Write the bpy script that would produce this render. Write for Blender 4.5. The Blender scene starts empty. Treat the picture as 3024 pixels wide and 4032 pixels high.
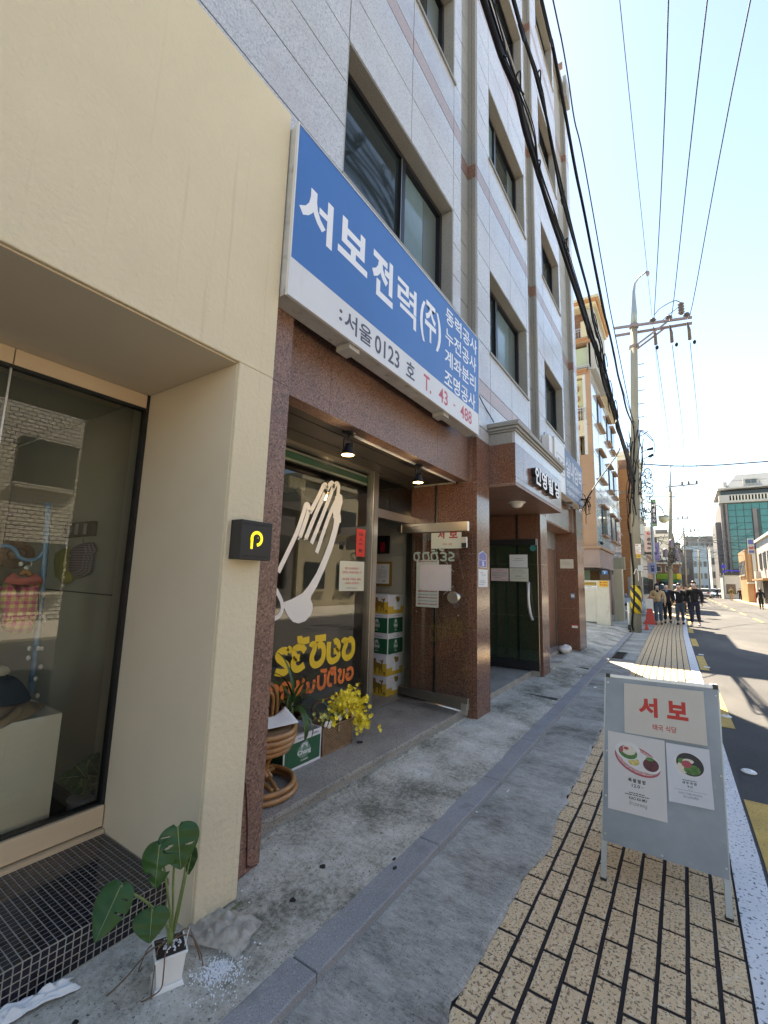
import bpy, bmesh, math, random
from mathutils import Vector, Matrix, noise
random.seed(7)
rnd = random.random
def ru(a, b): return a + (b - a) * random.random()
SC = bpy.context.scene
COL = SC.collection
# ------------------------------------------------------------------ camera
YAW, PIT, ROL, FPX, CAMZ = math.radians(34.0088), math.radians(8.566), math.radians(1.694), 1742.1, 1.5
fw = Vector((math.cos(YAW)*math.cos(PIT), math.sin(YAW)*math.cos(PIT), math.sin(PIT)))
r0 = fw.cross(Vector((0, 0, 1))).normalized(); u0 = r0.cross(fw)
RT = math.cos(ROL)*r0 + math.sin(ROL)*u0
UP = -math.sin(ROL)*r0 + math.cos(ROL)*u0
cam = bpy.data.cameras.new('camera'); co = bpy.data.objects.new('camera', cam); COL.objects.link(co)
cam.sensor_fit = 'VERTICAL'; cam.sensor_height = 36; cam.sensor_width = 27
cam.lens = FPX*36/4032; cam.clip_start = 0.03; cam.clip_end = 900
m = Matrix((RT, UP, -fw)).transposed().to_4x4(); m.translation = (0, 0, CAMZ)
co.matrix_world = m; SC.camera = co
# ------------------------------------------------------------------ light
SUN_EL, SUN_AZ = math.radians(56.3), math.radians(30.6)          # azimuth measured from +X (down the street) towards +Y (left)
w = bpy.data.worlds.new('World'); SC.world = w; w.use_nodes = True
nt = w.node_tree; nt.nodes.clear()
sky = nt.nodes.new('ShaderNodeTexSky'); sky.sky_type = 'NISHITA'; sky.sun_disc = False
sky.sun_elevation = SUN_EL; sky.sun_rotation = math.pi/2 - SUN_AZ
sky.air_density = 1.0; sky.dust_density = 0.1; sky.ozone_density = 3.0
bg = nt.nodes.new('ShaderNodeBackground'); bg.inputs[1].default_value = 0.08
wo = nt.nodes.new('ShaderNodeOutputWorld')
nt.links.new(sky.outputs[0], bg.inputs[0]); nt.links.new(bg.outputs[0], wo.inputs[0])
sl = bpy.data.lights.new('sun', 'SUN'); sl.energy = 4.4; sl.angle = math.radians(0.53); sl.color = (1, .95, .88)
so = bpy.data.objects.new('sun', sl); COL.objects.link(so)
sd = Vector((math.cos(SUN_EL)*math.cos(SUN_AZ), math.cos(SUN_EL)*math.sin(SUN_AZ), math.sin(SUN_EL)))
so.rotation_euler = sd.to_track_quat('Z', 'Y').to_euler(); so.location = (0, -3, 20)
SC.view_settings.view_transform = 'Standard'; SC.view_settings.look = 'None'
SC.view_settings.exposure = 2.4; SC.view_settings.use_white_balance = True; SC.view_settings.white_balance_temperature = 8500; SC.view_settings.white_balance_tint = 10; SC.view_settings.gamma = 1; SC.view_settings.use_curve_mapping = False
SC.render.engine = 'CYCLES'
SC.cycles.max_bounces = 8; SC.cycles.diffuse_bounces = 4; SC.cycles.glossy_bounces = 4
SC.cycles.transparent_max_bounces = 12; SC.cycles.caustics_reflective = False; SC.cycles.caustics_refractive = False
SC.cycles.use_denoising = True; SC.cycles.sample_clamp_indirect = 6
# ------------------------------------------------------------------ surveying: photograph measurements -> places in the world
def ray(x, y):
    return ((x-1512)/FPX)*RT - ((y-2016)/FPX)*UP + fw
def on_z(x, y, z=0.0):
    d = ray(x, y); t = (z-CAMZ)/d.z; return Vector((d.x*t, d.y*t, z))
def on_y(x, y, Y):
    d = ray(x, y); t = Y/d.y; return Vector((d.x*t, Y, CAMZ+d.z*t))
def on_x(x, y, X):
    d = ray(x, y); t = X/d.x; return Vector((X, d.y*t, CAMZ+d.z*t))
# crops in which the measurements were taken: (origin x, origin y, scale)
def crop(ox, oy, s): return lambda x, y: (ox+x/s, oy+y/s)
cZ4 = crop(0, 2700, 1.276); cF = crop(1000, 1500, 1.475); cI = crop(1000, 2550, 2.765); cJ = crop(1080, 1850, 2.602)
cE = crop(1850, 1600, 2.2117); cG = crop(1600, 2400, 2.07375); cW = crop(0, 2050, 3.16); cT = crop(1070, 2450, 4.608)
q1 = crop(2230, 1150, 4.423); q2 = crop(2230, 1600, 4.021); q3 = crop(2230, 2100, 4.917); q4 = crop(2450, 1750, 4.423)
q5 = crop(2500, 1800, 3.687); q6 = crop(2700, 1850, 3.685); cP = crop(2200, 1050, 2.0133); cA = crop(2200, 2500, 1.843)
cD = crop(1600, 2050, 5.53); cS = crop(0, 2600, 3.16)
# ------------------------------------------------------------------ mesh builder
def worg(o):
    v = Vector((0, 0, 0))
    while o is not None: v = v + o.location; o = o.parent
    return v
class MB:
    def __init__(s): s.v = []; s.f = []
    def add(s, vs, fs):
        n = len(s.v); s.v += [Vector(p) for p in vs]; s.f += [tuple(i+n for i in f) for f in fs]; return s
    def box(s, x0, x1, y0, y1, z0, z1):
        return s.add([(x0,y0,z0),(x1,y0,z0),(x1,y1,z0),(x0,y1,z0),(x0,y0,z1),(x1,y0,z1),(x1,y1,z1),(x0,y1,z1)],
                     [(0,3,2,1),(4,5,6,7),(0,1,5,4),(1,2,6,5),(2,3,7,6),(3,0,4,7)])
    def bar(s, a, b, w, h, up=(0,0,1)):          # rectangular bar from a to b
        a = Vector(a); b = Vector(b); d = (b-a).normalized(); up = Vector(up)
        r = d.cross(up)
        if r.length < 1e-4: r = d.cross(Vector((1,0,0)))
        r.normalize(); u = r.cross(d)
        c = [(-1,-1),(1,-1),(1,1),(-1,1)]
        vs = [p + r*i*w/2 + u*j*h/2 for p in (a,b) for i,j in c]
        return s.add(vs, [(0,1,2,3),(7,6,5,4),(0,4,5,1),(1,5,6,2),(2,6,7,3),(3,7,4,0)])
    def slab(s, pts, off):                       # polygon pulled by a vector
        pts = [Vector(p) for p in pts]; off = Vector(off); n = len(pts)
        return s.add(pts + [p+off for p in pts], [tuple(range(n))[::-1], tuple(range(n, 2*n))] + [(i, (i+1)%n, n+(i+1)%n, n+i) for i in range(n)])
    def poly(s, pts): return s.add(pts, [tuple(range(len(pts)))])
    def tube(s, path, r, n=8, closed=False, cap=True):
        P = [Vector(p) for p in path]; k = len(P)
        R = r if isinstance(r, (list, tuple)) else [r]*k
        base = len(s.v); N = None
        for i in range(k):
            a = P[(i-1) % k] if (closed or i > 0) else P[i]; b = P[(i+1) % k] if (closed or i < k-1) else P[i]
            t = (b-a)
            if t.length < 1e-9: t = Vector((0,0,1))
            t.normalize()
            if N is None:
                N = t.cross(Vector((0,0,1)))
                if N.length < 1e-3: N = t.cross(Vector((1,0,0)))
            else: N = N - t*N.dot(t)
            if N.length < 1e-6: N = t.orthogonal()
            N.normalize(); B = t.cross(N)
            for j in range(n):
                a2 = 2*math.pi*j/n; s.v.append(P[i] + (N*math.cos(a2) + B*math.sin(a2))*R[i])
        for i in range(k if closed else k-1):
            i2 = (i+1) % k
            for j in range(n):
                s.f.append((base+i*n+j, base+i*n+(j+1)%n, base+i2*n+(j+1)%n, base+i2*n+j))
        if cap and not closed:
            s.f.append(tuple(base+j for j in range(n))[::-1]); s.f.append(tuple(base+(k-1)*n+j for j in range(n)))
        return s
    def lathe(s, prof, c, n=16, axis=(0,0,1), sq=None):   # prof: (radius, height) along the axis
        c = Vector(c); A = Vector(axis).normalized(); X = A.orthogonal().normalized(); Y = A.cross(X)
        base = len(s.v)
        for r, h in prof:
            for j in range(n):
                a = 2*math.pi*j/n; s.v.append(c + A*h + (X*math.cos(a)+Y*math.sin(a))*r)
        for i in range(len(prof)-1):
            for j in range(n):
                s.f.append((base+i*n+j, base+i*n+(j+1)%n, base+(i+1)*n+(j+1)%n, base+(i+1)*n+j))
        s.f.append(tuple(base+j for j in range(n))[::-1]); s.f.append(tuple(base+(len(prof)-1)*n+j for j in range(n)))
        return s
    def ellip(s, c, rx, ry, rz, n=12, m=8, rot=None):
        c = Vector(c); base = len(s.v)
        for i in range(m+1):
            t = math.pi*i/m
            for j in range(n):
                a = 2*math.pi*j/n
                p = Vector((rx*math.sin(t)*math.cos(a), ry*math.sin(t)*math.sin(a), rz*math.cos(t)))
                if rot: p = rot @ p
                s.v.append(c+p)
        for i in range(m):
            for j in range(n):
                s.f.append((base+i*n+j, base+(i+1)*n+j, base+(i+1)*n+(j+1)%n, base+i*n+(j+1)%n))
        return s
    def grid(s, fn, nu, nv):                     # fn(u, v) -> point
        base = len(s.v)
        for i in range(nu+1):
            for j in range(nv+1): s.v.append(Vector(fn(i/nu, j/nv)))
        for i in range(nu):
            for j in range(nv):
                a = base+i*(nv+1)+j; s.f.append((a, a+nv+1, a+nv+2, a+1))
        return s
    def build(s, name, mat, parent=None, smooth=False, bevel=0, solid=0, kind=None, org=None):
        me = bpy.data.meshes.new(name)
        O = worg(parent) if parent is not None else Vector((0,0,0))
        if org is not None: O = Vector(org)
        me.from_pydata([tuple(p-O) for p in s.v], [], s.f); me.update()
        bm = bmesh.new(); bm.from_mesh(me); bmesh.ops.recalc_face_normals(bm, faces=bm.faces); bm.to_mesh(me); bm.free()
        if mat is not None: me.materials.append(mat)
        if smooth:
            for p in me.polygons: p.use_smooth = True
        o = bpy.data.objects.new(name, me); COL.objects.link(o)
        if parent is not None: o.parent = parent; o.location = O - worg(parent)
        else: o.location = O
        if solid:
            md = o.modifiers.new('thick', 'SOLIDIFY'); md.thickness = solid; md.offset = 0
        if bevel:
            md = o.modifiers.new('bevel', 'BEVEL'); md.width = bevel; md.segments = 2; md.limit_method = 'ANGLE'; md.harden_normals = False
        if kind: o['kind'] = kind
        return o
def tag(o, label, cat, group=None):
    o['label'] = label; o['category'] = cat
    if group: o['group'] = group
    return o
def T(name, label, cat, loc=(0,0,0), group=None):
    o = bpy.data.objects.new(name, None); o.empty_display_size = .1; COL.objects.link(o); o.location = loc
    return tag(o, label, cat, group)
def S(name):                                     # an empty that carries pieces of the setting
    o = bpy.data.objects.new(name, None); o.empty_display_size = .1; COL.objects.link(o); o['kind'] = 'structure'; return o
def copy_tree(o, loc=None, label=None, parent=None):
    c = o.copy(); COL.objects.link(c); c.parent = parent
    if loc is not None: c.location = loc
    if label: c['label'] = label
    for ch in o.children: copy_tree(ch, parent=c)
    return c
# ------------------------------------------------------------------ writing
_tc = {}
def glyphs(body, off=0.0, res=3):
    k = (body, off, res)
    if k not in _tc:
        c = bpy.data.curves.new('t', 'FONT'); c.body = body; c.resolution_u = res; c.offset = off; c.space_line = 1.0
        o = bpy.data.objects.new('t', c); me = o.to_mesh()
        _tc[k] = ([(v.co.x, v.co.y) for v in me.vertices], [tuple(p.vertices) for p in me.polygons])
        o.to_mesh_clear(); bpy.data.objects.remove(o); bpy.data.curves.remove(c)
    return _tc[k]
def text(body, O, U, V, mat, parent, name='lettering', off=0.0, lift=0.001, thick=0.0, res=3, keep=False):
    """stretch the glyphs into the rectangle O + a*U + b*V"""
    vs, fs = glyphs(body, off, res)
    O = Vector(O); U = Vector(U); V = Vector(V); N = U.cross(V).normalized()
    x0 = min(v[0] for v in vs); x1 = max(v[0] for v in vs); y0 = min(v[1] for v in vs); y1 = max(v[1] for v in vs)
    mb = MB(); mb.v = [O + U*((x-x0)/(x1-x0)) + V*((y-y0)/(y1-y0)) + N*lift for x, y in vs]; mb.f = list(fs)
    o = mb_raw(mb, name, mat, parent)
    if thick:
        md = o.modifiers.new('thick', 'SOLIDIFY'); md.thickness = thick; md.offset = 1
    return o
def mb_raw(mb, name, mat, parent):
    me = bpy.data.meshes.new(name); O = worg(parent) if parent is not None else Vector((0,0,0))
    me.from_pydata([tuple(p-O) for p in mb.v], [], mb.f); me.update(); me.materials.append(mat)
    o = bpy.data.objects.new(name, me); COL.objects.link(o)
    if parent is not None: o.parent = parent
    else: o.location = O
    return o
def ribbon(mb, pts, wd, N):                      # flat stroke of constant width in the plane with normal N
    P = [Vector(p) for p in pts]; L = []; Rr = []
    W = wd if isinstance(wd, (list, tuple)) else [wd]*len(P)
    for i, p in enumerate(P):
        a = P[max(0, i-1)]; b = P[min(len(P)-1, i+1)]; t = (b-a).normalized(); s = Vector(N).cross(t).normalized()
        L.append(p+s*W[i]/2); Rr.append(p-s*W[i]/2)
    n = len(mb.v); k = len(P); mb.v += L+Rr
    for i in range(k-1): mb.f.append((n+i, n+i+1, n+k+i+1, n+k+i))
def smooth_path(P, k=4, closed=False):           # Catmull-Rom
    P = [Vector(p) for p in P]; out = []; n = len(P)
    for i in range(n if closed else n-1):
        if closed: a, b, c, d = P[(i-1) % n], P[i], P[(i+1) % n], P[(i+2) % n]
        else: a, b, c, d = P[max(0, i-1)], P[i], P[i+1], P[min(n-1, i+2)]
        for j in range(k):
            t = j/k; out.append(.5*((2*b)+(c-a)*t+(2*a-5*b+4*c-d)*t*t+(3*b-a-3*c+d)*t**3))
    if not closed: out.append(P[-1])
    return out
# ------------------------------------------------------------------ materials
def newmat(name):
    mt = bpy.data.materials.new(name); mt.use_nodes = True; n = mt.node_tree.nodes; l = mt.node_tree.links
    return mt, n, l, n['Principled BSDF']
def M(name, col, rough=.6, metal=0.0, var=0.0, vs=2.0, stretch=(1,1,1), specks=(), bump=0.0, bs=60, bstretch=(1,1,1), stain=None, coat=0.0, spec=.5, rvar=0.0, cell=None, obj=False):
    """procedural material: base colour, cloudy variation, list of specks (colour, scale, low, high), fine relief"""
    mt, n, l, b = newmat(name)
    if obj:
        tc = n.new('ShaderNodeTexCoord'); pos = tc.outputs['Object']
    else:
        g = n.new('ShaderNodeNewGeometry'); pos = g.outputs['Position']
    def mapped(sv):
        mp = n.new('ShaderNodeMapping'); mp.inputs['Scale'].default_value = sv; l.new(pos, mp.inputs[0]); return mp.outputs[0]
    def nz(scale, sv=(1,1,1), det=4, rgh=.6):
        t = n.new('ShaderNodeTexNoise'); t.inputs['Scale'].default_value = scale; t.inputs['Detail'].default_value = det; t.inputs['Roughness'].default_value = rgh
        l.new(mapped(sv), t.inputs['Vector']); return t.outputs['Fac']
    def rmp(src, a, c):
        r = n.new('ShaderNodeMapRange'); r.inputs[1].default_value = a; r.inputs[2].default_value = c; l.new(src, r.inputs[0]); return r.outputs[0]
    def mix(fac, A, B, mode='MIX'):
        mx = n.new('ShaderNodeMix'); mx.data_type = 'RGBA'; mx.blend_type = mode
        if isinstance(fac, float): mx.inputs[0].default_value = fac
        else: l.new(fac, mx.inputs[0])
        for i, c in ((6, A), (7, B)):
            if isinstance(c, tuple): mx.inputs[i].default_value = (*c[:3], 1)
            else: l.new(c, mx.inputs[i])
        return mx.outputs[2]
    c = tuple(col); cur = c
    if var:
        d = tuple(x*(1-var) for x in c); h = tuple(min(1, x*(1+var*.8)) for x in c)
        cur = mix(rmp(nz(vs, stretch), .3, .7), d, h)
    for sc, s_scale, lo, hi in specks:
        cur = mix(rmp(nz(s_scale, (1,1,1), 2, .5), lo, hi), cur, tuple(sc))
    if stain:
        sc, s_scale, lo, hi, sv = stain; cur = mix(rmp(nz(s_scale, sv, 6, .65), lo, hi), cur, tuple(sc))
    if isinstance(cur, tuple): b.inputs['Base Color'].default_value = (*cur, 1)
    else: l.new(cur, b.inputs['Base Color'])
    b.inputs['Roughness'].default_value = rough; b.inputs['Metallic'].default_value = metal
    b.inputs['Coat Weight'].default_value = coat; b.inputs['Specular IOR Level'].default_value = spec
    if rvar:
        r = n.new('ShaderNodeMapRange'); r.inputs[3].default_value = max(.02, rough-rvar); r.inputs[4].default_value = min(1, rough+rvar); l.new(nz(vs*2.3, stretch), r.inputs[0]); l.new(r.outputs[0], b.inputs['Roughness'])
    if bump:
        bp = n.new('ShaderNodeBump'); bp.inputs['Strength'].default_value = 1; bp.inputs['Distance'].default_value = bump
        l.new(nz(bs, bstretch, 5, .6), bp.inputs['Height']); l.new(bp.outputs[0], b.inputs['Normal'])
    return mt
def glass(name, tint=(1,1,1), refl=1.0, ior=1.5, rough=0.0):
    mt, n, l, b = newmat(name); n.remove(b)
    tr = n.new('ShaderNodeBsdfTransparent'); tr.inputs[0].default_value = (*tint, 1)
    gl = n.new('ShaderNodeBsdfGlossy'); gl.inputs['Roughness'].default_value = rough; gl.inputs[0].default_value = (1,1,1,1)
    fr = n.new('ShaderNodeFresnel'); fr.inputs[0].default_value = ior
    ml = n.new('ShaderNodeMath'); ml.operation = 'MULTIPLY'; ml.inputs[1].default_value = refl; ml.use_clamp = True
    mx = n.new('ShaderNodeMixShader'); l.new(fr.outputs[0], ml.inputs[0]); l.new(ml.outputs[0], mx.inputs[0])
    l.new(tr.outputs[0], mx.inputs[1]); l.new(gl.outputs[0], mx.inputs[2]); l.new(mx.outputs[0], n['Material Output'].inputs[0]); return mt
def concrete(name, dark, mid, light, scale=1.6, stretch=(1,1,1), pit=95, bump=.005, fine=(1,1,1)):
    mt, n, l, b = newmat(name); g = n.new('ShaderNodeNewGeometry')
    def nz(s_, sv, det, rg):
        mp = n.new('ShaderNodeMapping'); mp.inputs['Scale'].default_value = sv; l.new(g.outputs['Position'], mp.inputs[0])
        t = n.new('ShaderNodeTexNoise'); t.inputs['Scale'].default_value = s_; t.inputs['Detail'].default_value = det; t.inputs['Roughness'].default_value = rg; l.new(mp.outputs[0], t.inputs['Vector']); return t.outputs['Fac']
    big = nz(scale, stretch, 14, .74); fin = nz(38, fine, 8, .8)
    ad = n.new('ShaderNodeMath'); ad.operation = 'MULTIPLY_ADD'; l.new(fin, ad.inputs[0]); ad.inputs[1].default_value = .55; l.new(big, ad.inputs[2])
    rp = n.new('ShaderNodeValToRGB'); e = rp.color_ramp.elements; e[0].position = .63; e[0].color = (*dark, 1); e[1].position = .93; e[1].color = (*light, 1); k = e.new(.77); k.color = (*mid, 1); l.new(ad.outputs[0], rp.inputs[0])
    pt = nz(pit, (1,1,1), 3, .6); mr = n.new('ShaderNodeMapRange'); mr.inputs[1].default_value = .60; mr.inputs[2].default_value = .68; l.new(pt, mr.inputs[0])
    mx = n.new('ShaderNodeMix'); mx.data_type = 'RGBA'; l.new(mr.outputs[0], mx.inputs[0]); l.new(rp.outputs[0], mx.inputs[6]); mx.inputs[7].default_value = (dark[0]*.6, dark[1]*.6, dark[2]*.55, 1)
    l.new(mx.outputs[2], b.inputs['Base Color']); b.inputs['Roughness'].default_value = .93
    bp = n.new('ShaderNodeBump'); bp.inputs['Distance'].default_value = bump; l.new(fin, bp.inputs['Height']); l.new(bp.outputs[0], b.inputs['Normal']); return mt
def emit(name, col, st):
    mt, n, l, b = newmat(name); b.inputs['Base Color'].default_value = (*col, 1)
    b.inputs['Emission Color'].default_value = (*col, 1); b.inputs['Emission Strength'].default_value = st; return mt
# ------------------------------------------------------------------ material library
m_asphalt = M('asphalt', (.058,.060,.064), .9, var=.25, vs=.9, specks=[((.15,.15,.15), 160, .62, .7), ((.03,.03,.03), 120, .62, .7)], bump=.004, bs=180, stain=((.12,.115,.11), .35, .55, .75, (.25,1,1)))
m_conc = concrete('worn_concrete', (.155,.15,.115), (.45,.425,.365), (.68,.655,.595), 1.5)
m_gutter = concrete('brushed_concrete', (.13,.13,.11), (.34,.33,.30), (.52,.51,.475), 1.5, (1,.6,1), 130, .003, (1.5,.5,1))
m_kerb = M('kerb_granite', (.29,.29,.295), .8, var=.14, vs=3, specks=[((.46,.48,.50), 210, .60, .68), ((.14,.15,.17), 180, .60, .68)], bump=.0015, bs=200, stain=((.16,.165,.165), 4, .60, .78, (1,1,1)))
m_brick = M('paving_brick', (.74,.545,.335), .88, var=.07, vs=14, specks=[((.78,.64,.46), 55, .56, .63), ((.32,.21,.13), 62, .575, .63), ((.13,.09,.06), 95, .60, .65)], bump=.0045, bs=85, stain=((.52,.39,.25), 1.2, .55, .8, (1,1,1)))
m_joint = M('dark_joint', (.022,.018,.021), .95, var=.3, vs=30, bump=.003, bs=150)
m_white_line = M('white_road_paint', (.72,.73,.76), .8, var=.08, vs=6, specks=[((.19,.19,.20), 58, .60, .635)], bump=.003, bs=90)
m_yellow_line = M('yellow_road_paint', (.58,.38,.10), .8, var=.18, vs=5, specks=[((.15,.13,.10), 70, .63, .68)], bump=.003, bs=120)
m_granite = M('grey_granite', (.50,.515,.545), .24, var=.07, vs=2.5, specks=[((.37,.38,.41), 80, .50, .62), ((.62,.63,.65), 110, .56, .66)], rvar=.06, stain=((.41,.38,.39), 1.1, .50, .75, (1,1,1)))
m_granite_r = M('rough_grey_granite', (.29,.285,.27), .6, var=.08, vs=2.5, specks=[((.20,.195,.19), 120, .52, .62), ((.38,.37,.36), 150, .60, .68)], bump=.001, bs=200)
m_band = M('pink_granite_band', (.42,.335,.325), .35, var=.08, vs=3, specks=[((.30,.22,.21), 120, .52, .62)])
m_red = M('red_granite', (.19,.088,.058), .16, var=.14, vs=3, specks=[((.28,.145,.10), 70, .52, .64), ((.075,.038,.028), 85, .52, .64), ((.32,.22,.17), 150, .63, .70)], rvar=.04)
m_red_matt = M('weathered_red_granite', (.235,.13,.095), .42, var=.16, vs=3, specks=[((.34,.20,.15), 70, .52, .64), ((.10,.055,.045), 85, .52, .64)], stain=((.085,.08,.085), 1.4, .60, .78, (1,1,1)), bump=.0006, bs=150)
m_seam = M('pale_seam', (.42,.40,.37), .8)
m_dseam = M('grey_seam', (.11,.11,.11), .9)
m_step = M('step_granite', (.33,.31,.28), .55, var=.30, vs=2.2, specks=[((.13,.125,.115), 90, .55, .63), ((.34,.33,.31), 140, .60, .67)], stain=((.13,.125,.115), 1.8, .52, .72, (1,1,1)))
m_cream = M('cream_stucco', (.71,.61,.43), .9, var=.045, vs=1.2, bump=.007, bs=42, stain=((.56,.475,.33), 17, .60, .78, (1,1,.02)))
m_cream_s = M('smooth_cream_render', (.71,.595,.44), .85, var=.04, vs=1.5, bump=.0008, bs=120, stain=((.34,.30,.24), 9, .70, .85, (1,1,1)))
m_champ = M('champagne_metal', (.74,.58,.40), .42, metal=.15, var=.02)
m_black = M('black_plastic', (.012,.012,.013), .45)
m_blackm = M('black_metal', (.02,.02,.022), .4, metal=.3)
m_tile = M('black_mosaic_tile', (.012,.010,.017), .12, var=.5, vs=12, coat=.2)
m_grout = M('grey_grout', (.34,.33,.29), .9, var=.2, vs=20)
m_steel = M('stainless_steel', (.62,.58,.52), .30, metal=1, var=.08, vs=4)
m_steel_d = M('dull_steel', (.30,.27,.23), .38, metal=1, var=.1)
m_alu = M('aluminium', (.55,.56,.58), .45, metal=.8)
m_galv = M('galvanised_sheet', (.27,.31,.355), .50, metal=.2, var=.16, vs=4, rvar=.12, stain=((.42,.46,.50), 6, .60, .8, (1,1,1)))
m_galv_e = M('galvanised_edge', (.42,.46,.50), .45, metal=.6)
m_white = M('white_plastic', (.78,.78,.77), .45)
m_ceramic = M('white_ceramic', (.80,.79,.76), .25, coat=.3)
m_paper = M('white_paper', (.76,.76,.74), .8, var=.03, vs=12)
m_paper_g = M('grey_white_paper', (.60,.565,.575), .7, var=.04, vs=6)
m_paper_y = M('cream_paper', (.68,.67,.55), .8, var=.05, vs=10)
m_paper_p = M('pink_paper', (.72,.58,.56), .8, var=.06, vs=10)
m_ink = M('dark_ink', (.03,.03,.035), .7)
m_ink_g = M('grey_ink', (.25,.25,.27), .7)
m_redink = M('red_ink', (.55,.045,.035), .6)
m_dredink = M('dark_red_ink', (.32,.03,.05), .6)
m_bluesign = M('blue_sign_film', (.028,.145,.42), .4, var=.05, vs=1.5)
m_whitesign = M('white_sign_film', (.66,.67,.69), .4, var=.03, vs=2, stain=((.50,.48,.50), 3, .62, .8, (1,1,.2)))
m_whitelet = M('white_lettering', (.80,.81,.84), .4)
m_redlet = M('faded_red_lettering', (.55,.10,.14), .5)
m_navylet = M('navy_lettering', (.07,.075,.11), .5)
m_signedge = M('dirty_sign_edge', (.52,.51,.49), .6, var=.15, vs=6, stain=((.26,.22,.18), 9, .55, .75, (1,1,1)))
m_glass = glass('shop_glass', (.86,.89,.84), 1.35, 1.5)
m_glass_d = glass('door_glass', (.86,.90,.87), 1.1, 1.5)
m_glass_g = glass('green_door_glass', (.45,.75,.66), 1.5, 1.5)
m_win = M('dark_window_glass', (.022,.032,.034), .06, spec=.45)
m_winpale = M('pale_window_glass', (.14,.21,.23), .10, spec=.5, var=.2, vs=1.2)
m_winframe = M('dark_window_frame', (.018,.018,.024), .35, metal=.3)
m_leaf = M('monstera_leaf', (.022,.075,.014), .38, var=.25, vs=9, spec=.35, obj=True)
m_leaf2 = M('dracaena_leaf', (.035,.10,.020), .4, var=.3, vs=9)
m_stem = M('green_stem', (.20,.27,.09), .5, var=.15, vs=20)
m_root = M('brown_root', (.16,.10,.06), .8, var=.2, vs=30)
m_soil = M('soil', (.035,.026,.02), .95, bump=.004, bs=120)
m_perl = M('perlite', (.82,.84,.86), .8)
m_film = M('creased_plastic_film', (.62,.575,.50), .28, var=.25, vs=30, bump=.008, bs=34, coat=.3)
def make_translucent(mt, f):                     # thin film: part of the light goes straight through
    n, l = mt.node_tree.nodes, mt.node_tree.links; tr = n.new('ShaderNodeBsdfTransparent'); mx = n.new('ShaderNodeMixShader'); mx.inputs[0].default_value = f
    l.new(tr.outputs[0], mx.inputs[1]); l.new(n['Principled BSDF'].outputs[0], mx.inputs[2]); l.new(mx.outputs[0], n['Material Output'].inputs[0])
make_translucent(m_film, .42)
m_tissue = M('white_tissue', (.72,.74,.75), .8, bump=.004, bs=40)
m_rattan = M('rattan', (.40,.185,.062), .30, var=.22, vs=12, coat=.35, stain=((.22,.09,.03), 20, .60, .75, (1,1,1)))
m_wicker = M('wicker', (.27,.16,.085), .6, var=.3, vs=30)
m_green_card = M('green_beer_carton', (.012,.10,.045), .45)
m_yel_card = M('yellow_beer_carton', (.66,.43,.055), .5)
m_white_card = M('white_carton', (.70,.69,.72), .5)
m_gold = M('dark_gold_print', (.27,.155,.025), .5)
m_flower = M('yellow_petal', (.88,.70,.05), .5, var=.18, vs=30)
m_flower_w = M('white_petal', (.74,.68,.62), .5)
m_vinyl_y = M('yellow_vinyl', (.80,.53,.035), .4)
m_vinyl_o = M('orange_vinyl', (.80,.19,.045), .4)
m_vinyl_w = M('white_vinyl', (.80,.79,.76), .45)
m_vinyl_g = M('frosted_vinyl', (.36,.46,.40), .6)
m_wallin = M('grey_interior_wall', (.50,.49,.41), .9, var=.05, vs=2)
m_wallin2 = M('pale_interior_wall', (.62,.65,.58), .9)
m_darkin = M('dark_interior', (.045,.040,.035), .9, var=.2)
m_plinth = M('white_plinth', (.86,.88,.80), .6)
m_tan = M('tan_wall_render', (.34,.225,.155), .8, var=.08, vs=1.2, bump=.001, bs=60)
m_tanl = M('cream_wall_render', (.52,.47,.34), .8, var=.05)
m_obrick = M('orange_brick', (.42,.20,.085), .8, var=.22, vs=6, stretch=(.4,.4,3))
m_rbrick = M('brown_brick', (.22,.12,.085), .8, var=.3, vs=6, stretch=(.5,.5,3))
m_mortar = M('mortar', (.30,.24,.19), .9)
m_pink = M('pinkish_render', (.30,.235,.22), .8, var=.08)
m_gloss = M('polished_light_granite', (.42,.45,.50), .12, var=.08, vs=1.5, spec=.8, coat=.4)
m_board = M('white_hoarding', (.62,.60,.52), .7, var=.10, vs=2, stain=((.42,.38,.30), 4, .58, .8, (1,1,.6)))
m_pole = M('utility_pole_concrete', (.29,.275,.225), .85, var=.14, vs=2, stretch=(1,1,.3), bump=.002, bs=60)
m_polem = M('pole_steel', (.28,.34,.37), .5, metal=.5, var=.1)
m_arm = M('crossarm_steel', (.25,.21,.23), .6, metal=.4)
m_cable = M('black_cable', (.010,.010,.013), .6, spec=.15)
m_wire = M('grey_wire', (.035,.045,.05), .7, spec=.1)
m_insul = M('brown_insulator', (.10,.075,.06), .35)
m_safety_y = M('safety_yellow', (.75,.54,.03), .5)
m_cone = M('red_plastic', (.55,.06,.045), .5)
m_lampg = M('lamp_globe', (.52,.52,.38), .3, coat=.3)
m_teal = M('teal_curtain_wall', (.02,.16,.17), .12, var=.10, vs=.25, spec=.5)
m_tealg = M('teal_mullion', (.01,.05,.06), .4)
m_farst = M('far_brown_stone', (.155,.15,.155), .8, var=.1, vs=.5)
m_fargr = M('far_grey_stone', (.36,.37,.37), .8, var=.08, vs=.4)
m_farwh = M('far_white_wall', (.55,.54,.48), .8, var=.08, vs=.5)
m_fardk = M('far_dark_wall', (.045,.05,.055), .7, var=.2, vs=.5)
m_faror = M('far_orange_wall', (.46,.26,.13), .8, var=.12, vs=.7)
m_farwin = M('far_window', (.04,.055,.065), .15, spec=.8)
m_skin = M('skin', (.50,.30,.21), .55)
m_hair = M('black_hair', (.012,.010,.010), .5)
m_mask = M('white_face_mask', (.75,.76,.78), .7)
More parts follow.
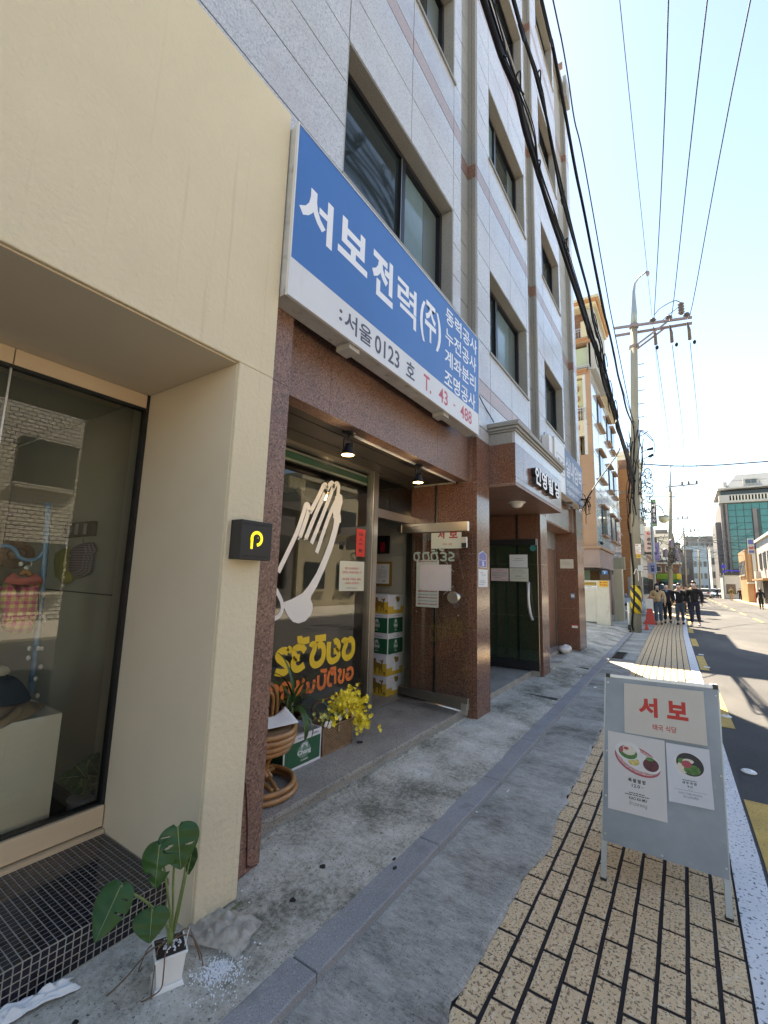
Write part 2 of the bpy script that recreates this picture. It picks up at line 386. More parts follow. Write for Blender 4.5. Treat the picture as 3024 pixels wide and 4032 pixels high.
m_cl_black = M('black_cloth', (.012,.012,.014), .85)
m_cl_navy = M('navy_cloth', (.018,.022,.045), .85)
m_cl_beige = M('beige_cloth', (.46,.33,.20), .85)
m_cl_denim = M('blue_denim', (.055,.085,.12), .85)
m_cl_blue = M('light_blue_cloth', (.25,.33,.46), .85)
m_cl_olive = M('olive_cloth', (.16,.16,.07), .85)
m_shoe_b = M('brown_shoe', (.20,.08,.03), .5)
m_shoe_w = M('pale_shoe', (.55,.54,.52), .6)
m_tyre = M('rubber', (.015,.015,.016), .8)
m_lit = emit('lamp_glow', (1, .72, .38), .85)
m_tail = M('red_lens', (.45,.02,.02), .25, coat=.4)
m_head = M('clear_lens', (.7,.72,.75), .15, coat=.6)
m_carwhite = M('white_car_paint', (.72,.72,.73), .25, coat=.8)
m_carblue = M('pale_blue_car_paint', (.36,.47,.62), .25, coat=.8)
m_cardark = M('dark_car_paint', (.03,.04,.06), .25, coat=.8)
# ------------------------------------------------------------------ the ground
def off(x): return 0 if x < 3.5 else (.0165*(x-3.5) if x < 17.5 else .231+.003*(x-17.5))
def strip(x0, x1, y0, y1, z0, z1, mb=None):      # a long box that follows the slight turn of the street
    mb = mb or MB(); xs = [x0]+[c for c in (3.5, 17.5) if x0 < c < x1]+[x1]
    n = len(mb.v)
    for x in xs: o = off(x); mb.v += [Vector((x,y0+o,z0)), Vector((x,y1+o,z0)), Vector((x,y1+o,z1)), Vector((x,y0+o,z1))]
    k = len(xs)
    for i in range(k-1):
        for j in range(4): a = n+i*4+j; b = n+i*4+(j+1)%4; mb.f.append((a, b, b+4, a+4))
    mb.f += [(n,n+3,n+2,n+1), (n+4*k-4,n+4*k-3,n+4*k-2,n+4*k-1)]; return mb
MB().box(-40, 260, -60, 60, -.30, -.06).build('ground', m_conc, kind='structure')
road = S('road')
strip(-20, 200, -6.2, -.262, -.08, -.010).build('asphalt', m_asphalt, road)
# white edge line, dashes, crossing centre line
strip(-3, 60, -.265, -.128, -.07, .001).build('white_edge_line', m_white_line, road)
strip(60.01, 150, -.265, -.128, -.07, -.003).build('white_edge_line', m_white_line, road)
for k in range(30):
    x = 2.35+4.06*k
    strip(x, x+2.02, -.425, -.285, -.008, -.004).build('yellow_dash', m_yellow_line, road)
for k in range(9):
    x = 27.6 + k*6.6; strip(x, x+3.2, -3.30, -3.17, -.008, -.004).build('yellow_centre_dash', m_yellow_line, road)
strip(40, 150, -6.18, -6.03, -.008, -.004).build('yellow_edge_line', m_yellow_line, road)
far_walk = S('far_pavement')
strip(-20, 200, -9.9, -6.201, -.08, .05).build('paving_sheet', M('pale_pavement', (.50,.47,.41), .9, var=.1), far_walk)
# gutter of brushed concrete with a ragged right edge laid over the bricks
gut = S('gutter')
mb = MB(); xs = [-1.5 + i*.035 for i in range(int(26/.035))]
ed = [.765 + .018*noise.noise(Vector((x*3.1, 0, 0))) + .022*noise.noise(Vector((x*11, 5, 0))) + .014*noise.noise(Vector((x*31, 9, 0))) for x in xs]
ed = [e - (.05 if 2.55 < x < 3.2 else 0)*max(0, 1-abs(x-2.87)/.33) for x, e in zip(xs, ed)]
for x, e in zip(xs, ed): mb.v += [Vector((x, e+off(x), .004)), Vector((x, e+.02+off(x), .011)), Vector((x, 1.0+off(x), .010)), Vector((x, 1.242+off(x), .006))]
for i in range(len(xs)-1):
    for j in range(3): a = i*4+j; mb.f.append((a, a+1, a+5, a+4))
mb.build('concrete_strip', m_gutter, gut)
strip(24.4, 150, .8, 1.242, -.05, .006).build('concrete_strip', m_gutter, gut)
# kerb stones
kerb = S('kerb')
x = -.55; kl = []
for L in (1.0,)*17:
    kl.append((x, x+L)); x += L
z0 = .045
kmesh = None
for a, b in kl:
    o = strip(a+.003, b-.003, 1.215, 1.352, -.05, .046).build('kerb_stone', m_kerb, kerb, bevel=.006)
strip(-.6, 16.5, 1.22, 1.346, -.05, .040).build('kerb_bedding', m_dseam, kerb)
strip(17.2, 120, 1.215, 1.352, -.05, .045).build('kerb_run', m_kerb, kerb)
# apron between kerb and buildings, gently uneven
apr = S('apron')
def apz(x, y):
    t = min(1, max(0, (y-1.34)/.55)); base = .045 + .035*t
    s_ = min(1, max(0, (x-1.38)/.55)); s_ = s_*s_*(3-2*s_); e_ = min(1, max(0, (y-1.34)/.16)); low = .044*(1-e_)+.024*e_
    base = low*(1-s_)+base*s_
    if x > 7.4: base += min(1, (x-7.4)/2)*.05*t
    return base + .006*noise.noise(Vector((x*1.3, y*2, 0)))
mb = MB().grid(lambda u, v: (-1.5+19.2*u, 1.338+off(-1.5+19.2*u)+(.70-off(-1.5+19.2*u))*v, apz(-1.5+19.2*u, 1.338+.70*v)), 190, 8)
mb.build('concrete_surface', m_conc, apr, smooth=True)
MB().grid(lambda u, v: (11.0+6.8*u, 2.0+1.6*v, .12+.07*v+.02*noise.noise(Vector((u*5, v*2, 3)))), 24, 8).build('concrete_surface', m_conc, apr, smooth=True)
MB().grid(lambda u, v: (9.2+1.9*u, 1.50+.33*v, .052+.05*v+.012*noise.noise(Vector((u*7, v*3, 8)))), 16, 6).build('rough_patch', m_conc, apr, smooth=True)
MB().box(17.5, 60, 1.44, 3.4, -.05, .05).build('side_paving', m_conc, apr)
for x in (6.1, 8.6):
    MB().box(x, x+.012, 1.36+off(x), 1.88, .05, .0755).build('expansion_joint', m_dseam, apr)
# brick pavement: the 300 nearest bricks singly, the rest joined
pav = S('brick_pavement')
strip(-1.5, 60, -.13, .80, -.06, -.0045).build('joint_bed', m_joint, pav)
BL, BW, NR = .2225, .1005, 9
def brick_mesh(seed):
    r = random.Random(seed); w = .0435; L = .1045
    top = [(-L+r.uniform(0,.003), -w+r.uniform(0,.003)), (L-r.uniform(0,.003), -w+r.uniform(0,.003)), (L-r.uniform(0,.003), w-r.uniform(0,.003)), (-L+r.uniform(0,.003), w-r.uniform(0,.003))]
    vs = [(x*1.003, y*1.005, -.02) for x, y in top] + [(x, y, -.0012) for x, y in top] + [(x*.988, y*.975, 0) for x, y in top]
    me = bpy.data.meshes.new('brick')
    me.from_pydata(vs, [], [(0,1,5,4),(1,2,6,5),(2,3,7,6),(3,0,4,7),(4,5,9,8),(5,6,10,9),(6,7,11,10),(7,4,8,11),(8,9,10,11)])
    me.materials.append(m_brick); return me
bms = [brick_mesh(i) for i in range(6)]
cells = []
for r in range(NR):
    y = -.075 + r*BW
    for i in range(-4, 262):
        cx = i*BL + (BL/2 if r % 2 else 0) + .02*r/9; cells.append((cx, y))
vis = sorted([c for c in cells if c[0] > 1.15 + (c[1]*.62)], key=lambda c: c[0]-.5*c[1])
near = set(vis[:298])
rest = MB()
for c in cells:
    dz = -.0005 + .0012*noise.noise(Vector((c[0]*7, c[1]*9, 0)))
    if c in near:
        o = bpy.data.objects.new('brick', random.choice(bms)); COL.objects.link(o); o.parent = pav; o.location = (c[0], c[1]+off(c[0]), dz)
    else:
        w, L = (.0435, .1045)
        if c[0] > 26: continue
        X, Y = c[0], c[1]+off(c[0]); n = len(rest.v)
        rest.v += [Vector((X-L,Y-w,-.012)),Vector((X+L,Y-w,-.012)),Vector((X+L,Y+w,-.012)),Vector((X-L,Y+w,-.012)),
                   Vector((X-L+.001,Y-w+.001,dz)),Vector((X+L-.001,Y-w+.001,dz)),Vector((X+L-.001,Y+w-.001,dz)),Vector((X-L+.001,Y+w-.001,dz))]
        rest.f += [(n,n+1,n+5,n+4),(n+1,n+2,n+6,n+5),(n+2,n+3,n+7,n+6),(n+3,n,n+4,n+7),(n+4,n+5,n+6,n+7)]
for r in range(NR):
    y = -.075 + r*BW; strip(26, 60, y-.0435, y+.0435, -.012, -.001, rest)
rest.build('more_bricks', m_brick, pav, kind='stuff')
# drain grate
gr = T('drain_grate', 'black iron drain grate in the gutter just before the sunlit bricks', 'drain grate', (11.1, 1.22, .006))
mb = MB(); mb.box(10.6, 11.6, 1.13, 1.145, .007, .024); mb.box(10.6, 11.6, 1.32, 1.335, .007, .024)
mb.box(10.6, 10.62, 1.145, 1.32, .007, .024); mb.box(11.58, 11.6, 1.145, 1.32, .007, .024)
mb.build('frame', m_blackm, gr)
for k in range(9): MB().box(10.70+k*.1, 10.735+k*.1, 1.146, 1.319, .007, .021).build('bar', m_blackm, gr)
MB().box(10.62, 11.58, 1.146, 1.319, .006, .013).build('pit', m_black, gr)
# flat litter and road studs
def blob(name, c, r, mat, label, cat, z=.003, group=None, asp=1.0, seed=0):
    rr = random.Random(seed); n = 14; pts = []
    for j in range(n):
        a = 2*math.pi*j/n; q = r*(1+rr.uniform(-.22, .22)); pts.append((c[0]+q*math.cos(a), c[1]+q*asp*math.sin(a), c[2]))
    o = MB().slab(pts, (0, 0, z)).build(name, mat, None, bevel=.001, org=c); tag(o, label, cat, group); return o
for i, (px, py, r, lab) in enumerate([(800+975/2.074, 3000+840/2.074, .016, 'round black gum spot on the pale apron near the kerb, farther of two'), (800+735/2.074, 3000+1078/2.074, .015, 'round black gum spot on the apron nearest the cream wall')]):
    p = on_z(px, py, .068); blob('gum_spot', (p.x, p.y, apz(p.x, p.y)-.0005), r, m_black, lab, 'gum spot', .0025, 'gum spots on the apron', seed=i)
for i, (px, py, r, lab) in enumerate([(800+1560/2.074, 3000+795/2.074, .013, 'dark pebble lying at the inner edge of the kerb'), (800+1565/2.074, 3000+868/2.074, .014, 'long dark pebble lying on top of the kerb stone')]):
    p = on_z(px, py, .047); blob('pebble', (p.x, p.y, .046), r, m_black, lab, 'pebble', .006, 'pebbles on the kerb', asp=.5, seed=9+i)
lit = [((2200+265/1.843, 2500+380/1.843), .05, 'flattened white paper scrap in the gutter beside the drain', .0075, .45), ((1600+1200/2.07375, 2400+745/2.07375), .03, 'small pink and white scrap on the kerb edge', .047, .4),
       ((1600+1425/2.07375, 2400+540/2.07375), .035, 'white scrap on the kerb beyond the second doorway', .05, .4), ((1600+830/2.07375, 2400+1483/2.07375), .03, 'thin pale twig of paper lying in the gutter', .012, .15),
       ((1600+575/2.07375, 2400+1655/2.07375), .008, 'tiny white crumb in the gutter nearest the camera', .012, 1.0)]
for i, (pp, r, lab, z, asp) in enumerate(lit):
    p = on_z(*pp, z); blob('paper_scrap', (p.x, p.y, z), r, m_paper, lab, 'litter', .003, 'paper scraps on the ground', asp, 20+i)
for i, (x, y, lab) in enumerate([(5.02, -.36, 'round glass road stud nearest the sign board, on the asphalt'), (6.93, -.33, 'road stud on the second yellow dash, half in the sun'), (9.0, -.30, 'road stud on the asphalt in the sunlit patch'), (10.85, -.28, 'road stud on the yellow dash beyond the sunlit patch'), (12.75, -.24, 'farthest small road stud beside the white edge line')]):
    st = T('road_stud', lab, 'road stud', (x, y, -.006), 'round road studs beside the yellow dashes')
    MB().lathe([(.055, 0), (.055, .004), (.045, .012), (.0, .014)], (x, y, -.006), 20).build('body', m_white, st, smooth=True)
    MB().box(x-.02, x+.02, y-.014, y+.014, .005, .0105).build('lens', m_galv_e, st)
# ------------------------------------------------------------------ cream shop front (left)
def inframe(x, y, z, mrg=60):
    d = Vector((x, y, z-CAMZ)); c = d.dot(fw)
    if c <= .05: return False
    px = 1512+FPX*d.dot(RT)/c; py = 2016-FPX*d.dot(UP)/c
    return -mrg < px < 3024+mrg and -mrg < py < 4032+mrg
cb = T('cream_shop_front', 'cream stucco shop front with a deep glazed recess at the left edge', 'shop front', (0, 1.78, 0))
MB().box(-6, 1.53, 1.78, 2.0, 2.552, 4.222).build('upper_wall', m_cream, cb, bevel=.006)
MB().slab([(1.31,1.78,.035),(1.53,1.78,.035),(1.53,1.78,2.552),(1.31,1.78,2.552)], (0,.22,0)).build('pier', m_cream, cb, bevel=.006)
MB().box(1.306, 1.50, 1.797, 2.64, .02, 2.546).build('reveal', m_cream_s, cb)
MB().box(-6, 1.304, 1.80, 3.0, 2.546, 2.70).build('soffit', m_cream_s, cb)
MB().box(-6, -2.2, 1.78, 2.6, .02, 2.552).build('left_pier', m_cream, cb)
xj = on_y(*crop(0,1300,1.3825)(80, 120), 2.61).x
for a, b in ((-2.2, xj-.002), (xj+.002, 1.300)):
    MB().box(a, b, 2.600, 2.66, 2.462, 2.543).build('top_rail', m_champ, cb, bevel=.002)
    MB().box(a, b, 2.585, 2.66, .186, .288).build('bottom_rail', m_champ, cb, bevel=.002)
MB().box(-2.2, 1.30, 2.56, 2.66, .160, .176).build('sill_strip', m_champ, cb)
MB().box(-2.2, 1.298, 2.604, 2.65, 2.448, 2.4615).build('gasket', m_black, cb)
MB().box(-2.2, 1.298, 2.604, 2.65, .2885, .298).build('gasket', m_black, cb)
MB().box(1.288, 1.3055, 2.598, 2.65, .16, 2.545).build('gasket', m_black, cb)
for a, b in ((-2.2, xj-.004), (xj+.004, 1.289)):
    MB().poly([(a,2.625,.29),(b,2.625,.29),(b,2.625,2.455),(a,2.625,2.455)]).build('glass_pane', m_glass, cb)
MB().box(xj-.004, xj+.004, 2.619, 2.631, .29, 2.455).build('glass_joint', m_alu, cb)
# interior of the boutique
MB().box(1.345, 1.50, 2.66, 2.86, .16, 2.6).build('inner_return', m_wallin2, cb)
MB().box(1.385, 1.50, 2.862, 5.2, .16, 2.6).build('inner_side_wall', m_wallin, cb)
MB().box(1.380, 1.384, 2.862, 5.1, 1.345, 1.353).build('panel_joint', m_black, cb)
MB().box(-3.5, 1.38, 5.0, 5.2, .16, 2.6).build('inner_back_wall', m_wallin, cb)
MB().box(-3.5, 1.38, 2.67, 5.0, .10, .165).build('inner_floor', m_darkin, cb)
MB().box(-3.5, 1.38, 3.01, 5.2, 2.60, 2.70).build('inner_ceiling', m_wallin, cb)
MB().box(-3.6, -3.5, 2.6, 5.2, .1, 2.7).build('inner_left_wall', m_wallin, cb)
# black mosaic step: nearest 300 tiles singly, the rest joined
stp = MB().box(-2.2, 1.300, 1.9695, 2.575, .012, .1585).build('mosaic_step', m_grout, cb)
TP = .0262; tme = bpy.data.meshes.new('tile'); h = TP/2-.0016
tme.from_pydata([(-h,-h,-.002),(h,-h,-.002),(h,h,-.002),(-h,h,-.002),(-h+.0012,-h+.0012,.0016),(h-.0012,-h+.0012,.0016),(h-.0012,h-.0012,.0016),(-h+.0012,h-.0012,.0016)], [],
    [(0,1,5,4),(1,2,6,5),(2,3,7,6),(3,0,4,7),(4,5,6,7)]); tme.materials.append(m_tile)
tiles = []
for i in range(55):
    x = 1.287 - i*TP
    for j in range(23): tiles.append((x, 1.983+j*TP, .1585, 0))
    for j in range(5): tiles.append((x, 1.9695, .1445-j*TP, 1))
tiles = [t for t in tiles if inframe(t[0], t[1], t[2], 30)]
tiles.sort(key=lambda t: t[0]**2+t[1]**2+(t[2]-1.5)**2)
restt = MB()
for k, (x, y, z, f) in enumerate(tiles):
    if k < 296:
        o = bpy.data.objects.new('tile', tme); COL.objects.link(o); o.parent = stp; o.location = Vector((x, y, z)) - worg(stp)
        if f: o.rotation_euler = (math.pi/2, 0, 0)
        o.rotation_euler.x += ru(-.012, .012); o.rotation_euler.y += ru(-.012, .012)
    else:
        n = len(restt.v); vs = [v.co for v in tme.vertices]
        for v in vs: restt.v.append(Vector((x+v.x, y+v.y, z+v.z)) if not f else Vector((x+v.x, y-v.z, z+v.y)))
        restt.f += [tuple(i+n for i in p.vertices) for p in tme.polygons]
restt.build('more_tiles', m_tile, stp, kind='stuff')
# plaque
pl = T('black_plaque', 'small square black box sign with a yellow P logo on the cream pier', 'sign', (1.43, 1.74, 1.66))
MB().box(1.335, 1.523, 1.70, 1.7795, 1.571, 1.757).build('case', m_black, pl, bevel=.0025)
my = emit('lit_yellow_logo', (.62, .55, .03), .35)
lg = MB(); c = Vector((1.428, 1.6985, 1.672)); R = .030
arc = [c + Vector((R*math.cos(a), 0, R*math.sin(a))) for a in [math.radians(200 - i*15) for i in range(0, 20)]]
ribbon(lg, arc, .015, (0,-1,0)); ribbon(lg, [arc[0]+Vector((.0,0,.012)), Vector((c.x-.0285, 1.6985, c.z-.050))], [.015,.013], (0,-1,0))
mb_raw(lg, 'letter_p', my, pl)
dog = MB(); dog.poly([(c.x+dx*.001, 1.6978, c.z+dz*.001) for dx, dz in [(-17,-2),(-13,9),(-4,16),(6,15),(11,8),(19,5),(21,-1),(14,-6),(7,-7),(4,-12),(-6,-13),(-13,-16)]])
mb_raw(dog, 'dog_head', m_black, pl)
MB().box(c.x+.004, c.x+.007, 1.6965, 1.6975, c.z+.003, c.z+.006).build('eye', my, pl)
for k in range(16): MB().box(1.352+k*.0098, 1.358+k*.0098, 1.6985, 1.6995, 1.737, 1.744).build('embossed_letter', m_blackm, pl) if k % 5 != 4 else None
for k in range(15): MB().box(1.357+k*.0098, 1.363+k*.0098, 1.6985, 1.6995, 1.584, 1.590).build('embossed_letter', m_blackm, pl) if k % 6 != 4 else None

# ------------------------------------------------------------------ granite building
G = 1.87
gb = T('granite_building', 'four storey building clad in pale grey granite panels above red granite shop fronts', 'building', (6, G, 0))
core = MB(); joined = MB(); joined_b = MB()
def panel(x0, x1, z0, z1, mat, Y=G, d=.03, name='stone_panel', gap=.0055, nox=False):
    if x1-x0 < .03 or z1-z0 < .03: return
    vis_ = any(inframe(x, Y, z, 20) for x in (x0, x1) for z in (z0, z1)) or inframe((x0+x1)/2, Y, (z0+z1)/2)
    a = (x0+gap, x1-gap, Y-.0006*rnd(), Y+d, z0+gap, z1-gap)
    if vis_: MB().box(*a).build(name, mat, gb)
    else: (joined_b if mat is m_band else joined).box(*a)
def bay_rows(x0, x1, win=None, joints=(), Y=G, mat=None, kmax=4, bandmat=None, z_lo=3.14):
    """cladding of one strip from the red base to the parapet; win = (x0, x1) window column"""
    mat = mat or m_granite
    xs = [x0] + [j for j in joints] + [x1]
    zs = [z_lo, 3.30, 3.69, 3.88, 4.38]
    rows = [(zs[i], zs[i+1], 'band' if abs(zs[i]-3.69) < .01 else 'plain') for i in range(4)]
    for k in range(kmax):
        Sx = 4.38+2.845*k
        cu = [0, .39, .77, 1.165, 1.655, 2.155, 2.345, 2.845]
        for i in range(7):
            a, b = Sx+cu[i], min(Sx+cu[i+1], 14.32)
            if a > 14.3: break
            rows.append((a, b, 'win' if i < 3 else ('band' if i == 5 else 'plain')))
    for a, b, t in rows:
        if win and t == 'win': continue
        for i in range(len(xs)-1): panel(xs[i], xs[i+1], a, b, (bandmat or m_band) if t == 'band' else mat, Y)
        core.box(x0, x1, Y+.032, Y+.5, a, b)
def win_col(x0, x1, joint, Y=G):
    bay_rows(x0, x1, win=True, joints=(joint,), Y=Y)
bay_rows(-2.2, 2.11, joints=(-.8, .62))
win_col(2.11, 3.96, 3.043)
bay_rows(3.96, 4.168)
bay_rows(4.652, 5.08); win_col(5.08, 6.74, 5.93); bay_rows(6.74, 6.86)
bay_rows(7.41, 7.85); win_col(7.85, 9.30, 8.5); bay_rows(9.30, 9.42)
bay_rows(10.66, 11.0)
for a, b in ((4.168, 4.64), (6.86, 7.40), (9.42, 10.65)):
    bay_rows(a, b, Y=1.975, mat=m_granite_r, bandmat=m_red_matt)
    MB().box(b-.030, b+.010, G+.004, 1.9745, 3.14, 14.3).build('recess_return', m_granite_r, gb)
    for k in range(5):
        z = 3.69+2.845*k if k == 0 else 4.38+2.845*(k-1)+2.155
        if inframe(b, G, z): MB().box(b-.0325, b+.0105, G+.002, 1.9744, z, z+.19).build('recess_band', m_red_matt, gb)
    MB().box(b-.032, b-.0305, 1.92, 1.9255, 3.14, 14.3).build('recess_joint', m_dseam, gb)
# windows
for ci, (x0, x1, mull) in enumerate(((2.11, 3.96, 3.13), (5.08, 6.74, 5.70), (7.85, 9.30, 8.45))):
    for k in range(4):
        zs, zh = 4.38+2.845*k, 4.38+2.845*k+1.165
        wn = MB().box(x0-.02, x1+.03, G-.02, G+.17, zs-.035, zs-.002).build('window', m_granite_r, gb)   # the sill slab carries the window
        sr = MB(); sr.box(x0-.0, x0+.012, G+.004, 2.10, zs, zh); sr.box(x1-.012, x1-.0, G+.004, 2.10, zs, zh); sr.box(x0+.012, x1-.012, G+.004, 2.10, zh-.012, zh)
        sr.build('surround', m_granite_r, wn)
        fr = MB(); a0, a1, b0, b1 = x0+.013, x1-.013, zs, zh-.013
        for bx in ((a0,a1,2.0,2.07,b0,b0+.05),(a0,a1,2.0,2.07,b1-.05,b1),(a0,a0+.06,2.0,2.07,b0+.05,b1-.05),(a1-.05,a1,2.0,2.07,b0+.05,b1-.05),(mull-.035,mull+.035,2.0,2.075,b0+.05,b1-.05)): fr.box(*bx)
        fr.build('frame', m_winframe, wn)
        MB().box(mull-.037, mull-.033, 1.997, 2.002, b0+.05, b1-.05).build('sash_edge', m_alu, wn)
        for u, v, yy in ((a0+.06, mull-.035, 2.035), (mull+.035, a1-.05, 2.05)):
            MB().box(u, v, yy, yy+.012, b0+.05, b1-.05).build('pane', m_winpale if (ci < 2 and k == 0 and yy > 2.04) or (ci == 1 and k == 1 and yy < 2.04) else m_win, wn)
        if (ci, k) in ((0, 0), (1, 0), (1, 1), (0, 1)):
            MB().box(a1-.34, a1-.06, 2.046, 2.049, b0+.08, b1-.08).build('blind_edge', M('blind_shade', (.10,.12,.115), .3), wn)
core.box(-2.2, 10.98, 2.2, 2.4, 3.0, 14.3)
core.build('wall_core', m_dseam, gb); joined.build('more_panels', m_granite, gb, kind='stuff'); joined_b.build('more_bands', m_band, gb, kind='stuff')
MB().box(-2.2, 11.01, G-.02, 9, 14.32, 14.42).build('parapet_cap', m_granite_r, gb)
MB().box(-2.2, 10.96, 2.41, 9, 2.78, 14.3).build('building_mass', m_fargr, gb)
rb = on_y(1500+1490/2.07375, 640/2.07375, G); MB().box(rb.x-.25, rb.x+.2, G-.10, G-.021, 14.0, 14.6).build('roof_box', m_granite_r, gb)
# ---- red granite street level
def redpan(x0, x1, z0, z1, Y=G, mat=None, d=.05, g=.0015): return MB().box(x0+g, x1-g, Y, Y+d, z0+g, z1-g).build('red_stone_panel', mat or m_red, gb)
MB().box(1.534, 1.735, G+.002, 2.70, .0, 3.1).build('pier_core', m_seam, gb)
for a, b in ((.03, .965), (.965, 1.77), (1.77, 2.60), (2.60, 3.138)): redpan(1.531, 1.733, a, b, G-.003, m_red_matt)
MB().box(1.7355, 1.7405, 1.93, 2.69, .18, 2.61).build('pier_side_lining', m_red, gb)
LY = 1.973
MB().box(1.736, 4.603, LY+.031, 2.20, 2.705, 3.2).build('lintel_core', m_seam, gb); MB().box(1.742, 4.602, LY+.031, 2.10, 2.618, 2.70).build('lintel_underside', m_red_matt, gb)
for a, b in ((1.735, 2.21), (2.21, 3.05), (3.05, 3.85), (3.85, 4.612)): redpan(a, b, 2.615, 3.14, LY, m_red_matt, d=.03)
MB().box(4.622, 4.998, G+.002, 2.72, .0, 3.14).build('pier_core', m_seam, gb)
for a, b in ((.03, .98), (.98, 1.80), (1.80, 2.605), (2.605, 3.138)):
    redpan(4.616, 5.0, a, b, G-.003, m_red)
for (a, b) in ((.18, .98), (.98, 1.80), (1.80, 2.613)):
    for (y0, y1) in ((G+.048, 2.35), (2.385, 2.705)):
        MB().box(4.604, 4.621, y0, y1, a+.0015, b-.0015).build('red_stone_panel', m_red, gb)
MB().box(4.604, 4.621, G+.048, 1.972, .05, .1785).build('red_stone_panel', m_red, gb)
MB().box(4.604, 4.621, G+.048, 1.972, 2.6155, 3.138).build('red_stone_panel', m_red_matt, gb)
MB().box(4.596, 4.620, 2.352, 2.383, .18, 2.613).build('door_pocket', m_black, gb)
MB().box(4.593, 4.5955, 2.349, 2.355, .18, 2.613).build('door_pocket_edge', m_steel, gb)
# soffit of the first shop
MB().box(1.742, 4.60, 2.101, 2.75, 2.632, 2.70).build('soffit', M('soffit_board', (.065,.055,.048), .5, var=.1), gb)
for y in (2.22, 2.46): MB().box(1.742, 4.60, y, y+.006, 2.6265, 2.6315).build('soffit_groove', m_black, gb)
# step slabs
for a, b in ((1.742, 2.62), (2.62, 3.55), (3.55, 4.603)):
    MB().box(a+.0015, b-.0015, 1.972, 2.69, .150, .180).build('step_slab', m_step, gb, bevel=.003)
    MB().box(a+.0015, b-.0015, 1.990, 2.4, .03, .1485).build('riser_slab', m_step, gb)
MB().box(1.742, 4.603, 2.0, 2.69, .0, .1475).build('step_core', m_dseam, gb)
mb = MB()
for k in range(60):
    x = 1.76+k*.047; hh = .012+.022*abs(noise.noise(Vector((x*9, 1, 1)))); mb.box(x, x+.05, 1.975-.012*rnd(), 1.989, .055, .078+hh)
mb.build('mortar_fillet', m_conc, gb, kind='stuff')
# glazed front of the shop at Y = 2.70
GY = 2.70
MB().box(1.742, 3.735, GY-.03, GY+.04, 2.60, 2.631).build('window_head', m_steel_d, gb); MB().box(1.742, 3.735, GY-.025, GY+.035, .181, .245).build('window_foot', m_steel_d, gb)
MB().box(3.735, 3.835, GY-.04, GY+.05, .181, 2.631).build('steel_mullion', m_steel, gb, bevel=.003)
MB().box(3.755, 3.7575, GY-.042, GY-.0405, .181, 2.631).build('mullion_groove', m_black, gb)
MB().box(3.836, 4.603, GY-.035, GY+.045, 2.150, 2.245).build('transom', m_steel, gb, bevel=.003)
MB().box(4.572, 4.603, GY-.035, GY+.045, .181, 2.1495).build('door_jamb', m_steel_d, gb)
MB().box(3.836, 4.603, GY-.03, GY+.04, 2.600, 2.631).build('fanlight_frame', m_steel_d, gb)
MB().poly([(1.742,GY,.24),(3.735,GY,.24),(3.735,GY,2.60),(1.742,GY,2.60)]).build('shop_window_pane', m_glass, gb)
MB().poly([(3.836,GY,2.245),(4.603,GY,2.245),(4.603,GY,2.60),(3.836,GY,2.60)]).build('fanlight_pane', m_glass, gb)
MB().box(1.742, 3.733, GY+.05, GY+.10, 2.50, 2.56).build('green_blind_box', M('green_blind', (.02,.11,.075), .6, var=.2, stretch=(1,1,30)), gb)
MB().box(1.742, 3.733, GY+.045, GY+.085, 2.478, 2.4985).build('blind_rail', m_alu, gb)
MB().box(1.742, 3.733, GY+.045, GY+.085, 2.562, 2.58).build('blind_rail', m_alu, gb)
# interior of the restaurant
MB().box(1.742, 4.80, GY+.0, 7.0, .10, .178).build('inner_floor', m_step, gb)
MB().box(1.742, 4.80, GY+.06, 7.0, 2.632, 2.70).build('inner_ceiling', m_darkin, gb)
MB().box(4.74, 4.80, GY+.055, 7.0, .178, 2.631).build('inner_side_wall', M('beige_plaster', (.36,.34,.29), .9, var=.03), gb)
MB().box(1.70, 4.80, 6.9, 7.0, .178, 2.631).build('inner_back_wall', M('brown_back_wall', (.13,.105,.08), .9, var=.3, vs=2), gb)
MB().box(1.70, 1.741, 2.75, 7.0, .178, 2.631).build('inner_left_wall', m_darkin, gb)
# open glass door standing along the right jamb
dx = 4.33
door = MB().box(dx-.022, dx+.022, 1.845, 2.655, 2.022, 2.122).build('open_glass_door', m_steel, gb, bevel=.002)
MB().poly([(dx,1.85,.345),(dx,2.65,.345),(dx,2.65,2.02),(dx,1.85,2.02)]).build('pane', m_glass_d, door)
MB().box(dx-.024, dx+.024, 1.845, 2.66, .235, .344).build('bottom_rail', m_steel_d, door, bevel=.002)
MB().tube([(dx-.035,1.86,.222),(dx-.035,2.62,.262)], .011, 8).build('sweep_bar', m_steel, door, smooth=True)
MB().box(dx-.045, dx-.022, 1.842, 1.905, .20, .30).build('floor_bolt', m_steel, door, bevel=.002)
MB().lathe([(.0,.0),(.058,.0),(.060,.006),(.060,.046),(.055,.05),(0,.05)][1:-1], (dx-.055, 2.0, 1.328), 28, axis=(1,0,0)).build('round_knob', m_steel, door, smooth=False)
MB().lathe([(.045,.0),(.045,.045)], (dx+.002, 2.0, 1.328), 24, axis=(1,0,0)).build('round_knob', m_steel, door)
for p in ((945,1338),(1187,1362)):
    q = on_x(*cF(*p), dx-.002); MB().lathe([(.007,0),(.007,.006)], q, 10, axis=(-1,0,0)).build('bolt_head', m_steel, door)
MB().box(dx-.045, dx-.023, 1.846, 1.905, 1.845, 1.955).build('lock_case', m_alu, door, bevel=.002)
MB().box(dx-.047, dx-.0455, 1.848, 1.903, 1.847, 1.893).build('lock_face', m_black, door)
MB().box(dx-.03, dx-.0, 2.656, 2.72, 2.03, 2.12).build('pivot_arm', m_steel, door)
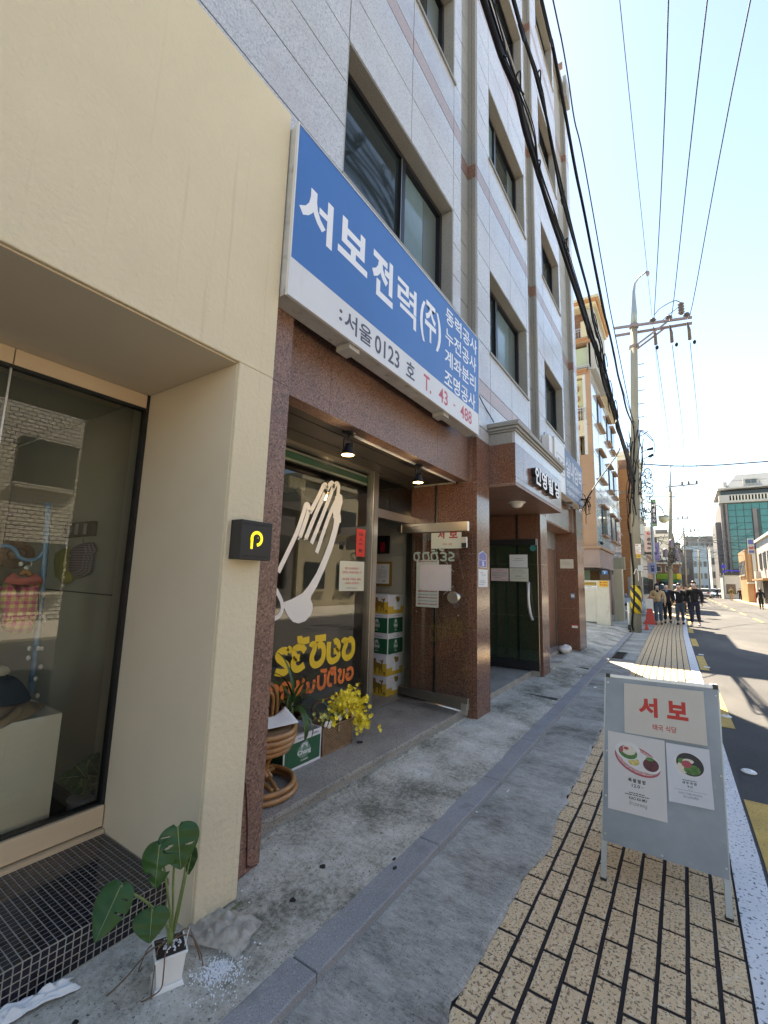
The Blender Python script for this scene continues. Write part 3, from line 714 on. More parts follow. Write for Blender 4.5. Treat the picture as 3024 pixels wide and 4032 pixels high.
# ---- second opening (entrance of the building)
MB().box(7.292, 7.698, G+.002, 2.75, .0, 3.1).build('pier_core', m_seam, gb)
for a, b in ((.03, .98), (.98, 1.80), (1.80, 2.615)): redpan(7.282, 7.70, a, b, G-.003, m_red)
redpan(7.282, 10.26, 2.617, 3.14, LY-.02, m_red)
for (a, b) in ((.16, .98), (.98, 1.80), (1.80, 2.613)):
    for (y0, y1) in ((G+.048, 2.225), (2.262, 2.78)):
        MB().box(7.272, 7.291, y0, y1, a+.0015, b-.0015).build('red_stone_panel', m_red, gb)
MB().box(7.266, 7.291, 2.227, 2.26, .16, 2.613).build('door_pocket', m_black, gb)
MB().box(5.0, 7.27, 2.03, 3.6, .0, .155).build('entrance_floor', m_step, gb, bevel=.004)
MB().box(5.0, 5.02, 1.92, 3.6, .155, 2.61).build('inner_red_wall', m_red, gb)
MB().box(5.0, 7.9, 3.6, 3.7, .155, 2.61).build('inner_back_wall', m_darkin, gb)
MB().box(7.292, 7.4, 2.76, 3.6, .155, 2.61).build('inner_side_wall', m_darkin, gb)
fr = MB(); fr.box(5.02, 7.26, 2.80, 2.86, 2.12, 2.2); 
for x in (5.9, 6.5, 7.05): fr.box(x, x+.05, 2.80, 2.86, .155, 2.12)
fr.build('green_screen_frame', M('green_metal', (.02,.13,.10), .4), gb)
MB().poly([(5.02,2.83,.155),(7.26,2.83,.155),(7.26,2.83,2.12),(5.02,2.83,2.12)]).build('green_screen_pane', m_glass_g, gb)
# open green glass door
d2 = 7.20
dr = MB().box(d2-.02, d2+.02, 1.90, 2.72, 2.10, 2.20).build('open_green_glass_door', m_blackm, gb)
MB().poly([(d2,1.905,.30),(d2,2.70,.30),(d2,2.70,2.10),(d2,1.905,2.10)]).build('pane', m_glass_g, dr)
MB().box(d2-.022, d2+.022, 1.90, 2.72, .172, .30).build('bottom_rail', m_blackm, dr)
MB().box(d2-.02, d2+.02, 1.895, 1.90, .172, 2.2).build('door_edge', m_steel_d, dr)
MB().box(d2-.0225, d2-.0205, 1.905, 1.915, 2.1, 2.2).build('corner_tab', m_white, dr)
mb = MB(); mb.tube(smooth_path([(d2-.02,2.045,1.51),(d2-.06,2.035,1.40),(d2-.07,2.03,1.2),(d2-.06,2.01,1.02),(d2-.02,1.99,.93)],4), .024, 8); mb.build('bow_handle', m_alu, dr, smooth=True)
MB().lathe([(.05,0),(.05,.003)], (d2-.001, 1.966, 2.052), 24, axis=(-1,0,0)).build('green_disc', M('green_sticker', (.02,.20,.17), .6), dr)
# canopy over the entrance
cx0, cx1, cy = 5.003, 7.36, 1.55
MB().box(cx0+.02, cx1-.02, cy+.02, 2.8, 2.66, 3.25).build('canopy_core', m_seam, gb)
MB().box(cx0, cx1, cy, 2.79, 2.617, 2.655).build('canopy_soffit', m_red_matt, gb)
for a, b in ((cx0, 5.32), (5.32, 6.22), (6.22, 7.0), (7.0, cx1)):
    for z0_, z1_ in ((2.657, 2.72), (2.72, 3.13)):
        MB().box(a+.002, b-.002, cy-.002, cy+.03, z0_+.0015, z1_-.0015).build('canopy_panel', m_red, gb)
    MB().box(a+.002, b-.002, cy-.002, cy+.03, 3.1315, 3.268).build('canopy_frieze', m_granite, gb)
MB().box(cx0-.001, cx0+.019, cy+.031, G-.005, 2.657, 3.13).build('canopy_side_panel', m_red, gb)
MB().box(cx0-.001, cx0+.019, cy+.031, G-.005, 3.1315, 3.268).build('canopy_side_frieze', m_granite_r, gb)
for i, (o_, z0_, z1_) in enumerate(((.02, 3.27, 3.295), (.04, 3.296, 3.33), (.065, 3.331, 3.385))):
    MB().box(cx0-o_, cx1+o_, cy-o_, G-.003, z0_, z1_).build('cornice_course', m_granite_r, gb, bevel=.005)
dl = T('dome_lamp', 'unlit white dome lamp under the entrance canopy', 'lamp', (6.13, 1.885, 2.617))
MB().lathe([(.105,0),(.105,-.012),(.09,-.02),(.082,-.045),(.06,-.068),(.02,-.078)], (6.13,1.885,2.6165), 28).build('dome', m_ceramic, dl, smooth=True)
MB().lathe([(.118,0),(.118,-.010)], (6.13,1.885,2.6168), 28).build('rim', m_white, dl)
# third opening with steps and shutter
for a, b in ((.09, .98), (.98, 1.80), (1.80, 2.615), (2.615, 3.14)): redpan(10.262, 11.0, a, b, G-.003, m_red)
MB().box(10.272, 10.998, G+.05, 2.6, 0, 3.2).build('pier_core', m_seam, gb)
for (a, b) in ((.14, .98), (.98, 1.80), (1.80, 2.613)): MB().box(10.252, 10.271, G+.048, 2.31, a+.0015, b-.0015).build('red_stone_panel', m_red, gb)
MB().box(10.248, 10.27, 2.312, 2.345, .14, 2.613).build('pocket_rail', m_steel_d, gb)
MB().box(7.70, 10.27, 2.35, 2.6, .0, 2.61).build('inner_wall', m_red_matt, gb)
for k in range(9): MB().box(9.2, 10.25, 2.332, 2.35, 2.24+k*.042, 2.278+k*.042).build('shutter_slat', m_galv_e, gb)
MB().box(7.70, 10.27, 1.972, 2.6, 2.60, 2.7).build('inner_soffit', m_red_matt, gb)
MB().box(7.70, 10.25, 2.15, 2.35, .0, .19).build('stone_step', m_step, gb)
MB().box(7.70, 11.1, 1.885, 2.15, .0, .125).build('stone_step', m_conc, gb)
# ---- lettering on the canopy
ln = T('building_name_letters', 'four raised white Hangul letters 인영빌딩 on the entrance canopy', 'lettering', (6.3, 1.53, 2.88))
for ch, a, b, z0_, z1_ in (('인', 5.65, 5.95, 2.765, 3.00), ('영', 5.97, 6.27, 2.763, 2.995), ('빌', 6.32, 6.62, 2.760, 2.995), ('딩', 6.70, 7.0, 2.765, 3.00)):
    t = text(ch, (a, 1.492, z0_), (b-a-.04, 0, 0), (0, 0, z1_-z0_), m_whitelet, ln, 'letter', off=.035, lift=0)
    t2 = text(ch, (a, 1.495, z0_), (b-a-.04, 0, 0), (0, 0, z1_-z0_), m_black, ln, 'letter_side', off=.035, lift=0)
    t2.modifiers.new('thick', 'SOLIDIFY').thickness = .052; t2.modifiers['thick'].offset = -1
# ------------------------------------------------------------------ big blue sign
bs = T('blue_shop_sign', 'long blue and white box sign with white Hangul lettering above the first shop', 'sign', (2.9, 1.72, 3.04))
SX0, SX1, SY, SZ0, SZ1, SB = 1.532, 4.312, 1.716, 3.035, 4.142, 3.272
MB().box(SX0+.006, SX1-.006, SY+.012, G-.004, SZ0+.010, SZ1-.006).build('case', m_signedge, bs, bevel=.003)
MB().box(SX0+.008, SX1-.008, SY+.005, SY+.0115, SB, SZ1-.008).build('blue_face', m_bluesign, bs)
MB().box(SX0+.008, SX1-.008, SY+.005, SY+.0115, SZ0+.012, SB-.0005).build('white_face', m_whitesign, bs)
fr = MB(); fr.box(SX0, SX1, SY, SY+.02, SZ1-.008, SZ1); fr.box(SX0, SX1, SY, SY+.02, SZ0, SZ0+.012); fr.box(SX0, SX0+.008, SY, SY+.02, SZ0+.012, SZ1-.008); fr.box(SX1-.008, SX1, SY, SY+.02, SZ0+.012, SZ1-.008)
fr.build('trim', m_whitesign, bs)
for x in (2.12, 3.52): MB().box(x, x+.11, SY+.03, G-.01, SZ0-.028, SZ0+.0085).build('bracket', m_signedge, bs)
sy = SY+.005
def s_at(p): q = on_y(*p, sy); return q.x, q.z
def stext(body, tl, br, mat, off, parent=bs, par=None):
    off *= 1.55
    """text box from its photographed top-left and bottom-right corners on the sign plane"""
    (x0, z1), (x1, z0_) = s_at(tl), s_at(br); return text(body, (x0, sy, z0_), (x1-x0, 0, 0), (0, 0, z1-z0_), mat, parent, off=off)
cB2 = crop(1100, 0, 1.2762); cC = crop(1500, 1000, 2.07375)
stext('서', cB2(110, 868), cB2(262, 1262), m_whitelet, .022)
stext('보', cB2(302, 1060), cB2(440, 1400), m_whitelet, .022)
stext('전', cB2(470, 1225), cB2(568, 1556), m_whitelet, .022)
stext('력', cB2(596, 1372), cB2(686, 1668), m_whitelet, .010)
stext('(', cC(322, 352), cC(357, 720), m_whitelet, .02)
stext('주', cC(362, 360), cC(447, 770), m_whitelet, .014)
stext(')', cC(452, 475), cC(488, 825), m_whitelet, .02)
for i, (body, tl, br) in enumerate((('동력공사', (530, 448), (783, 800)), ('누전공사', (527, 600), (777, 945)), ('계좌분리', (522, 765), (772, 1095)), ('조명공사', (518, 925), (770, 1240)))):
    (x0, z1), (x1, z0_) = s_at(cC(*tl)), s_at(cC(*br)); zt = SZ1-.06-i*.212
    text(body, (x0, sy, zt-.165), (x1-x0, 0, 0), (0, 0, .165), m_whitelet, bs, off=.015)
zr0, zr1 = SZ0+.055, SB-.045
def row(body, xa, xb, mat, off=.018, a=zr0, b=zr1): text(body, (xa, sy, a), (xb-xa, 0, 0), (0, 0, b-a), mat, bs, off=off)
xs_ = [s_at(cB2(302, 1600))[0], s_at(cB2(464, 1700))[0]]
row(':', xs_[0]-.005, xs_[0]+.025, m_navylet, a=zr0+.03, b=zr1-.03); row('서울', xs_[0]+.05, xs_[1], m_navylet, off=.018)
row('0123', s_at(cB2(478, 1760))[0], s_at(cC(150, 860))[0], m_navylet, off=.015)
row('호', s_at(cC(205, 950))[0], s_at(cC(275, 980))[0], m_navylet)
row('T.', s_at(cC(348, 1050))[0], s_at(cC(410, 1150))[0], m_redlet)
row('43', s_at(cC(472, 1160))[0], s_at(cC(545, 1180))[0], m_redlet, off=.015)
row('-', s_at(cC(590, 1240))[0], s_at(cC(606, 1245))[0], m_redlet, a=zr0+.06, b=zr0+.075)
row('488', s_at(cC(648, 1290))[0], s_at(cC(740, 1330))[0], m_redlet, off=.015)
# second sign further along
s2 = T('climbing_shop_sign', 'blue box sign 실내암벽 with a white THE panel beyond the entrance canopy', 'sign', (9, 1.72, 3.14))
xa = on_y(*cE(738, 300), SY).x; xb = on_y(*cE(827, 500), SY).x; xc = 10.30
MB().box(xa, xc, SY+.01, G-.004, 3.13, 4.04).build('case', m_signedge, s2)
MB().box(xa, xb, SY, SY+.0095, 3.13, 4.04).build('white_face', m_whitesign, s2)
MB().box(xb+.001, xc, SY, SY+.0095, 3.14, 4.04).build('blue_face', M('faded_blue_film', (.10,.15,.27), .5), s2)
mlight = M('pale_lettering', (.55,.58,.66), .5)
text('실내암벽', (xb+.08, SY, 3.52), (xc-xb-.2, 0, 0), (0, 0, .40), mlight, s2, off=.02)
text('암벽교육·등산용품 판매', (xb+.10, SY, 3.34), (xc-xb-.25, 0, 0), (0, 0, .12), mlight, s2, off=.02)
text('다음카페 인공암벽', (xb+.10, SY, 3.19), (xc-xb-.25, 0, 0), (0, 0, .10), mlight, s2, off=.02)
text('THE', (xa+.20, SY, 3.50), (xb-xa-.32, 0, 0), (0, 0, .22), m_ink_g, s2, off=.01)
fr = MB()
for bx in ((xa+.12, xb-.06, 3.44, 3.452), (xa+.12, xb-.06, 3.78, 3.792), (xa+.12, xa+.132, 3.452, 3.78), (xb-.072, xb-.06, 3.452, 3.78)): fr.box(bx[0], bx[1], SY-.002, SY-.0005, bx[2], bx[3])
fr.build('logo_frame', m_ink_g, s2)
for x in (xa+.3, 9.3): MB().box(x, x+.12, SY+.03, G-.01, 3.10, 3.129).build('bracket', m_steel_d, s2)
MB().bar((xa-.25, G-.05, 3.35), (xa-.25, G-.05, 4.05), .03, .03).build('side_post', m_galv_e, s2)
MB().box(xa-.27, xa-.01, SY+.03, G-.01, 3.4, 4.0).build('junction_panel', m_whitesign, s2)
# ------------------------------------------------------------------ flat print helpers
class Q:
    """a flat sheet with four corners (top-left, top-right, bottom-right, bottom-left); map(u right, v down)"""
    def __init__(s, tl, tr, br, bl): s.c = [Vector(p) for p in (tl, tr, br, bl)]; s.N = (s.c[1]-s.c[0]).cross(s.c[0]-s.c[3]).normalized()
    def at(s, u, v, lift=0.0):
        a = s.c[0].lerp(s.c[1], u); b = s.c[3].lerp(s.c[2], u); return a.lerp(b, v) + s.N*lift
    def sheet(s, name, mat, parent, th=.0012, us=(0,1), vs=(0,1), lift=0.0):
        return MB().slab([s.at(us[0],vs[1],lift), s.at(us[1],vs[1],lift), s.at(us[1],vs[0],lift), s.at(us[0],vs[0],lift)], s.N*th).build(name, mat, parent)
    def ell(s, name, mat, parent, cu, cv, ru_, rv, lift, n=28, a0=0, a1=360, rot=0):
        pts = []
        for i in range(n):
            a = math.radians(a0+(a1-a0)*i/(n-1 if a1-a0 < 360 else n)); x, y = ru_*math.cos(a), rv*math.sin(a)
            pts.append(s.at(cu+x*math.cos(rot)-y*math.sin(rot), cv+x*math.sin(rot)+y*math.cos(rot), lift))
        mb = MB(); mb.poly(pts); return mb_raw(mb, name, mat, parent)
    def txt(s, body, u0, u1, v0, v1, mat, parent, off=0.0, lift=.002, name='lettering'):
        O = s.at(u0, v1); return text(body, O, s.at(u1, v1)-O, s.at(u0, v0)-O, mat, parent, name, off=off, lift=lift)
    def lines(s, mat, parent, rows, lift=.002, name='small_print', seed=1):
        r = random.Random(seed); mb = MB()
        for v, u0, u1, h in rows:
            u = u0
            while u < u1:
                w_ = min(u1-u, r.uniform(.02, .07)); mb.add([s.at(u, v-h/2, lift), s.at(u+w_*.8, v-h/2, lift), s.at(u+w_*.8, v+h/2, lift), s.at(u, v+h/2, lift)], [(0,1,2,3)]); u += w_
        return mb_raw(mb, name, mat, parent)
def QX(tl, br, X, xn=-1):
    """sheet in a plane of constant X facing -X, from two photographed corners"""
    a = on_x(*tl, X); b = on_x(*br, X); return Q((X,a.y,a.z), (X,b.y,a.z), (X,b.y,b.z), (X,a.y,b.z))
def QY(tl, br, Y):
    a = on_y(*tl, Y); b = on_y(*br, Y); return Q((a.x,Y,a.z), (b.x,Y,a.z), (b.x,Y,b.z), (a.x,Y,b.z))
def sheet_thing(name, q, mat, label, cat, group=None, th=.0012):
    t = T(name, label, cat, q.at(.5, 1), group); q.sheet('sheet', mat, t, th); return t
# ---- A-board
ab = T('sandwich_board', 'grey metal A-board with three Thai menu posters standing on the brick pavement', 'sandwich board', (2.95, .17, 0))
FL, FR = Vector((2.752, .438, 0)), Vector((2.790, -.092, 0)); TL_, TR_ = Vector((2.832, .388, 1.0)), Vector((2.894, -.112, 1.0))
def AB(u, v): return (FL.lerp(FR, u)).lerp(TL_.lerp(TR_, u), v)
N_ = (FR-FL).cross(TL_-FL).normalized(); N_ = N_ if N_.x < 0 else -N_
MB().slab([AB(-.002,.185), AB(1.002,.165), AB(1.0,1.0), AB(0,1.0)], -N_*.004).build('front_panel', m_galv, ab)
fr = MB()
for u in (.012, .988): fr.bar(AB(u, 0)-N_*.016, AB(u, 1.0)-N_*.016, .026, .024, up=N_)
fr.bar(AB(0, .99)-N_*.016, AB(1, .99)-N_*.016, .022, .022, up=N_)
fr.build('front_frame', m_galv_e, ab)
MB().slab([AB(-.006,.9985)+N_*.003, AB(1.006,.9985)+N_*.003, AB(1.006,1.012)+N_*.003, AB(-.006,1.012)+N_*.003], -N_*.03).build('top_edge', m_alu, ab)
for u in (-.004, .96): MB().slab([AB(u,.996)+N_*.005, AB(u+.044,.996)+N_*.005, AB(u+.044,1.016)+N_*.005, AB(u,1.016)+N_*.005], -N_*.036).build('corner_cap', m_black, ab)
BL_, BR_ = Vector((3.36, .47, 0)), Vector((3.42, -.07, 0))
bk = MB()
for u in (.012, .988): bk.bar(BL_.lerp(BR_, u), AB(u, .985)-N_*.045, .024, .024, up=(1,0,0))
bk.build('back_legs', m_galv_e, ab)
bN = (BR_-BL_).cross(AB(0,.98)-BL_)
def BB(u, v): return BL_.lerp(BR_, u).lerp(AB(u, .985)-N_*.06, v)
MB().slab([BB(0,.2), BB(1,.2), BB(1,.97), BB(0,.97)], (.004,0,0)).build('back_panel', m_galv, ab)
for u, v in ((.02,.97),(.5,.975),(.98,.965),(.02,.62),(.985,.6),(.02,.22),(.5,.19),(.985,.21),(.02,.4)):
    MB().lathe([(.0055,0),(.004,.003)], AB(u, v)+N_*.0002, 8, axis=N_).build('rivet', m_alu, ab)
for u in (.012, .988): MB().bar(AB(u,0)-N_*.016, AB(u,.012)-N_*.016, .03, .028, up=N_).build('rubber_foot', m_black, ab)
def on_ab(p, off=.0):
    d = ray(*p); P0 = AB(0,0)+N_*off; t = (P0-Vector((0,0,CAMZ))).dot(N_)/d.dot(N_); return Vector((0,0,CAMZ))+d*t
def QA(pts, off): return Q(*[on_ab(cA(*p), off) for p in pts])
p1 = QA(((472,348),(1050,410),(1081,806),(478,706)), .0006)
t = T('name_poster', 'cream poster with red 서보 lettering at the top of the A-board', 'poster', p1.at(.5, 1)); p1.sheet('sheet', M('warm_grey_poster', (.58,.55,.50), .55, var=.03, vs=9), t)
p1.txt('서', .19, .43, .24, .62, m_redink, t, .045); p1.txt('보', .545, .80, .25, .60, m_redink, t, .045); p1.txt('태국 식당', .36, .65, .745, .865, m_redink, t, .012)
p2 = QA(((357,693),(768,768),(791,1363),(358,1255)), .0024)
t = T('pork_rice_poster', 'larger left menu poster with red-rimmed plate and price 12.0', 'poster', p2.at(.5, 1)); p2.sheet('sheet', M('poster_paper', (.60,.595,.60), .5, var=.03, vs=7), t)
m_pr = M('print_red_rim', (.42,.07,.10), .5); m_ps = M('print_food_brown', (.10,.02,.035), .45, var=.5, vs=60); m_pg = M('print_green_veg', (.07,.19,.05), .5, var=.5, vs=70); m_pw = M('print_plate_white', (.66,.66,.68), .5, var=.05, vs=40)
m_pp = M('print_pink_pattern', (.55,.33,.34), .5, var=.4, vs=90); m_pe = M('print_egg_white', (.68,.62,.53), .5, var=.12, vs=60); m_py = M('print_yellow', (.55,.46,.16), .5, var=.4, vs=60)
p2.ell('plate_rim', m_pr, t, .52, .325, .40, .175, .0016, rot=.18); p2.ell('plate_pattern', m_pp, t, .525, .322, .375, .155, .0020, rot=.18); p2.ell('plate_white', m_pw, t, .53, .318, .315, .118, .0024, rot=.18)
p2.ell('garnish_yellow', m_py, t, .46, .34, .10, .05, .0028); p2.ell('bowl_one', m_pw, t, .36, .215, .225, .118, .0030); p2.ell('greens', m_pg, t, .36, .235, .165, .083, .0034, rot=.1); p2.ell('egg', m_pe, t, .375, .205, .125, .062, .0038); p2.ell('chilli', m_pr, t, .33, .185, .045, .02, .0042); p2.ell('chilli', m_pr, t, .25, .205, .03, .04, .0042)
p2.ell('bowl_two', m_pw, t, .745, .345, .18, .108, .0040); p2.ell('stewed_meat', m_ps, t, .755, .34, .135, .083, .0044); p2.ell('herb', m_pg, t, .74, .268, .07, .024, .0048)
p2.txt('족 발 덮 밥', .36, .66, .555, .605, m_ink, t, .035); p2.txt('12.0', .42, .56, .625, .665, m_ink, t, .015); p2.sheet('dash', m_ink, t, .0002, (.59,.62), (.645,.650), .002)
p2.lines(m_ink, t, [(.738,.37,.64,.010),(.762,.30,.72,.010)], .0018, seed=3)
p2.txt('KAO KA MU', .37, .67, .785, .822, m_ink, t, .02); p2.txt('ข้าวขาหมู', .37, .67, .838, .905, m_ink_g, t, .012)
p3 = QA(((776,780),(1091,832),(1131,1272),(800,1205)), .0040)
t = T('prawn_soup_poster', 'smaller right menu poster with dark soup bowl and price 9.0', 'poster', p3.at(.5, 1)); p3.sheet('sheet', M('cool_poster_paper', (.60,.62,.68), .4, var=.03, vs=7), t)
p3.ell('bowl_outside', m_pw, t, .50, .335, .36, .225, .0016); p3.ell('bowl_inside', M('print_dark_bowl', (.02,.018,.03), .4), t, .535, .315, .315, .19, .0020, rot=.12)
p3.ell('noodles', m_pe, t, .40, .37, .16, .105, .0024); p3.ell('greens', m_pg, t, .58, .40, .19, .085, .0028); p3.ell('greens', m_pg, t, .36, .27, .10, .05, .0028); p3.ell('rice', m_pe, t, .50, .26, .13, .04, .0030); p3.ell('chilli_paste', m_pr, t, .46, .315, .115, .062, .0034)
p3.lines(m_ink, t, [(.590,.34,.66,.011)], .0018, seed=5); p3.txt('새 우 국 밥', .33, .66, .61, .655, m_ink, t, .03); p3.txt('9.0', .44, .56, .675, .71, m_ink, t, .012)
p3.lines(m_ink_g, t, [(.742,.46,.57,.007),(.765,.13,.87,.007)], .0018, seed=6); p3.txt('KAO TOM GOONG', .24, .76, .80, .83, m_ink_g, t, .012); p3.txt('ข้าวต้มกุ้ง', .34, .67, .845, .90, m_ink_g, t, .008)
# ---- papers on the open door and the pilaster
X1 = dx-.004
q = QX(cF(1030,884), cF(1205,972), X1)
t = sheet_thing('door_name_sheet', q, M('greenish_paper', (.52,.56,.48), .7), 'pale green sheet with red 서보 partly covered by the door top rail', 'paper notice', 'papers taped to the open glass door')
q.txt('서', .22, .45, -.12, .38, m_dredink, t, .04); q.txt('보', .60, .88, -.12, .36, m_dredink, t, .04); q.txt('태국 식당', .40, .70, .66, .80, m_redink, t, .01)
q = QX(cF(945,1040), cF(1072,1318), X1-.001)
t = sheet_thing('striped_notice', q, M('grey_green_paper', (.46,.51,.46), .7), 'narrow tall notice repeating @seobo.seoul lines behind the blank sheet', 'paper notice', 'papers taped to the open glass door')
for v, mm in ((.03, m_dredink), (.665, m_dredink), (.735, m_ink_g), (.80, m_dredink), (.87, m_ink_g), (.935, m_dredink)): q.txt('@seobo.seoul', .08, .92, v-.022, v+.022, mm, t, .03)
q = QX(cF(965,1066), cF(1145,1221), X1-.003)
t = sheet_thing('blank_sheet', q, m_paper_g, 'blank pinkish grey sheet taped by its corners to the open glass door', 'paper notice', 'papers taped to the open glass door')
for (u0, v0, u1, v1) in ((-.10,.12,.13,-.06), (.84,-.10,1.08,.28), (-.05,.86,.10,1.03), (.76,1.14,1.08,.80)):
    mb = MB(); ribbon(mb, [q.at(u0,v0,.003), q.at(u1,v1,.003)], .006, q.N); mb_raw(mb, 'tape', m_vinyl_g, t)
vt = T('door_vinyl_letters', 'frosted green reversed Thai lettering stuck on the open glass door', 'vinyl lettering', (X1, 2.25, 1.7))
mb = MB(); VN = Vector((-1,0,0))
def strokes(mb, cr, X, paths, wd, N, fn=on_x, k=4):
    for P in paths: ribbon(mb, smooth_path([fn(*cr(*p), X) for p in P], k), wd, N)
strokes(mb, cD, X1-.0045, [[(925,690),(985,705),(1030,740),(1015,790),(945,815),(925,845),(960,865),(1045,862)], [(735,715),(800,700),(860,730),(850,780),(790,785)], [(790,785),(855,800),(855,855),(800,868),(740,850)],
    [(690,700),(610,705),(555,720),(545,800),(570,860),(630,870),(680,830),(665,760),(640,710)], [(500,695),(420,705),(370,720),(365,800),(390,860),(450,870),(490,830),(480,760),(460,710)],
    [(310,705),(250,700),(190,715),(170,780),(185,850),(240,865),(275,820),(268,760),(240,715)], [(540,650),(630,655)], [(720,620),(790,655),(805,620)]], .018, VN)
mb_raw(mb, 'letters', m_vinyl_g, vt)
Y1 = G-.0045
q = QY(cF(1303,1003), cF(1350,1085), Y1); 
npl = T('house_number_plate', 'small blue pointed house number plate reading 5 on the red pilaster', 'number plate', q.at(.5, 1))
MB().slab([q.at(0,1), q.at(1,1), q.at(1,.0), q.at(.5,-.26), q.at(0,.0)], (0,-.004,0)).build('rim', m_whitesign, npl)
mbl = M('number_plate_blue', (.10,.11,.42), .4); MB().slab([q.at(.05,.97), q.at(.95,.97), q.at(.95,.48), q.at(.05,.48)], (0,-.0055,0)).build('lower_field', mbl, npl); MB().slab([q.at(.05,.44), q.at(.95,.44), q.at(.95,.03), q.at(.5,-.20), q.at(.05,.03)], (0,-.0055,0)).build('upper_field', mbl, npl)
q.txt('5', .38, .64, .55, .90, m_whitelet, npl, .04, .007); q.lines(m_ink_g, npl, [(.20,.3,.7,.06),(.33,.15,.85,.06)], .0065)
q = QY(cF(1303,1092), cF(1357,1197), Y1)
t = sheet_thing('pilaster_notice', q, m_paper, 'white paper notice right below the blue house number plate', 'paper notice'); q.lines(m_ink_g, t, [(.2,.15,.5,.03),(.32,.3,.8,.03),(.65,.1,.7,.03),(.74,.1,.8,.03),(.85,.1,.6,.03)], .002)
X2 = d2-.004
q = QX(cE(345,1292), cE(504,1405), X2); t = sheet_thing('upper_door_notice', q, m_paper, 'white sheet highest on the green glass entrance door', 'paper notice', 'notices on the green glass door'); q.lines(m_ink_g, t, [(.3,.3,.75,.03),(.45,.2,.8,.03)], .002)
q = QX(cE(184,1410), cE(338,1522), X2); t = sheet_thing('pink_door_notice', q, m_paper_p, 'pink edged handwritten sheet, left one of the lower pair on the green door', 'paper notice', 'notices on the green glass door'); q.lines(m_redink, t, [(.14,.35,.7,.04),(.88,.55,.9,.03)], .002); q.lines(m_ink_g, t, [(.32,.08,.9,.04),(.46,.08,.92,.04),(.60,.08,.85,.04),(.74,.2,.6,.04)], .002)
q = QX(cE(346,1408), cE(512,1527), X2-.002); t = sheet_thing('printed_door_notice', q, m_paper_y, 'cream printed sheet, right one of the lower pair on the green door', 'paper notice', 'notices on the green glass door'); q.lines(m_ink_g, t, [(.15,.15,.7,.03),(.27,.1,.85,.02),(.38,.1,.85,.02),(.6,.3,.65,.06),(.78,.1,.9,.02)], .002)
X3 = 10.2505
q = QX(cE(785,1331), cE(904,1412), X3); t = sheet_thing('jamb_plate', q, m_paper_y, 'cream framed plate high on the red wall of the third opening', 'sign'); q.lines(m_ink_g, t, [(.3,.2,.7,.04),(.45,.15,.8,.03),(.6,.15,.7,.03)], .002)
q = QX(cE(878,1628), cE(914,1672), X3); t = sheet_thing('blue_sticker', q, M('sticker_blue', (.15,.33,.45), .5), 'small light blue sticker midway up the third red wall', 'sticker'); q.sheet('white_band', m_paper, t, .0014, (.1,.9), (.3,.7))
q = QX(cE(888,1900), cE(941,1932), X3); t = sheet_thing('low_sticker', q, m_paper, 'small white and red sticker low on the third red wall', 'sticker'); q.sheet('red_band', m_redink, t, .0014, (0,1), (.0,.3))
# ---- shop window vinyl and papers
VY = GY-.003; NY = Vector((0,-1,0))
hands = T('praying_hands_vinyl', 'large white praying hands outline on the restaurant window', 'vinyl graphic', (2.95, VY, 1.1)); mb = MB()
def sj(P, wd, k=4, cr=cJ, y=VY, m_=None): ribbon(m_ or mb, smooth_path([on_y(*cr(*p), y) for p in P], k), wd, NY)
sj([(40,1048),(130,862),(232,640),(300,440),(322,362),(348,362),(352,410),(330,500),(262,690)], .045)
sj([(365,440),(440,300),(505,165),(530,160),(528,215),(430,440),(322,706)], .045)
sj([(520,235),(578,140),(603,148),(592,215),(510,430),(380,755)], .045)
sj([(600,200),(635,140),(658,160),(655,215),(640,300),(560,480),(433,850)], .045)
sj([(612,500),(640,450),(664,470),(668,540)], .045); sj([(10,1215),(50,1290),(78,1360),(80,1430),(45,1500),(-25,1535)], .036)
for P in ([(255,690),(262,700)], [(318,700),(322,712)]): sj(P, .045)
pts = [(625,270),(665,238),(695,262),(700,330),(680,400),(672,470),(675,520),(640,660),(590,830),(520,1010),(440,1190),(380,1290),(372,1325),(390,1370),(395,1420),(375,1485),(320,1548),(250,1574),(190,1556),(145,1505),(112,1440),(84,1372),(84,1360),(180,1325),(290,1262),(350,1190),(430,1060),(500,900),(560,740),(600,600),(612,520),(600,430),(618,340)]
mb.poly([on_y(*cJ(*p), VY-.0012) for p in pts]); mb_raw(mb, 'outline', m_vinyl_w, hands)
yl = T('yellow_window_lettering', 'large yellow Thai lettering across the lower restaurant window', 'vinyl lettering', (2.95, VY, .7)); mb = MB()
for P in ([(350,445),(322,505),(300,545)], [(300,545),(245,515),(175,530),(118,590),(125,660),(190,715),(258,770),(282,830),(255,890),(180,920),(62,905)], [(610,525),(555,460),(480,455),(412,500),(408,580),(440,638),(508,645)], [(440,650),(395,720),(397,800),(440,850),(510,838),(590,770)],
          [(512,248),(512,325),(560,345),(683,315)], [(788,302),(985,272)], [(712,450),(730,412),(775,415),(772,500),(735,600),(728,700),(768,770),(850,760),(920,680),(944,560),(935,450),(890,405),(832,440)],
          [(1042,355),(1032,500),(1030,620),(1062,695),(1120,700),(1190,650),(1210,580),(1185,520),(1122,532)], [(1185,520),(1215,450),(1205,380),(1165,342),(1128,368)], [(1287,375),(1305,335),(1348,335),(1345,400),(1312,500),(1308,590),(1350,645),(1410,625),(1465,550),(1480,440),(1470,345),(1430,308),(1388,340)]):
    sj(P, .058, 5, cT, VY, mb)
mb_raw(mb, 'letters', m_vinyl_y, yl)
ol = T('orange_window_lettering', 'smaller orange Thai lettering below the yellow line on the restaurant window', 'vinyl lettering', (2.95, VY, .45)); mb = MB()
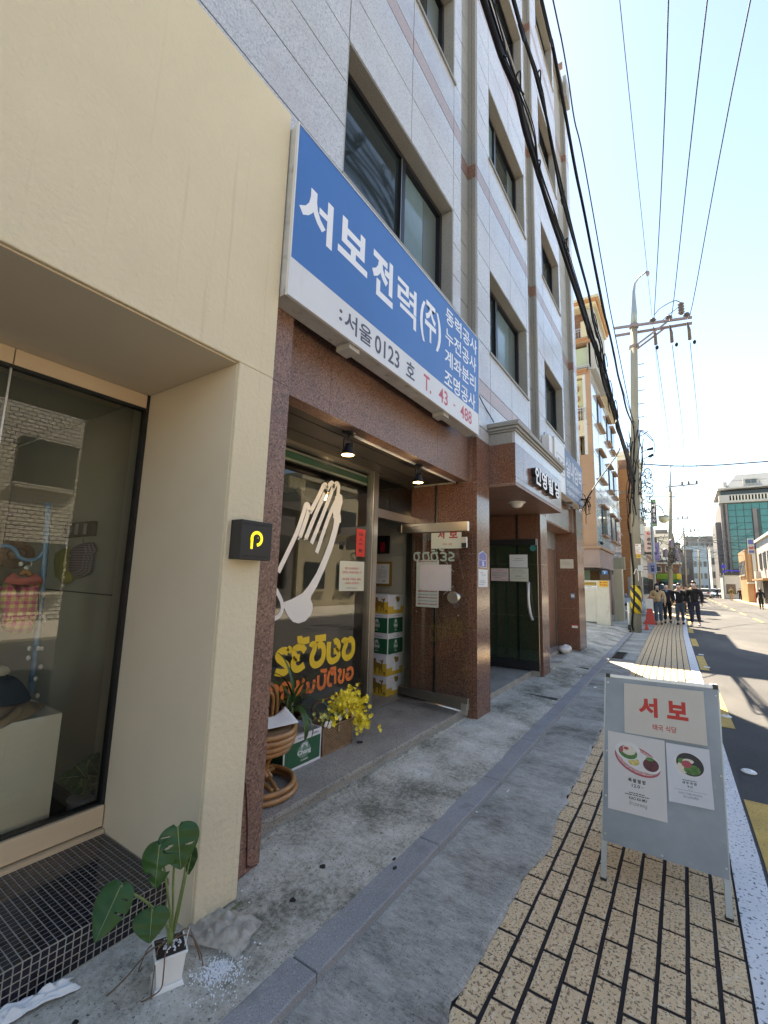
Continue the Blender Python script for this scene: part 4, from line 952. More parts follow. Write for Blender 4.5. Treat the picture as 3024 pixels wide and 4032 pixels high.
for P in ([(1362,872),(1420,832),(1458,850),(1466,930),(1440,1000),(1395,1032),(1360,1012),(1356,955),(1402,945)], [(1205,900),(1225,870),(1247,880),(1243,940),(1218,1010),(1225,1070),(1265,1078),(1298,1030),(1310,845)], [(1095,1130),(1040,1140),(1018,1060),(1038,930),(1066,892),(1098,935),(1130,892),(1150,930),(1148,1115)],
          [(908,848),(915,888),(1006,868)], [(1055,860),(1170,828)], [(848,962),(840,1100),(852,1182),(900,1198),(950,1150),(966,1050),(970,930)], [(625,1120),(660,1110),(655,1200),(632,1268),(668,1225),(705,1262),(752,1200),(772,1040)], [(445,1095),(480,1090),(470,1180),(415,1260),(430,1330),(470,1320),(530,1180),(590,1020)], [(188,1410),(190,1260),(172,1190),(220,1120),(290,1115),(328,1170),(322,1375)], [(-30,1290),(0,1200),(60,1160),(108,1200),(102,1280)]):
    sj(P, .034, 4, cT, VY, mb)
mb_raw(mb, 'letters', m_vinyl_o, ol)
q = QY(cJ(845,600), cJ(925,893), VY-.002); t = sheet_thing('red_banner', q, M('red_banner_paper', (.62,.05,.035), .6), 'vertical red paper strip with black brush characters on the window', 'banner')
for i, ch in enumerate('出入平安'): q.txt(ch, .26, .72, .12+i*.20, .25+i*.20, m_ink, t, .03)
q = Q(*[on_y(*cJ(*p), VY-.003) for p in ((672,932),(922,943),(915,1240),(660,1242))]); t = sheet_thing('chef_notice', q, M('chef_note_paper', (.62,.62,.50), .8), 'cream paper note with red Hangul lines taped to the restaurant window', 'paper notice')
for body, v0, a, b in (('현직 대사관셰프가', .20, .20, .76), ('운영하는 태국음식점입니다.', .33, .10, .90), ('대사관을 가지않는 날에는', .56, .12, .88), ('서보에서 요리합니다.', .69, .22, .80), ('임시휴무: @seobo', .86, .28, .70)):
    q.txt(body, a, b, v0, v0+.085, m_redink if v0 < .8 else m_ink_g, t, .012)
# pictures inside
X4 = 4.735
for k, (tl, br, lab, inner, dark) in enumerate(((cF(713,902), cF(788,1003), 'black picture frame with a red centre on the inner wall', M('red_picture', (.30,.01,.02), .5), 1), (cF(708,1050), cF(800,1192), 'gold framed certificate hanging above the beer cartons', m_paper, 0))):
    q = QX(tl, br, X4); t = T('picture_frame', lab, 'picture frame', q.at(.5, 1)); q.sheet('frame', m_black if dark else m_gold, t, .018); q.sheet('picture', m_black if dark else inner, t, .003, (.12,.88), (.09,.91), .0182)
    if dark: q.sheet('red_panel', inner, t, .002, (.38,.70), (.36,.88), .0215)
    else: q.lines(m_ink_g, t, [(.22,.4,.6,.02)]+[(.34+.055*i,.24,.78,.014) for i in range(7)]+[(.8,.5,.68,.05)], .0222)
# ---- beer cartons
def carton(loc, wx, wy, h, kind, label, group, face='X', parent=None):
    t = T('beer_carton', label, 'carton', (loc[0]+wx/2, loc[1]+wy/2, loc[2]), group); x, y, z = loc
    MB().box(x, x+wx, y, y+wy, z, z+h).build('carton_body', m_white_card, t, bevel=.003)
    for fc in ('X', 'Y'):
        q = Q((x,y+wy,z+h),(x,y,z+h),(x,y,z),(x,y+wy,z)) if fc == 'X' else Q((x,y,z+h),(x+wx,y,z+h),(x+wx,y,z),(x,y,z))
        as_ = 1 if fc == 'X' else wy/wx
        if kind == 'green':
            q.sheet('green_print', m_green_card, t, .0008, (.03,.97), (.20,.93), .0002)
            q.lines(m_ink_g, t, [(.11,.35,.75,.03)], .0008)
            cu = .42 if fc == 'X' else .5
            q.ell('emblem_halo', M('emblem_green', (.16,.27,.20), .5), t, cu, .52, .17*as_, .20, .0012); q.ell('emblem_halo', bpy.data.materials['emblem_green'], t, cu, .36, .10*as_, .13, .0013)
            for s in (-1, 1):
                q.ell('elephant_head', m_paper, t, cu+s*.045*as_, .36, .030*as_, .055, .0018, 14); q.ell('elephant_body', m_paper, t, cu+s*.022*as_, .33, .030*as_, .045, .0018, 14)
                q.sheet('elephant_leg', m_paper, t, .0004, (cu+s*.060*as_-.008, cu+s*.060*as_+.008), (.36,.46), .0016)
            q.txt('Chang', cu-.155*as_, cu+.155*as_, .50, .66, m_paper, t, .03, .0024); q.txt('CLASSIC', cu-.09*as_, cu+.09*as_, .76, .82, m_paper, t, .02, .0024)
            if fc == 'Y' and wx < .3: q.sheet('barcode', m_paper, t, .0004, (.08,.45), (.78,.92), .0016)
        else:
            mb = MB(); mb.add([q.at(0,.62,.0008), q.at(1,.36 if fc == 'X' else .62,.0008), q.at(1,1,.0008), q.at(0,1,.0008)], [(0,1,2,3)]); mb_raw(mb, 'yellow_print', m_yel_card, t)
            if fc == 'X':
                pts = [(.22,.30),(.20,.24),(.24,.16),(.30,.10),(.36,.14),(.42,.12),(.46,.20),(.47,.32),(.55,.36),(.66,.36),(.74,.42),(.76,.34),(.72,.28),(.66,.26),(.66,.19),(.74,.22),(.82,.19),(.84,.12),(.87,.22),(.83,.34),(.82,.48),(.80,.62),(.84,.76),(.82,.90),(.76,.90),(.77,.78),(.70,.66),(.68,.80),(.70,.92),(.62,.92),(.62,.78),(.60,.62),(.50,.62),(.46,.78),(.48,.92),(.40,.92),(.38,.78),(.37,.66),(.32,.76),(.26,.86),(.22,.80),(.28,.68),(.32,.54),(.30,.44),(.24,.42)]
                mb = MB(); mb.poly([q.at(.02+.94*u, .04+.92*v, .0016) for u, v in pts]); mb_raw(mb, 'lion_emblem', m_gold, t)
                q.sheet('barcode', m_gold, t, .0004, (.84,.95), (.80,.92), .0022)
            else:
                mb = MB(); mb.poly([q.at(.45+.3*u, .08+.3*v, .0016) for u, v in ((0,.2),(.3,0),(.6,.2),(.9,.1),(1,.6),(.8,1),(.3,1),(.2,.6))]); mb_raw(mb, 'small_emblem', m_gold, t)
                q.sheet('label_patch', m_paper, t, .0004, (.35,.80), (.45,.80), .0016)
    return t
GR = 'beer cartons stacked inside the doorway'; zz_ = .180
for h, kd, lab in ((.222,'lion','lowest yellow and white lion carton standing on the floor'), (.222,'lion','second carton from the floor with a yellow lion print'), (.236,'green','green carton resting directly on the two lion cartons'), (.236,'green','green carton directly below the topmost lion carton'), (.222,'lion','topmost yellow lion carton of the stack in the doorway')):
    carton((4.395+ru(-.006,.006), 2.865+ru(-.006,.006), zz_), .335, .268, h-.002, kd, lab, GR); zz_ += h
op = T('open_planter_carton', 'green and white open carton holding a potted plant beside the rattan chair', 'carton', (2.48, 2.42, .18))
x0, x1, y0, y1 = 2.290, 2.664, 2.300, 2.545
for bx in ((x0,x1,y0,y0+.004,.18,.398), (x0,x1,y1-.004,y1,.18,.40), (x0,x0+.004,y0+.004,y1-.004,.18,.395), (x1-.004,x1,y0+.004,y1-.004,.18,.40)): MB().box(*bx).build('side', m_white_card, op)
MB().box(x0+.004, x1-.004, y0+.004, y1-.004, .180, .185).build('base', m_white_card, op)
q = Q((x0,y0,.398),(x1,y0,.398),(x1,y0,.18),(x0,y0,.18)); q.sheet('green_print', m_green_card, op, .0008, (.03,.97), (.20,.92), .0002); q.lines(m_ink_g, op, [(.10,.35,.62,.03),(.10,.72,.92,.05)], .001)
q.ell('emblem_halo', bpy.data.materials['emblem_green'], op, .52, .52, .18, .21, .0012); q.ell('emblem_halo', bpy.data.materials['emblem_green'], op, .53, .34, .11, .13, .0013)
for s in (-1, 1):
    q.ell('elephant_head', m_paper, op, .53+s*.055, .35, .032, .055, .0018, 14); q.ell('elephant_body', m_paper, op, .53+s*.028, .32, .032, .045, .0018, 14); q.sheet('elephant_leg', m_paper, op, .0004, (.53+s*.072-.009, .53+s*.072+.009), (.35,.46), .0016)
q.txt('Chang', .35, .71, .48, .66, m_paper, op, .03, .0024); q.txt('CLASSIC', .44, .64, .76, .82, m_paper, op, .02, .0024)
q = Q((x0,y1,.395),(x0,y0,.395),(x0,y0,.18),(x0,y1,.18)); q.sheet('green_print', m_green_card, op, .0008, (.03,.97), (.2,.93), .0002); q.sheet('barcode', m_paper, op, .0004, (.6,.92), (.74,.90), .0012)
pt = T('dracaena_plant', 'dracaena with long drooping green leaves in a grey pot inside the open carton', 'plant', (2.47, 2.42, .186))
MB().lathe([(.085,0),(.105,.19),(.108,.215),(.098,.215),(.094,.19),(0,.19)][:5], (2.47,2.42,.186), 24).build('pot', M('grey_pot', (.36,.37,.35), .6), pt, smooth=True)
MB().lathe([(.093,0),(.093,.004)], (2.47,2.42,.368), 20).build('soil', m_soil, pt)
MB().tube([(2.47,2.42,.37),(2.465,2.42,.50),(2.46,2.415,.60)], [.014,.012,.009], 8).build('stem', m_stem, pt, smooth=True)
rr = random.Random(5)
def strap(base, az, up_, L, droop, w_):
    P = []; n = 12; p = Vector(base); el = up_
    for i in range(n+1):
        P.append(p.copy()); d = Vector((math.cos(az)*math.cos(el), math.sin(az)*math.cos(el), math.sin(el))); p = p + d*(L/n); el -= droop/n*(1+i/n)
    side = Vector((-math.sin(az), math.cos(az), 0)); mb = MB(); base_i = 0
    for i, p in enumerate(P):
        t_ = i/n; ww = w_*math.sin(math.pi*min(1, .18+t_*.82))**.7*(1 if t_ < .98 else .05)
        mb.v += [p+side*ww/2+Vector((0,0,.004)), p, p-side*ww/2+Vector((0,0,.004))]
    for i in range(n): a = i*3; mb.f += [(a,a+3,a+4,a+1),(a+1,a+4,a+5,a+2)]
    return mb
for i in range(20):
    az = i*2.399+rr.uniform(-.2,.2); lvl = i/20
    strap((2.462,2.416,.52+.09*lvl), az, 1.35*lvl+rr.uniform(0,.35), rr.uniform(.27,.40), 1.9-1.1*lvl+rr.uniform(0,.5), rr.uniform(.020,.030)).build('leaf', m_leaf2, pt, smooth=True)
strap((2.455,2.40,.56), -1.9, .5, .46, 2.6, .028).build('leaf', m_leaf2, pt, smooth=True)
# wicker basket with yellow flowers
bk_ = T('wicker_basket', 'brown wicker hamper full of yellow flowers on the shop step', 'basket', (2.86, 2.40, .18))
x0, x1, y0, y1, z0_, z1_ = 2.690, 3.045, 2.305, 2.505, .180, .372
MB().box(x0+.008, x1-.008, y0+.008, y1-.008, .181, .36).build('lining', M('dark_wicker', (.10,.055,.03), .8), bk_)
def weave(mb, P0, U, V, nu, nv, N):
    P0, U, V, N = map(Vector, (P0, U, V, N))
    for i in range(nu):
        a = P0 + U*((i+.5)/nu); mb.bar(a+N*.001, a+V+N*.001, U.length/nu*.45, .003, up=N)
    for j in range(nv):
        for i in range(nu):
            if (i+j) % 2: continue
            a = P0+U*(i/nu)+V*((j+.5)/nv); mb.bar(a+N*.003, a+U*(1.25/nu)+N*.003, V.length/nv*.72, .004, up=N)
mb = MB(); weave(mb, (x0,y0+.006,z0_+.01), (x1-x0,0,0), (0,0,z1_-z0_-.02), 26, 16, (0,-1,0)); mb.build('woven_front', m_wicker, bk_)
mb = MB(); weave(mb, (x0+.006,y1,z0_+.01), (0,y0-y1,0), (0,0,z1_-z0_-.02), 14, 16, (-1,0,0)); mb.build('woven_side', m_wicker, bk_)
mb = MB()
for z in (z0_+.006, z1_): mb.tube([(x0,y0,z),(x1,y0,z),(x1,y1,z),(x0,y1,z)], .0065, 6, closed=True)
for x, y in ((x0,y0),(x1,y0),(x1,y1),(x0,y1)): mb.tube([(x,y,z0_),(x,y,z1_)], .0065, 6)
mb.build('rim', m_wicker, bk_, smooth=True)
MB().box(2.862, 2.878, y0-.008, y0-.001, .315, .355).build('latch', M('brass', (.6,.5,.3), .35, metal=.9), bk_, bevel=.002); MB().lathe([(.010,0),(.010,.004)], (2.87,y0-.004,.352), 12, axis=(0,-1,0)).build('latch_plate', bpy.data.materials['brass'], bk_)
fb = T('yellow_flower_bunch', 'bunch of bright yellow freesias spilling from the wicker basket', 'flowers', (3.05, 2.36, .37))
mb = MB(); rr = random.Random(11)
def blossom(mb, c, r, n=5):
    ax = Vector((rr.gauss(-.4,.6), rr.gauss(-.9,.5), rr.gauss(.35,.6))).normalized(); U = ax.orthogonal().normalized(); V = ax.cross(U); a0 = rr.random()*6
    for k in range(n):
        a = a0+2*math.pi*k/n; d = U*math.cos(a)+V*math.sin(a); s = ax.cross(d)
        b = Vector(c); mb.add([b, b+d*r*.55+s*r*.36+ax*r*.25, b+d*r+ax*r*.35, b+d*r*.55-s*r*.36+ax*r*.25], [(0,1,2,3)])
for i in range(400):
    t_ = rr.random(); cx_ = 2.93+.26*t_+rr.gauss(0,.055); cy_ = 2.36-.03*t_+rr.gauss(0,.055); cz_ = .40+.13*math.sin(math.pi*min(1,t_*1.15))-.13*max(0,t_-.55)*2+rr.gauss(0,.035)
    blossom(mb, (cx_, cy_, max(.22, cz_)), rr.uniform(.016,.027))
mb.build('blossoms', m_flower, fb, kind='stuff')
mb = MB()
for i in range(26): cx_ = rr.uniform(2.70, 2.95); blossom(mb, (cx_, 2.36+rr.gauss(0,.04), .385+rr.random()*.06), rr.uniform(.012,.020))
mb.build('pale_blossoms', M('pale_yellow_petal', (.62,.62,.18), .5), fb, kind='stuff')
mb = MB()
for i in range(40):
    a = Vector((rr.uniform(2.75,3.0), 2.40+rr.uniform(-.05,.05), .34)); b = a+Vector((rr.uniform(.0,.26), rr.uniform(-.12,.05), rr.uniform(.05,.20))); mb.tube([a, (a+b)/2+Vector((0,0,.03)), b], .0016, 4)
mb.build('stems', m_stem, fb)
for (x, y, z, r) in ((2.72,2.31,.392,.021),(2.752,2.30,.378,.022),(2.735,2.315,.405,.018),(2.775,2.31,.395,.02),(2.87,2.30,.418,.022),(2.895,2.31,.395,.018)):
    mb = MB(); mb.ellip((x,y,z), r, .006, r*.72, 12, 6); mb.build('orchid_petal', m_flower_w, fb, smooth=True)
for (x, z) in ((2.935,.452),(3.02,.408)):
    MB().ellip((x,2.285,z), .016, .013, .030, 12, 8).build('wooden_tag', M('pale_wood', (.52,.38,.27), .6), fb, smooth=True)
MB().bar((3.06,2.26,.192), (3.10,2.235,.190), .022, .014).build('lighter', m_black, None, bevel=.004); o = bpy.data.objects['lighter']; tag(o, 'tiny black lighter lying on the step right of the basket', 'lighter')
# rattan chair
ch = T('rattan_chair', 'round rattan swivel chair half hidden by the left red pilaster', 'chair', (2.05, 2.275, .18)); c0 = Vector((2.05, 2.275, 0))
def ring(c, r, z, rr_, mb, n=40, ry=1.0): mb.tube([(c.x+r*math.cos(2*math.pi*i/n), c.y+r*ry*math.sin(2*math.pi*i/n), z) for i in range(n)], rr_, 8, closed=True)
for z, r in ((.199,.235), (.234,.224)): mb = MB(); ring(c0, r, z, .017, mb); mb.build('base_ring', m_rattan, ch, smooth=True)
for a in range(3):
    A = a*2.094+.4; mb = MB(); mb.tube(smooth_path([c0+Vector((.215*math.cos(A), .215*math.sin(A), .24)), c0+Vector((.10*math.cos(A+.25), .10*math.sin(A+.25), .262)), c0+Vector((.05*math.cos(A+1.2), .05*math.sin(A+1.2), .262)), c0+Vector((.10*math.cos(A+1.8), .10*math.sin(A+1.8), .258)), c0+Vector((.19*math.cos(A+2.0), .19*math.sin(A+2.0), .235))], 4), .014, 8); mb.build('base_bend', m_rattan, ch, smooth=True)
for k in range(9):
    A = k*2*math.pi/9; mb = MB(); mb.tube(smooth_path([c0+Vector((.13*math.cos(A), .13*math.sin(A), .435)), c0+Vector((.07*math.cos(A), .07*math.sin(A), .36)), c0+Vector((.052*math.cos(A), .052*math.sin(A), .30)), c0+Vector((.085*math.cos(A), .085*math.sin(A), .25))], 4), .013, 8); mb.build('column_cane', m_rattan, ch, smooth=True)
for z, r, t_ in ((.437,.180,.019), (.472,.200,.020), (.508,.212,.019), (.542,.214,.016)): mb = MB(); ring(c0, r, z, t_, mb); mb.build('seat_ring', m_rattan, ch, smooth=True)
MB().lathe([(.195,0),(.203,.035),(.198,.048),(.10,.050)], (c0.x, c0.y, .500), 32).build('cushion', M('tan_cushion', (.16,.09,.04), .7), ch, smooth=True)
for (a0, a1, h, r_) in ((1.75,3.7,.36,.016), (1.95,3.45,.27,.012)):
    mb = MB(); P = [c0+Vector((.21*math.cos(a0), .21*math.sin(a0), .48))]
    for i in range(9): A = a0+(a1-a0)*i/8; P.append(c0+Vector((.225*math.cos(A), .225*math.sin(A), .50+h*math.sin(math.pi*(.12+.76*i/8))**.6)))
    P.append(c0+Vector((.21*math.cos(a1), .21*math.sin(a1), .48))); mb.tube(smooth_path(P, 4), r_, 8); mb.build('back_loop', m_rattan, ch, smooth=True)
for dz in (0, .03):
    b0_ = on_y(*cI(240,745), 2.46); mb = MB(); mb.tube(smooth_path([b0_+Vector((-dz*1.6,0,-.05)), on_y(*cI(252-dz*1500,590), 2.46), on_y(*cI(240-dz*1500,480+dz*900), 2.46), on_y(*cI(190-dz*1200,400+dz*3000), 2.47), on_y(*cI(120,400+dz*3000), 2.47)], 4), .014, 8); mb.build('arm_loop', m_rattan, ch, smooth=True)
pp = T('paper_sheets', 'curled white paper sheets lying on the rattan chair seat', 'paper', (2.08, 2.12, .53))
A_, B_, C_, D_ = on_z(*cI(125,903), .566), on_z(*cI(120,770), .60), on_z(*cI(340,645), .64), on_z(*cI(488,822), .572)
MB().grid(lambda u, v: (A_.lerp(D_, u)).lerp(B_.lerp(C_, u), v)+Vector((0,0,-.02*math.sin(math.pi*u)*v+.004)), 12, 10).build('sheet', m_paper_g if False else m_paper, pp, smooth=True, solid=.001)
# second rattan chair seen through the glass
rc = T('inner_rattan_chair', 'bent rattan chair back seen through the window behind the flowers', 'chair', (3.1, 3.0, .18))
mb = MB(); P = [on_y(*cI(*p), 2.95) for p in ((645,760),(640,660),(700,590),(820,545),(900,505),(950,510),(965,580),(960,700))]
mb.tube(smooth_path([P[0]-Vector((0,0,.25))]+P+[P[-1]-Vector((0,0,.3))], 4), .014, 8); mb.build('back_loop', m_rattan, rc, smooth=True)
mb = MB(); ring(Vector((3.1,3.2,0)), .2, .42, .02, mb); ring(Vector((3.1,3.2,0)), .2, .20, .02, mb); mb.build('seat_ring', m_rattan, rc, smooth=True)
for k in range(6): A = k*1.047; MB().tube([(3.1+.12*math.cos(A),3.2+.12*math.sin(A),.42),(3.1+.06*math.cos(A),3.2+.06*math.sin(A),.3),(3.1+.15*math.cos(A),3.2+.15*math.sin(A),.2)], .012, 6).build('cane', m_rattan, rc)
# tables and shelf inside
for i, (x, y) in enumerate(((2.6, 4.3), (3.6, 4.8))):
    tb = T('dining_table', ('dim dining table deep inside the restaurant, nearer one' if i == 0 else 'dim dining table deep inside the restaurant, farther one'), 'table', (x, y, .18), 'dining tables in the dark restaurant')
    MB().box(x-.35, x+.35, y-.35, y+.35, .88, .91).build('table_top', M('dark_wood', (.10,.05,.025), .35), tb)
    for sx_ in (-1,1):
        for sy_ in (-1,1): MB().box(x+sx_*.3-.02, x+sx_*.3+.02, y+sy_*.3-.02, y+sy_*.3+.02, .18, .88).build('leg', m_black, tb)
    for k in range(3): MB().lathe([(.03,0),(.035,.10),(.02,.12)], (x-.2+k*.13, y-.1, .912), 12).build('jar', m_redink if k == 1 else m_ceramic, None, smooth=True, org=(x-.2+k*.13, y-.1, .912)); tag(bpy.context.scene.collection.objects[-1], ['left','middle red','right'][k]+' small jar on the '+('nearer' if i == 0 else 'farther')+' dim table', 'jar', 'jars on the tables')
ac = T('wall_air_unit', 'grey air unit with hoses on the ceiling wall behind the praying hands', 'air unit', (2.35, 3.6, 2.2))
a = on_y(*cJ(160,50), 3.4); b = on_y(*cJ(225,195), 3.4); MB().box(a.x, b.x+.15, 3.4, 3.7, b.z, a.z).build('case', m_conc, ac, bevel=.02)
mb = MB(); mb.tube(smooth_path([on_y(*cJ(*p), 3.42) for p in ((220,190),(265,240),(290,290),(360,310),(400,350))], 4), .03, 8); mb.build('hose', M('grey_hose', (.15,.14,.12), .6), ac, smooth=True)
# ---- track spotlights under the lintel
def spot(px, py, lab):
    d = ray(*cF(px, py)); t_ = (2.612-CAMZ)/d.z; p = Vector((d.x*t_, d.y*t_, 2.63))
    s = T('track_spotlight', lab, 'spotlight', p, 'black track spotlights under the shop lintel')
    MB().lathe([(.055,0),(.055,-.018),(.02,-.03)], p, 20).build('ceiling_plate', m_blackm, s, smooth=True)
    MB().tube([p-Vector((0,0,.03)), p-Vector((0,0,.075))], .010, 8).build('stem', m_blackm, s)
    mb = MB(); yk = [(-.052,-.075),(-.052,-.155)], [(.052,-.075),(.052,-.155)]
    for q_ in yk: mb.bar(p+Vector((q_[0][0],0,q_[0][1])), p+Vector((q_[1][0],0,q_[1][1])), .010, .006)
    mb.bar(p+Vector((-.055,0,-.075)), p+Vector((.055,0,-.075)), .010, .008); mb.build('yoke', m_blackm, s)
    mb = MB(); mb.lathe([(.022,-.10),(.028,-.125),(.046,-.16),(.055,-.185),(.060,-.19)], p, 20); mb.build('lamp_housing', m_blackm, s, smooth=True)
    MB().lathe([(.050,-.186),(.048,-.192)], p, 20).build('lit_lens', m_lit, s)
    MB().box(p.x+.052, p.x+.085, p.y-.005, p.y+.005, p.z-.165, p.z-.155).build('adjuster', m_blackm, s)
    L = bpy.data.lights.new('spot_glow', 'POINT'); L.energy = 1.0; L.color = (1,.78,.5); L.shadow_soft_size = .04
    lo = bpy.data.objects.new('spot_glow', L); COL.objects.link(lo); lo.location = p+Vector((0,0,-.24))
    return p
pa = spot(550, 305, 'near black spotlight, glowing warm, at the left end of the white tube'); pb = spot(955, 490, 'far black spotlight, glowing warm, by the open door')
lt = T('white_conduit', 'white straight conduit running along the lintel soffit between the spotlights', 'conduit', (3.2, pa.y, 2.62))
for a, b in ((pa.x+.07, pb.x-.07), (pb.x+.07, pb.x+.86)): MB().tube([(a, pa.y, 2.612), (b, pa.y, 2.612)], .012, 10).build('tube', m_white, lt, smooth=True)
MB().box(pb.x+.86, pb.x+.90, pa.y-.02, pa.y+.02, 2.60, 2.631).build('end_socket', m_black, lt)
# ------------------------------------------------------------------ monstera and litter by the cream pier
mp = T('monstera_plant', 'monstera with split glossy leaves in a white square ceramic pot on the concrete', 'plant', (1.13, 1.655, .02))
def frust(mb, c, a0, a1, z0_, z1_, rot=.35, inner=0):
    vs = []
    for a, z in ((a0, z0_), (a1, z1_)):
        for i in range(4):
            t_ = rot+math.pi/4+i*math.pi/2; vs.append((c[0]+a*1.414*math.cos(t_), c[1]+a*1.414*math.sin(t_), z))
    mb.add(vs, [(3,2,1,0),(4,5,6,7),(0,1,5,4),(1,2,6,5),(2,3,7,6),(3,0,4,7)])
pc = (1.128, 1.660); PR = -.42
mb = MB(); frust(mb, pc, .0425, .0505, .036, .124, PR); mb.build('pot', m_ceramic, mp, bevel=.003)
mb = MB(); frust(mb, pc, .0515, .0460, .022, .036, PR); mb.build('pot_foot', m_ceramic, mp, bevel=.002)
mb = MB(); frust(mb, pc, .0545, .0555, .124, .134, PR); mb.build('pot_rim', m_ceramic, mp, bevel=.002)
mb = MB(); frust(mb, pc, .0485, .049, .1341, .1352, PR); mb.build('soil', m_soil, mp)
for k in (2, 3):                                    # raised arch medallion on the visible sides
    A = PR+k*math.pi/2-math.pi/2*0+math.pi; n_ = Vector((math.cos(A), math.sin(A), 0)); s_ = Vector((-n_.y, n_.x, 0)); c_ = Vector((*pc, .080))+n_*.0475
    mb = MB(); mb.tube([c_+s_*(.020*math.cos(2*math.pi*i/24))+Vector((0,0,.034*math.sin(2*math.pi*i/24)))+n_*.0032*math.sin(2*math.pi*i/24) for i in range(24)], .0016, 6, closed=True); mb.build('medallion', m_ceramic, mp, smooth=True)
mb = MB(); rr = random.Random(4)
for i in range(60): a = rr.random()*6.28; r = .038*rr.random()**.5; mb.ellip((pc[0]+r*math.cos(a), pc[1]+r*math.sin(a), .137), .0035, .003, .0026, 6, 4)
mb.build('perlite_topping', m_perl, mp, kind='stuff')
def leaf(base, tip, wid, nrm, cuts=(), curl=.15, fold=.25, seed=0, mat=None, parent=None, stem_to=None):
    base, tip = Vector(base), Vector(tip); L = tip-base; D = L.normalized(); W = D.cross(Vector(nrm)).normalized(); Nn = W.cross(D).normalized()
    nu, nv = 30, 44; mb = MB(); r = random.Random(seed); ln = L.length; idx = {}
    for j in range(nv+1):
        v = j/nv; wv = (math.sin(math.pi*min(1, v**.62*.97+.03))**.75)*wid/2*(1-.15*v); back = .10*ln*max(0, .35-v)/.35
        for i in range(nu+1):
            u = (i/nu)*2-1; p = base + D*(v*ln-back*abs(u)**1.2*1.1) + W*u*wv + Nn*(-fold*abs(u)**1.6*wv*.6 - curl*ln*v*v + .010*ln*math.sin(v*19+u*3))
            idx[i, j] = len(mb.v); mb.v.append(p)
    for j in range(nv):
        for i in range(nu):
            u = ((i+.5)/nu)*2-1; v = (j+.5)/nv - abs(u)*.06; skip = False
            for (sg, va, vb, ua, ub) in cuts:
                au = u*sg
                if ua < au < ub and abs(v-(va+vb)/2+.05*(au-ua)) < (vb-va)/2*min(1, ((au-ua)/.35)**.6)*(1 if ub > 1 else max(.01, (ub-au)/(ub-ua))**.5*1.3): skip = True
            if not skip: mb.f.append((idx[i,j], idx[i+1,j], idx[i+1,j+1], idx[i,j+1]))
    o = mb.build('leaf', mat or m_leaf, parent, smooth=True); md = o.modifiers.new('t', 'SOLIDIFY'); md.thickness = .0008
    rib = MB(); rib.tube([base+D*(v*ln)+Nn*(-curl*ln*v*v+.0012+.010*ln*math.sin(v*19)) for v in [k/12 for k in range(13)]], [.0022*(1-.8*k/12) for k in range(13)], 5); rib.build('midrib', m_stem, o, smooth=True)
    if stem_to: mb = MB(); mb.tube(smooth_path([Vector(p) for p in stem_to]+[base], 5), .0042, 8); mb.build('leaf_stalk', m_stem, parent, smooth=True)
sb_ = (1.128, 1.66, .134)
v_ = lambda x, y, Y: on_y(*cZ4(x, y), Y)
leaf(v_(893,712,1.58), v_(908,925,1.52), .145, (-.55,-.75,.35), [(1,.30,.42,.28,1.2),(1,.12,.16,.35,.85),(-1,.42,.48,.35,.80),(1,.62,.66,.35,.8)], .10, .30, 1, None, mp, [sb_, v_(868,1150,1.64), v_(872,950,1.62)])
leaf(v_(803,800,1.60), v_(770,1028,1.56), .125, (-.75,-.55,.30), [(-1,.08,.24,.25,1.2),(-1,.46,.62,.30,1.2),(1,.60,.72,.35,1.2)], .16, .35, 2, None, mp, [sb_, v_(855,1150,1.64), v_(830,950,1.62)])
leaf(v_(607,1005,1.62), v_(475,1292,1.58), .118, (-.62,-.70,.32), [(-1,.20,.24,.4,.8),(-1,.42,.47,.35,1.2)], .05, .35, 3, None, mp, [sb_, v_(830,1190,1.65), v_(740,1090,1.64), v_(650,1035,1.62)])
leaf(v_(763,1128,1.60), v_(752,1295,1.56), .120, (-.45,-.85,.25), [], .08, .25, 4, None, mp, [sb_, v_(850,1230,1.64), v_(815,1165,1.62)])
leaf(v_(945,815,1.66), v_(940,955,1.64), .080, (-.9,-.3,.2), [], .10, .3, 5, None, mp, [sb_, v_(885,1150,1.66), v_(925,960,1.66)])
mb = MB(); mb.tube([sb_, v_(895,1150,1.64), v_(930,980,1.62), v_(962,848,1.60)], [.006,.0045,.003,.0012], 8); mb.build('rolled_new_leaf', m_stem, mp, smooth=True)
for k, (a, b) in enumerate(((860,1240),(845,1230))): mb = MB(); mb.tube([sb_, v_(a,b,1.65)], [.010,.006], 8); mb.build('stalk_base', m_stem, mp, smooth=True)
for k, pts in enumerate(([(1.12,1.65,.146),(1.085,1.62,.150),(1.075,1.605,.10),(1.07,1.61,.05),(1.03,1.65,.022),(1.045,1.66,.022)], [(1.13,1.67,.146),(1.18,1.62,.155),(1.215,1.60,.09),(1.235,1.60,.03)], [(1.13,1.66,.146),(1.19,1.65,.16),(1.22,1.63,.09),(1.25,1.64,.024)],
                         [(1.12,1.67,.146),(1.07,1.70,.13),(1.01,1.74,.06),(.97,1.77,.022)], [(1.11,1.67,.146),(1.08,1.66,.148),(1.06,1.64,.09),(1.055,1.635,.022)], [(1.12,1.68,.146),(1.09,1.73,.12),(1.07,1.75,.05),(1.10,1.78,.022)])):
    mb = MB(); mb.tube(smooth_path(pts, 5), .0024, 6); mb.build('aerial_root', m_root, mp, smooth=True)
q = Q((1.155,1.60,.185),(1.172,1.612,.192),(1.168,1.618,.145),(1.150,1.606,.140)); q.sheet('plant_tag', m_paper, mp, .0006); q.lines(m_ink, mp, [(.3,.2,.8,.08),(.5,.2,.7,.06),(.7,.3,.8,.06)], .0012)
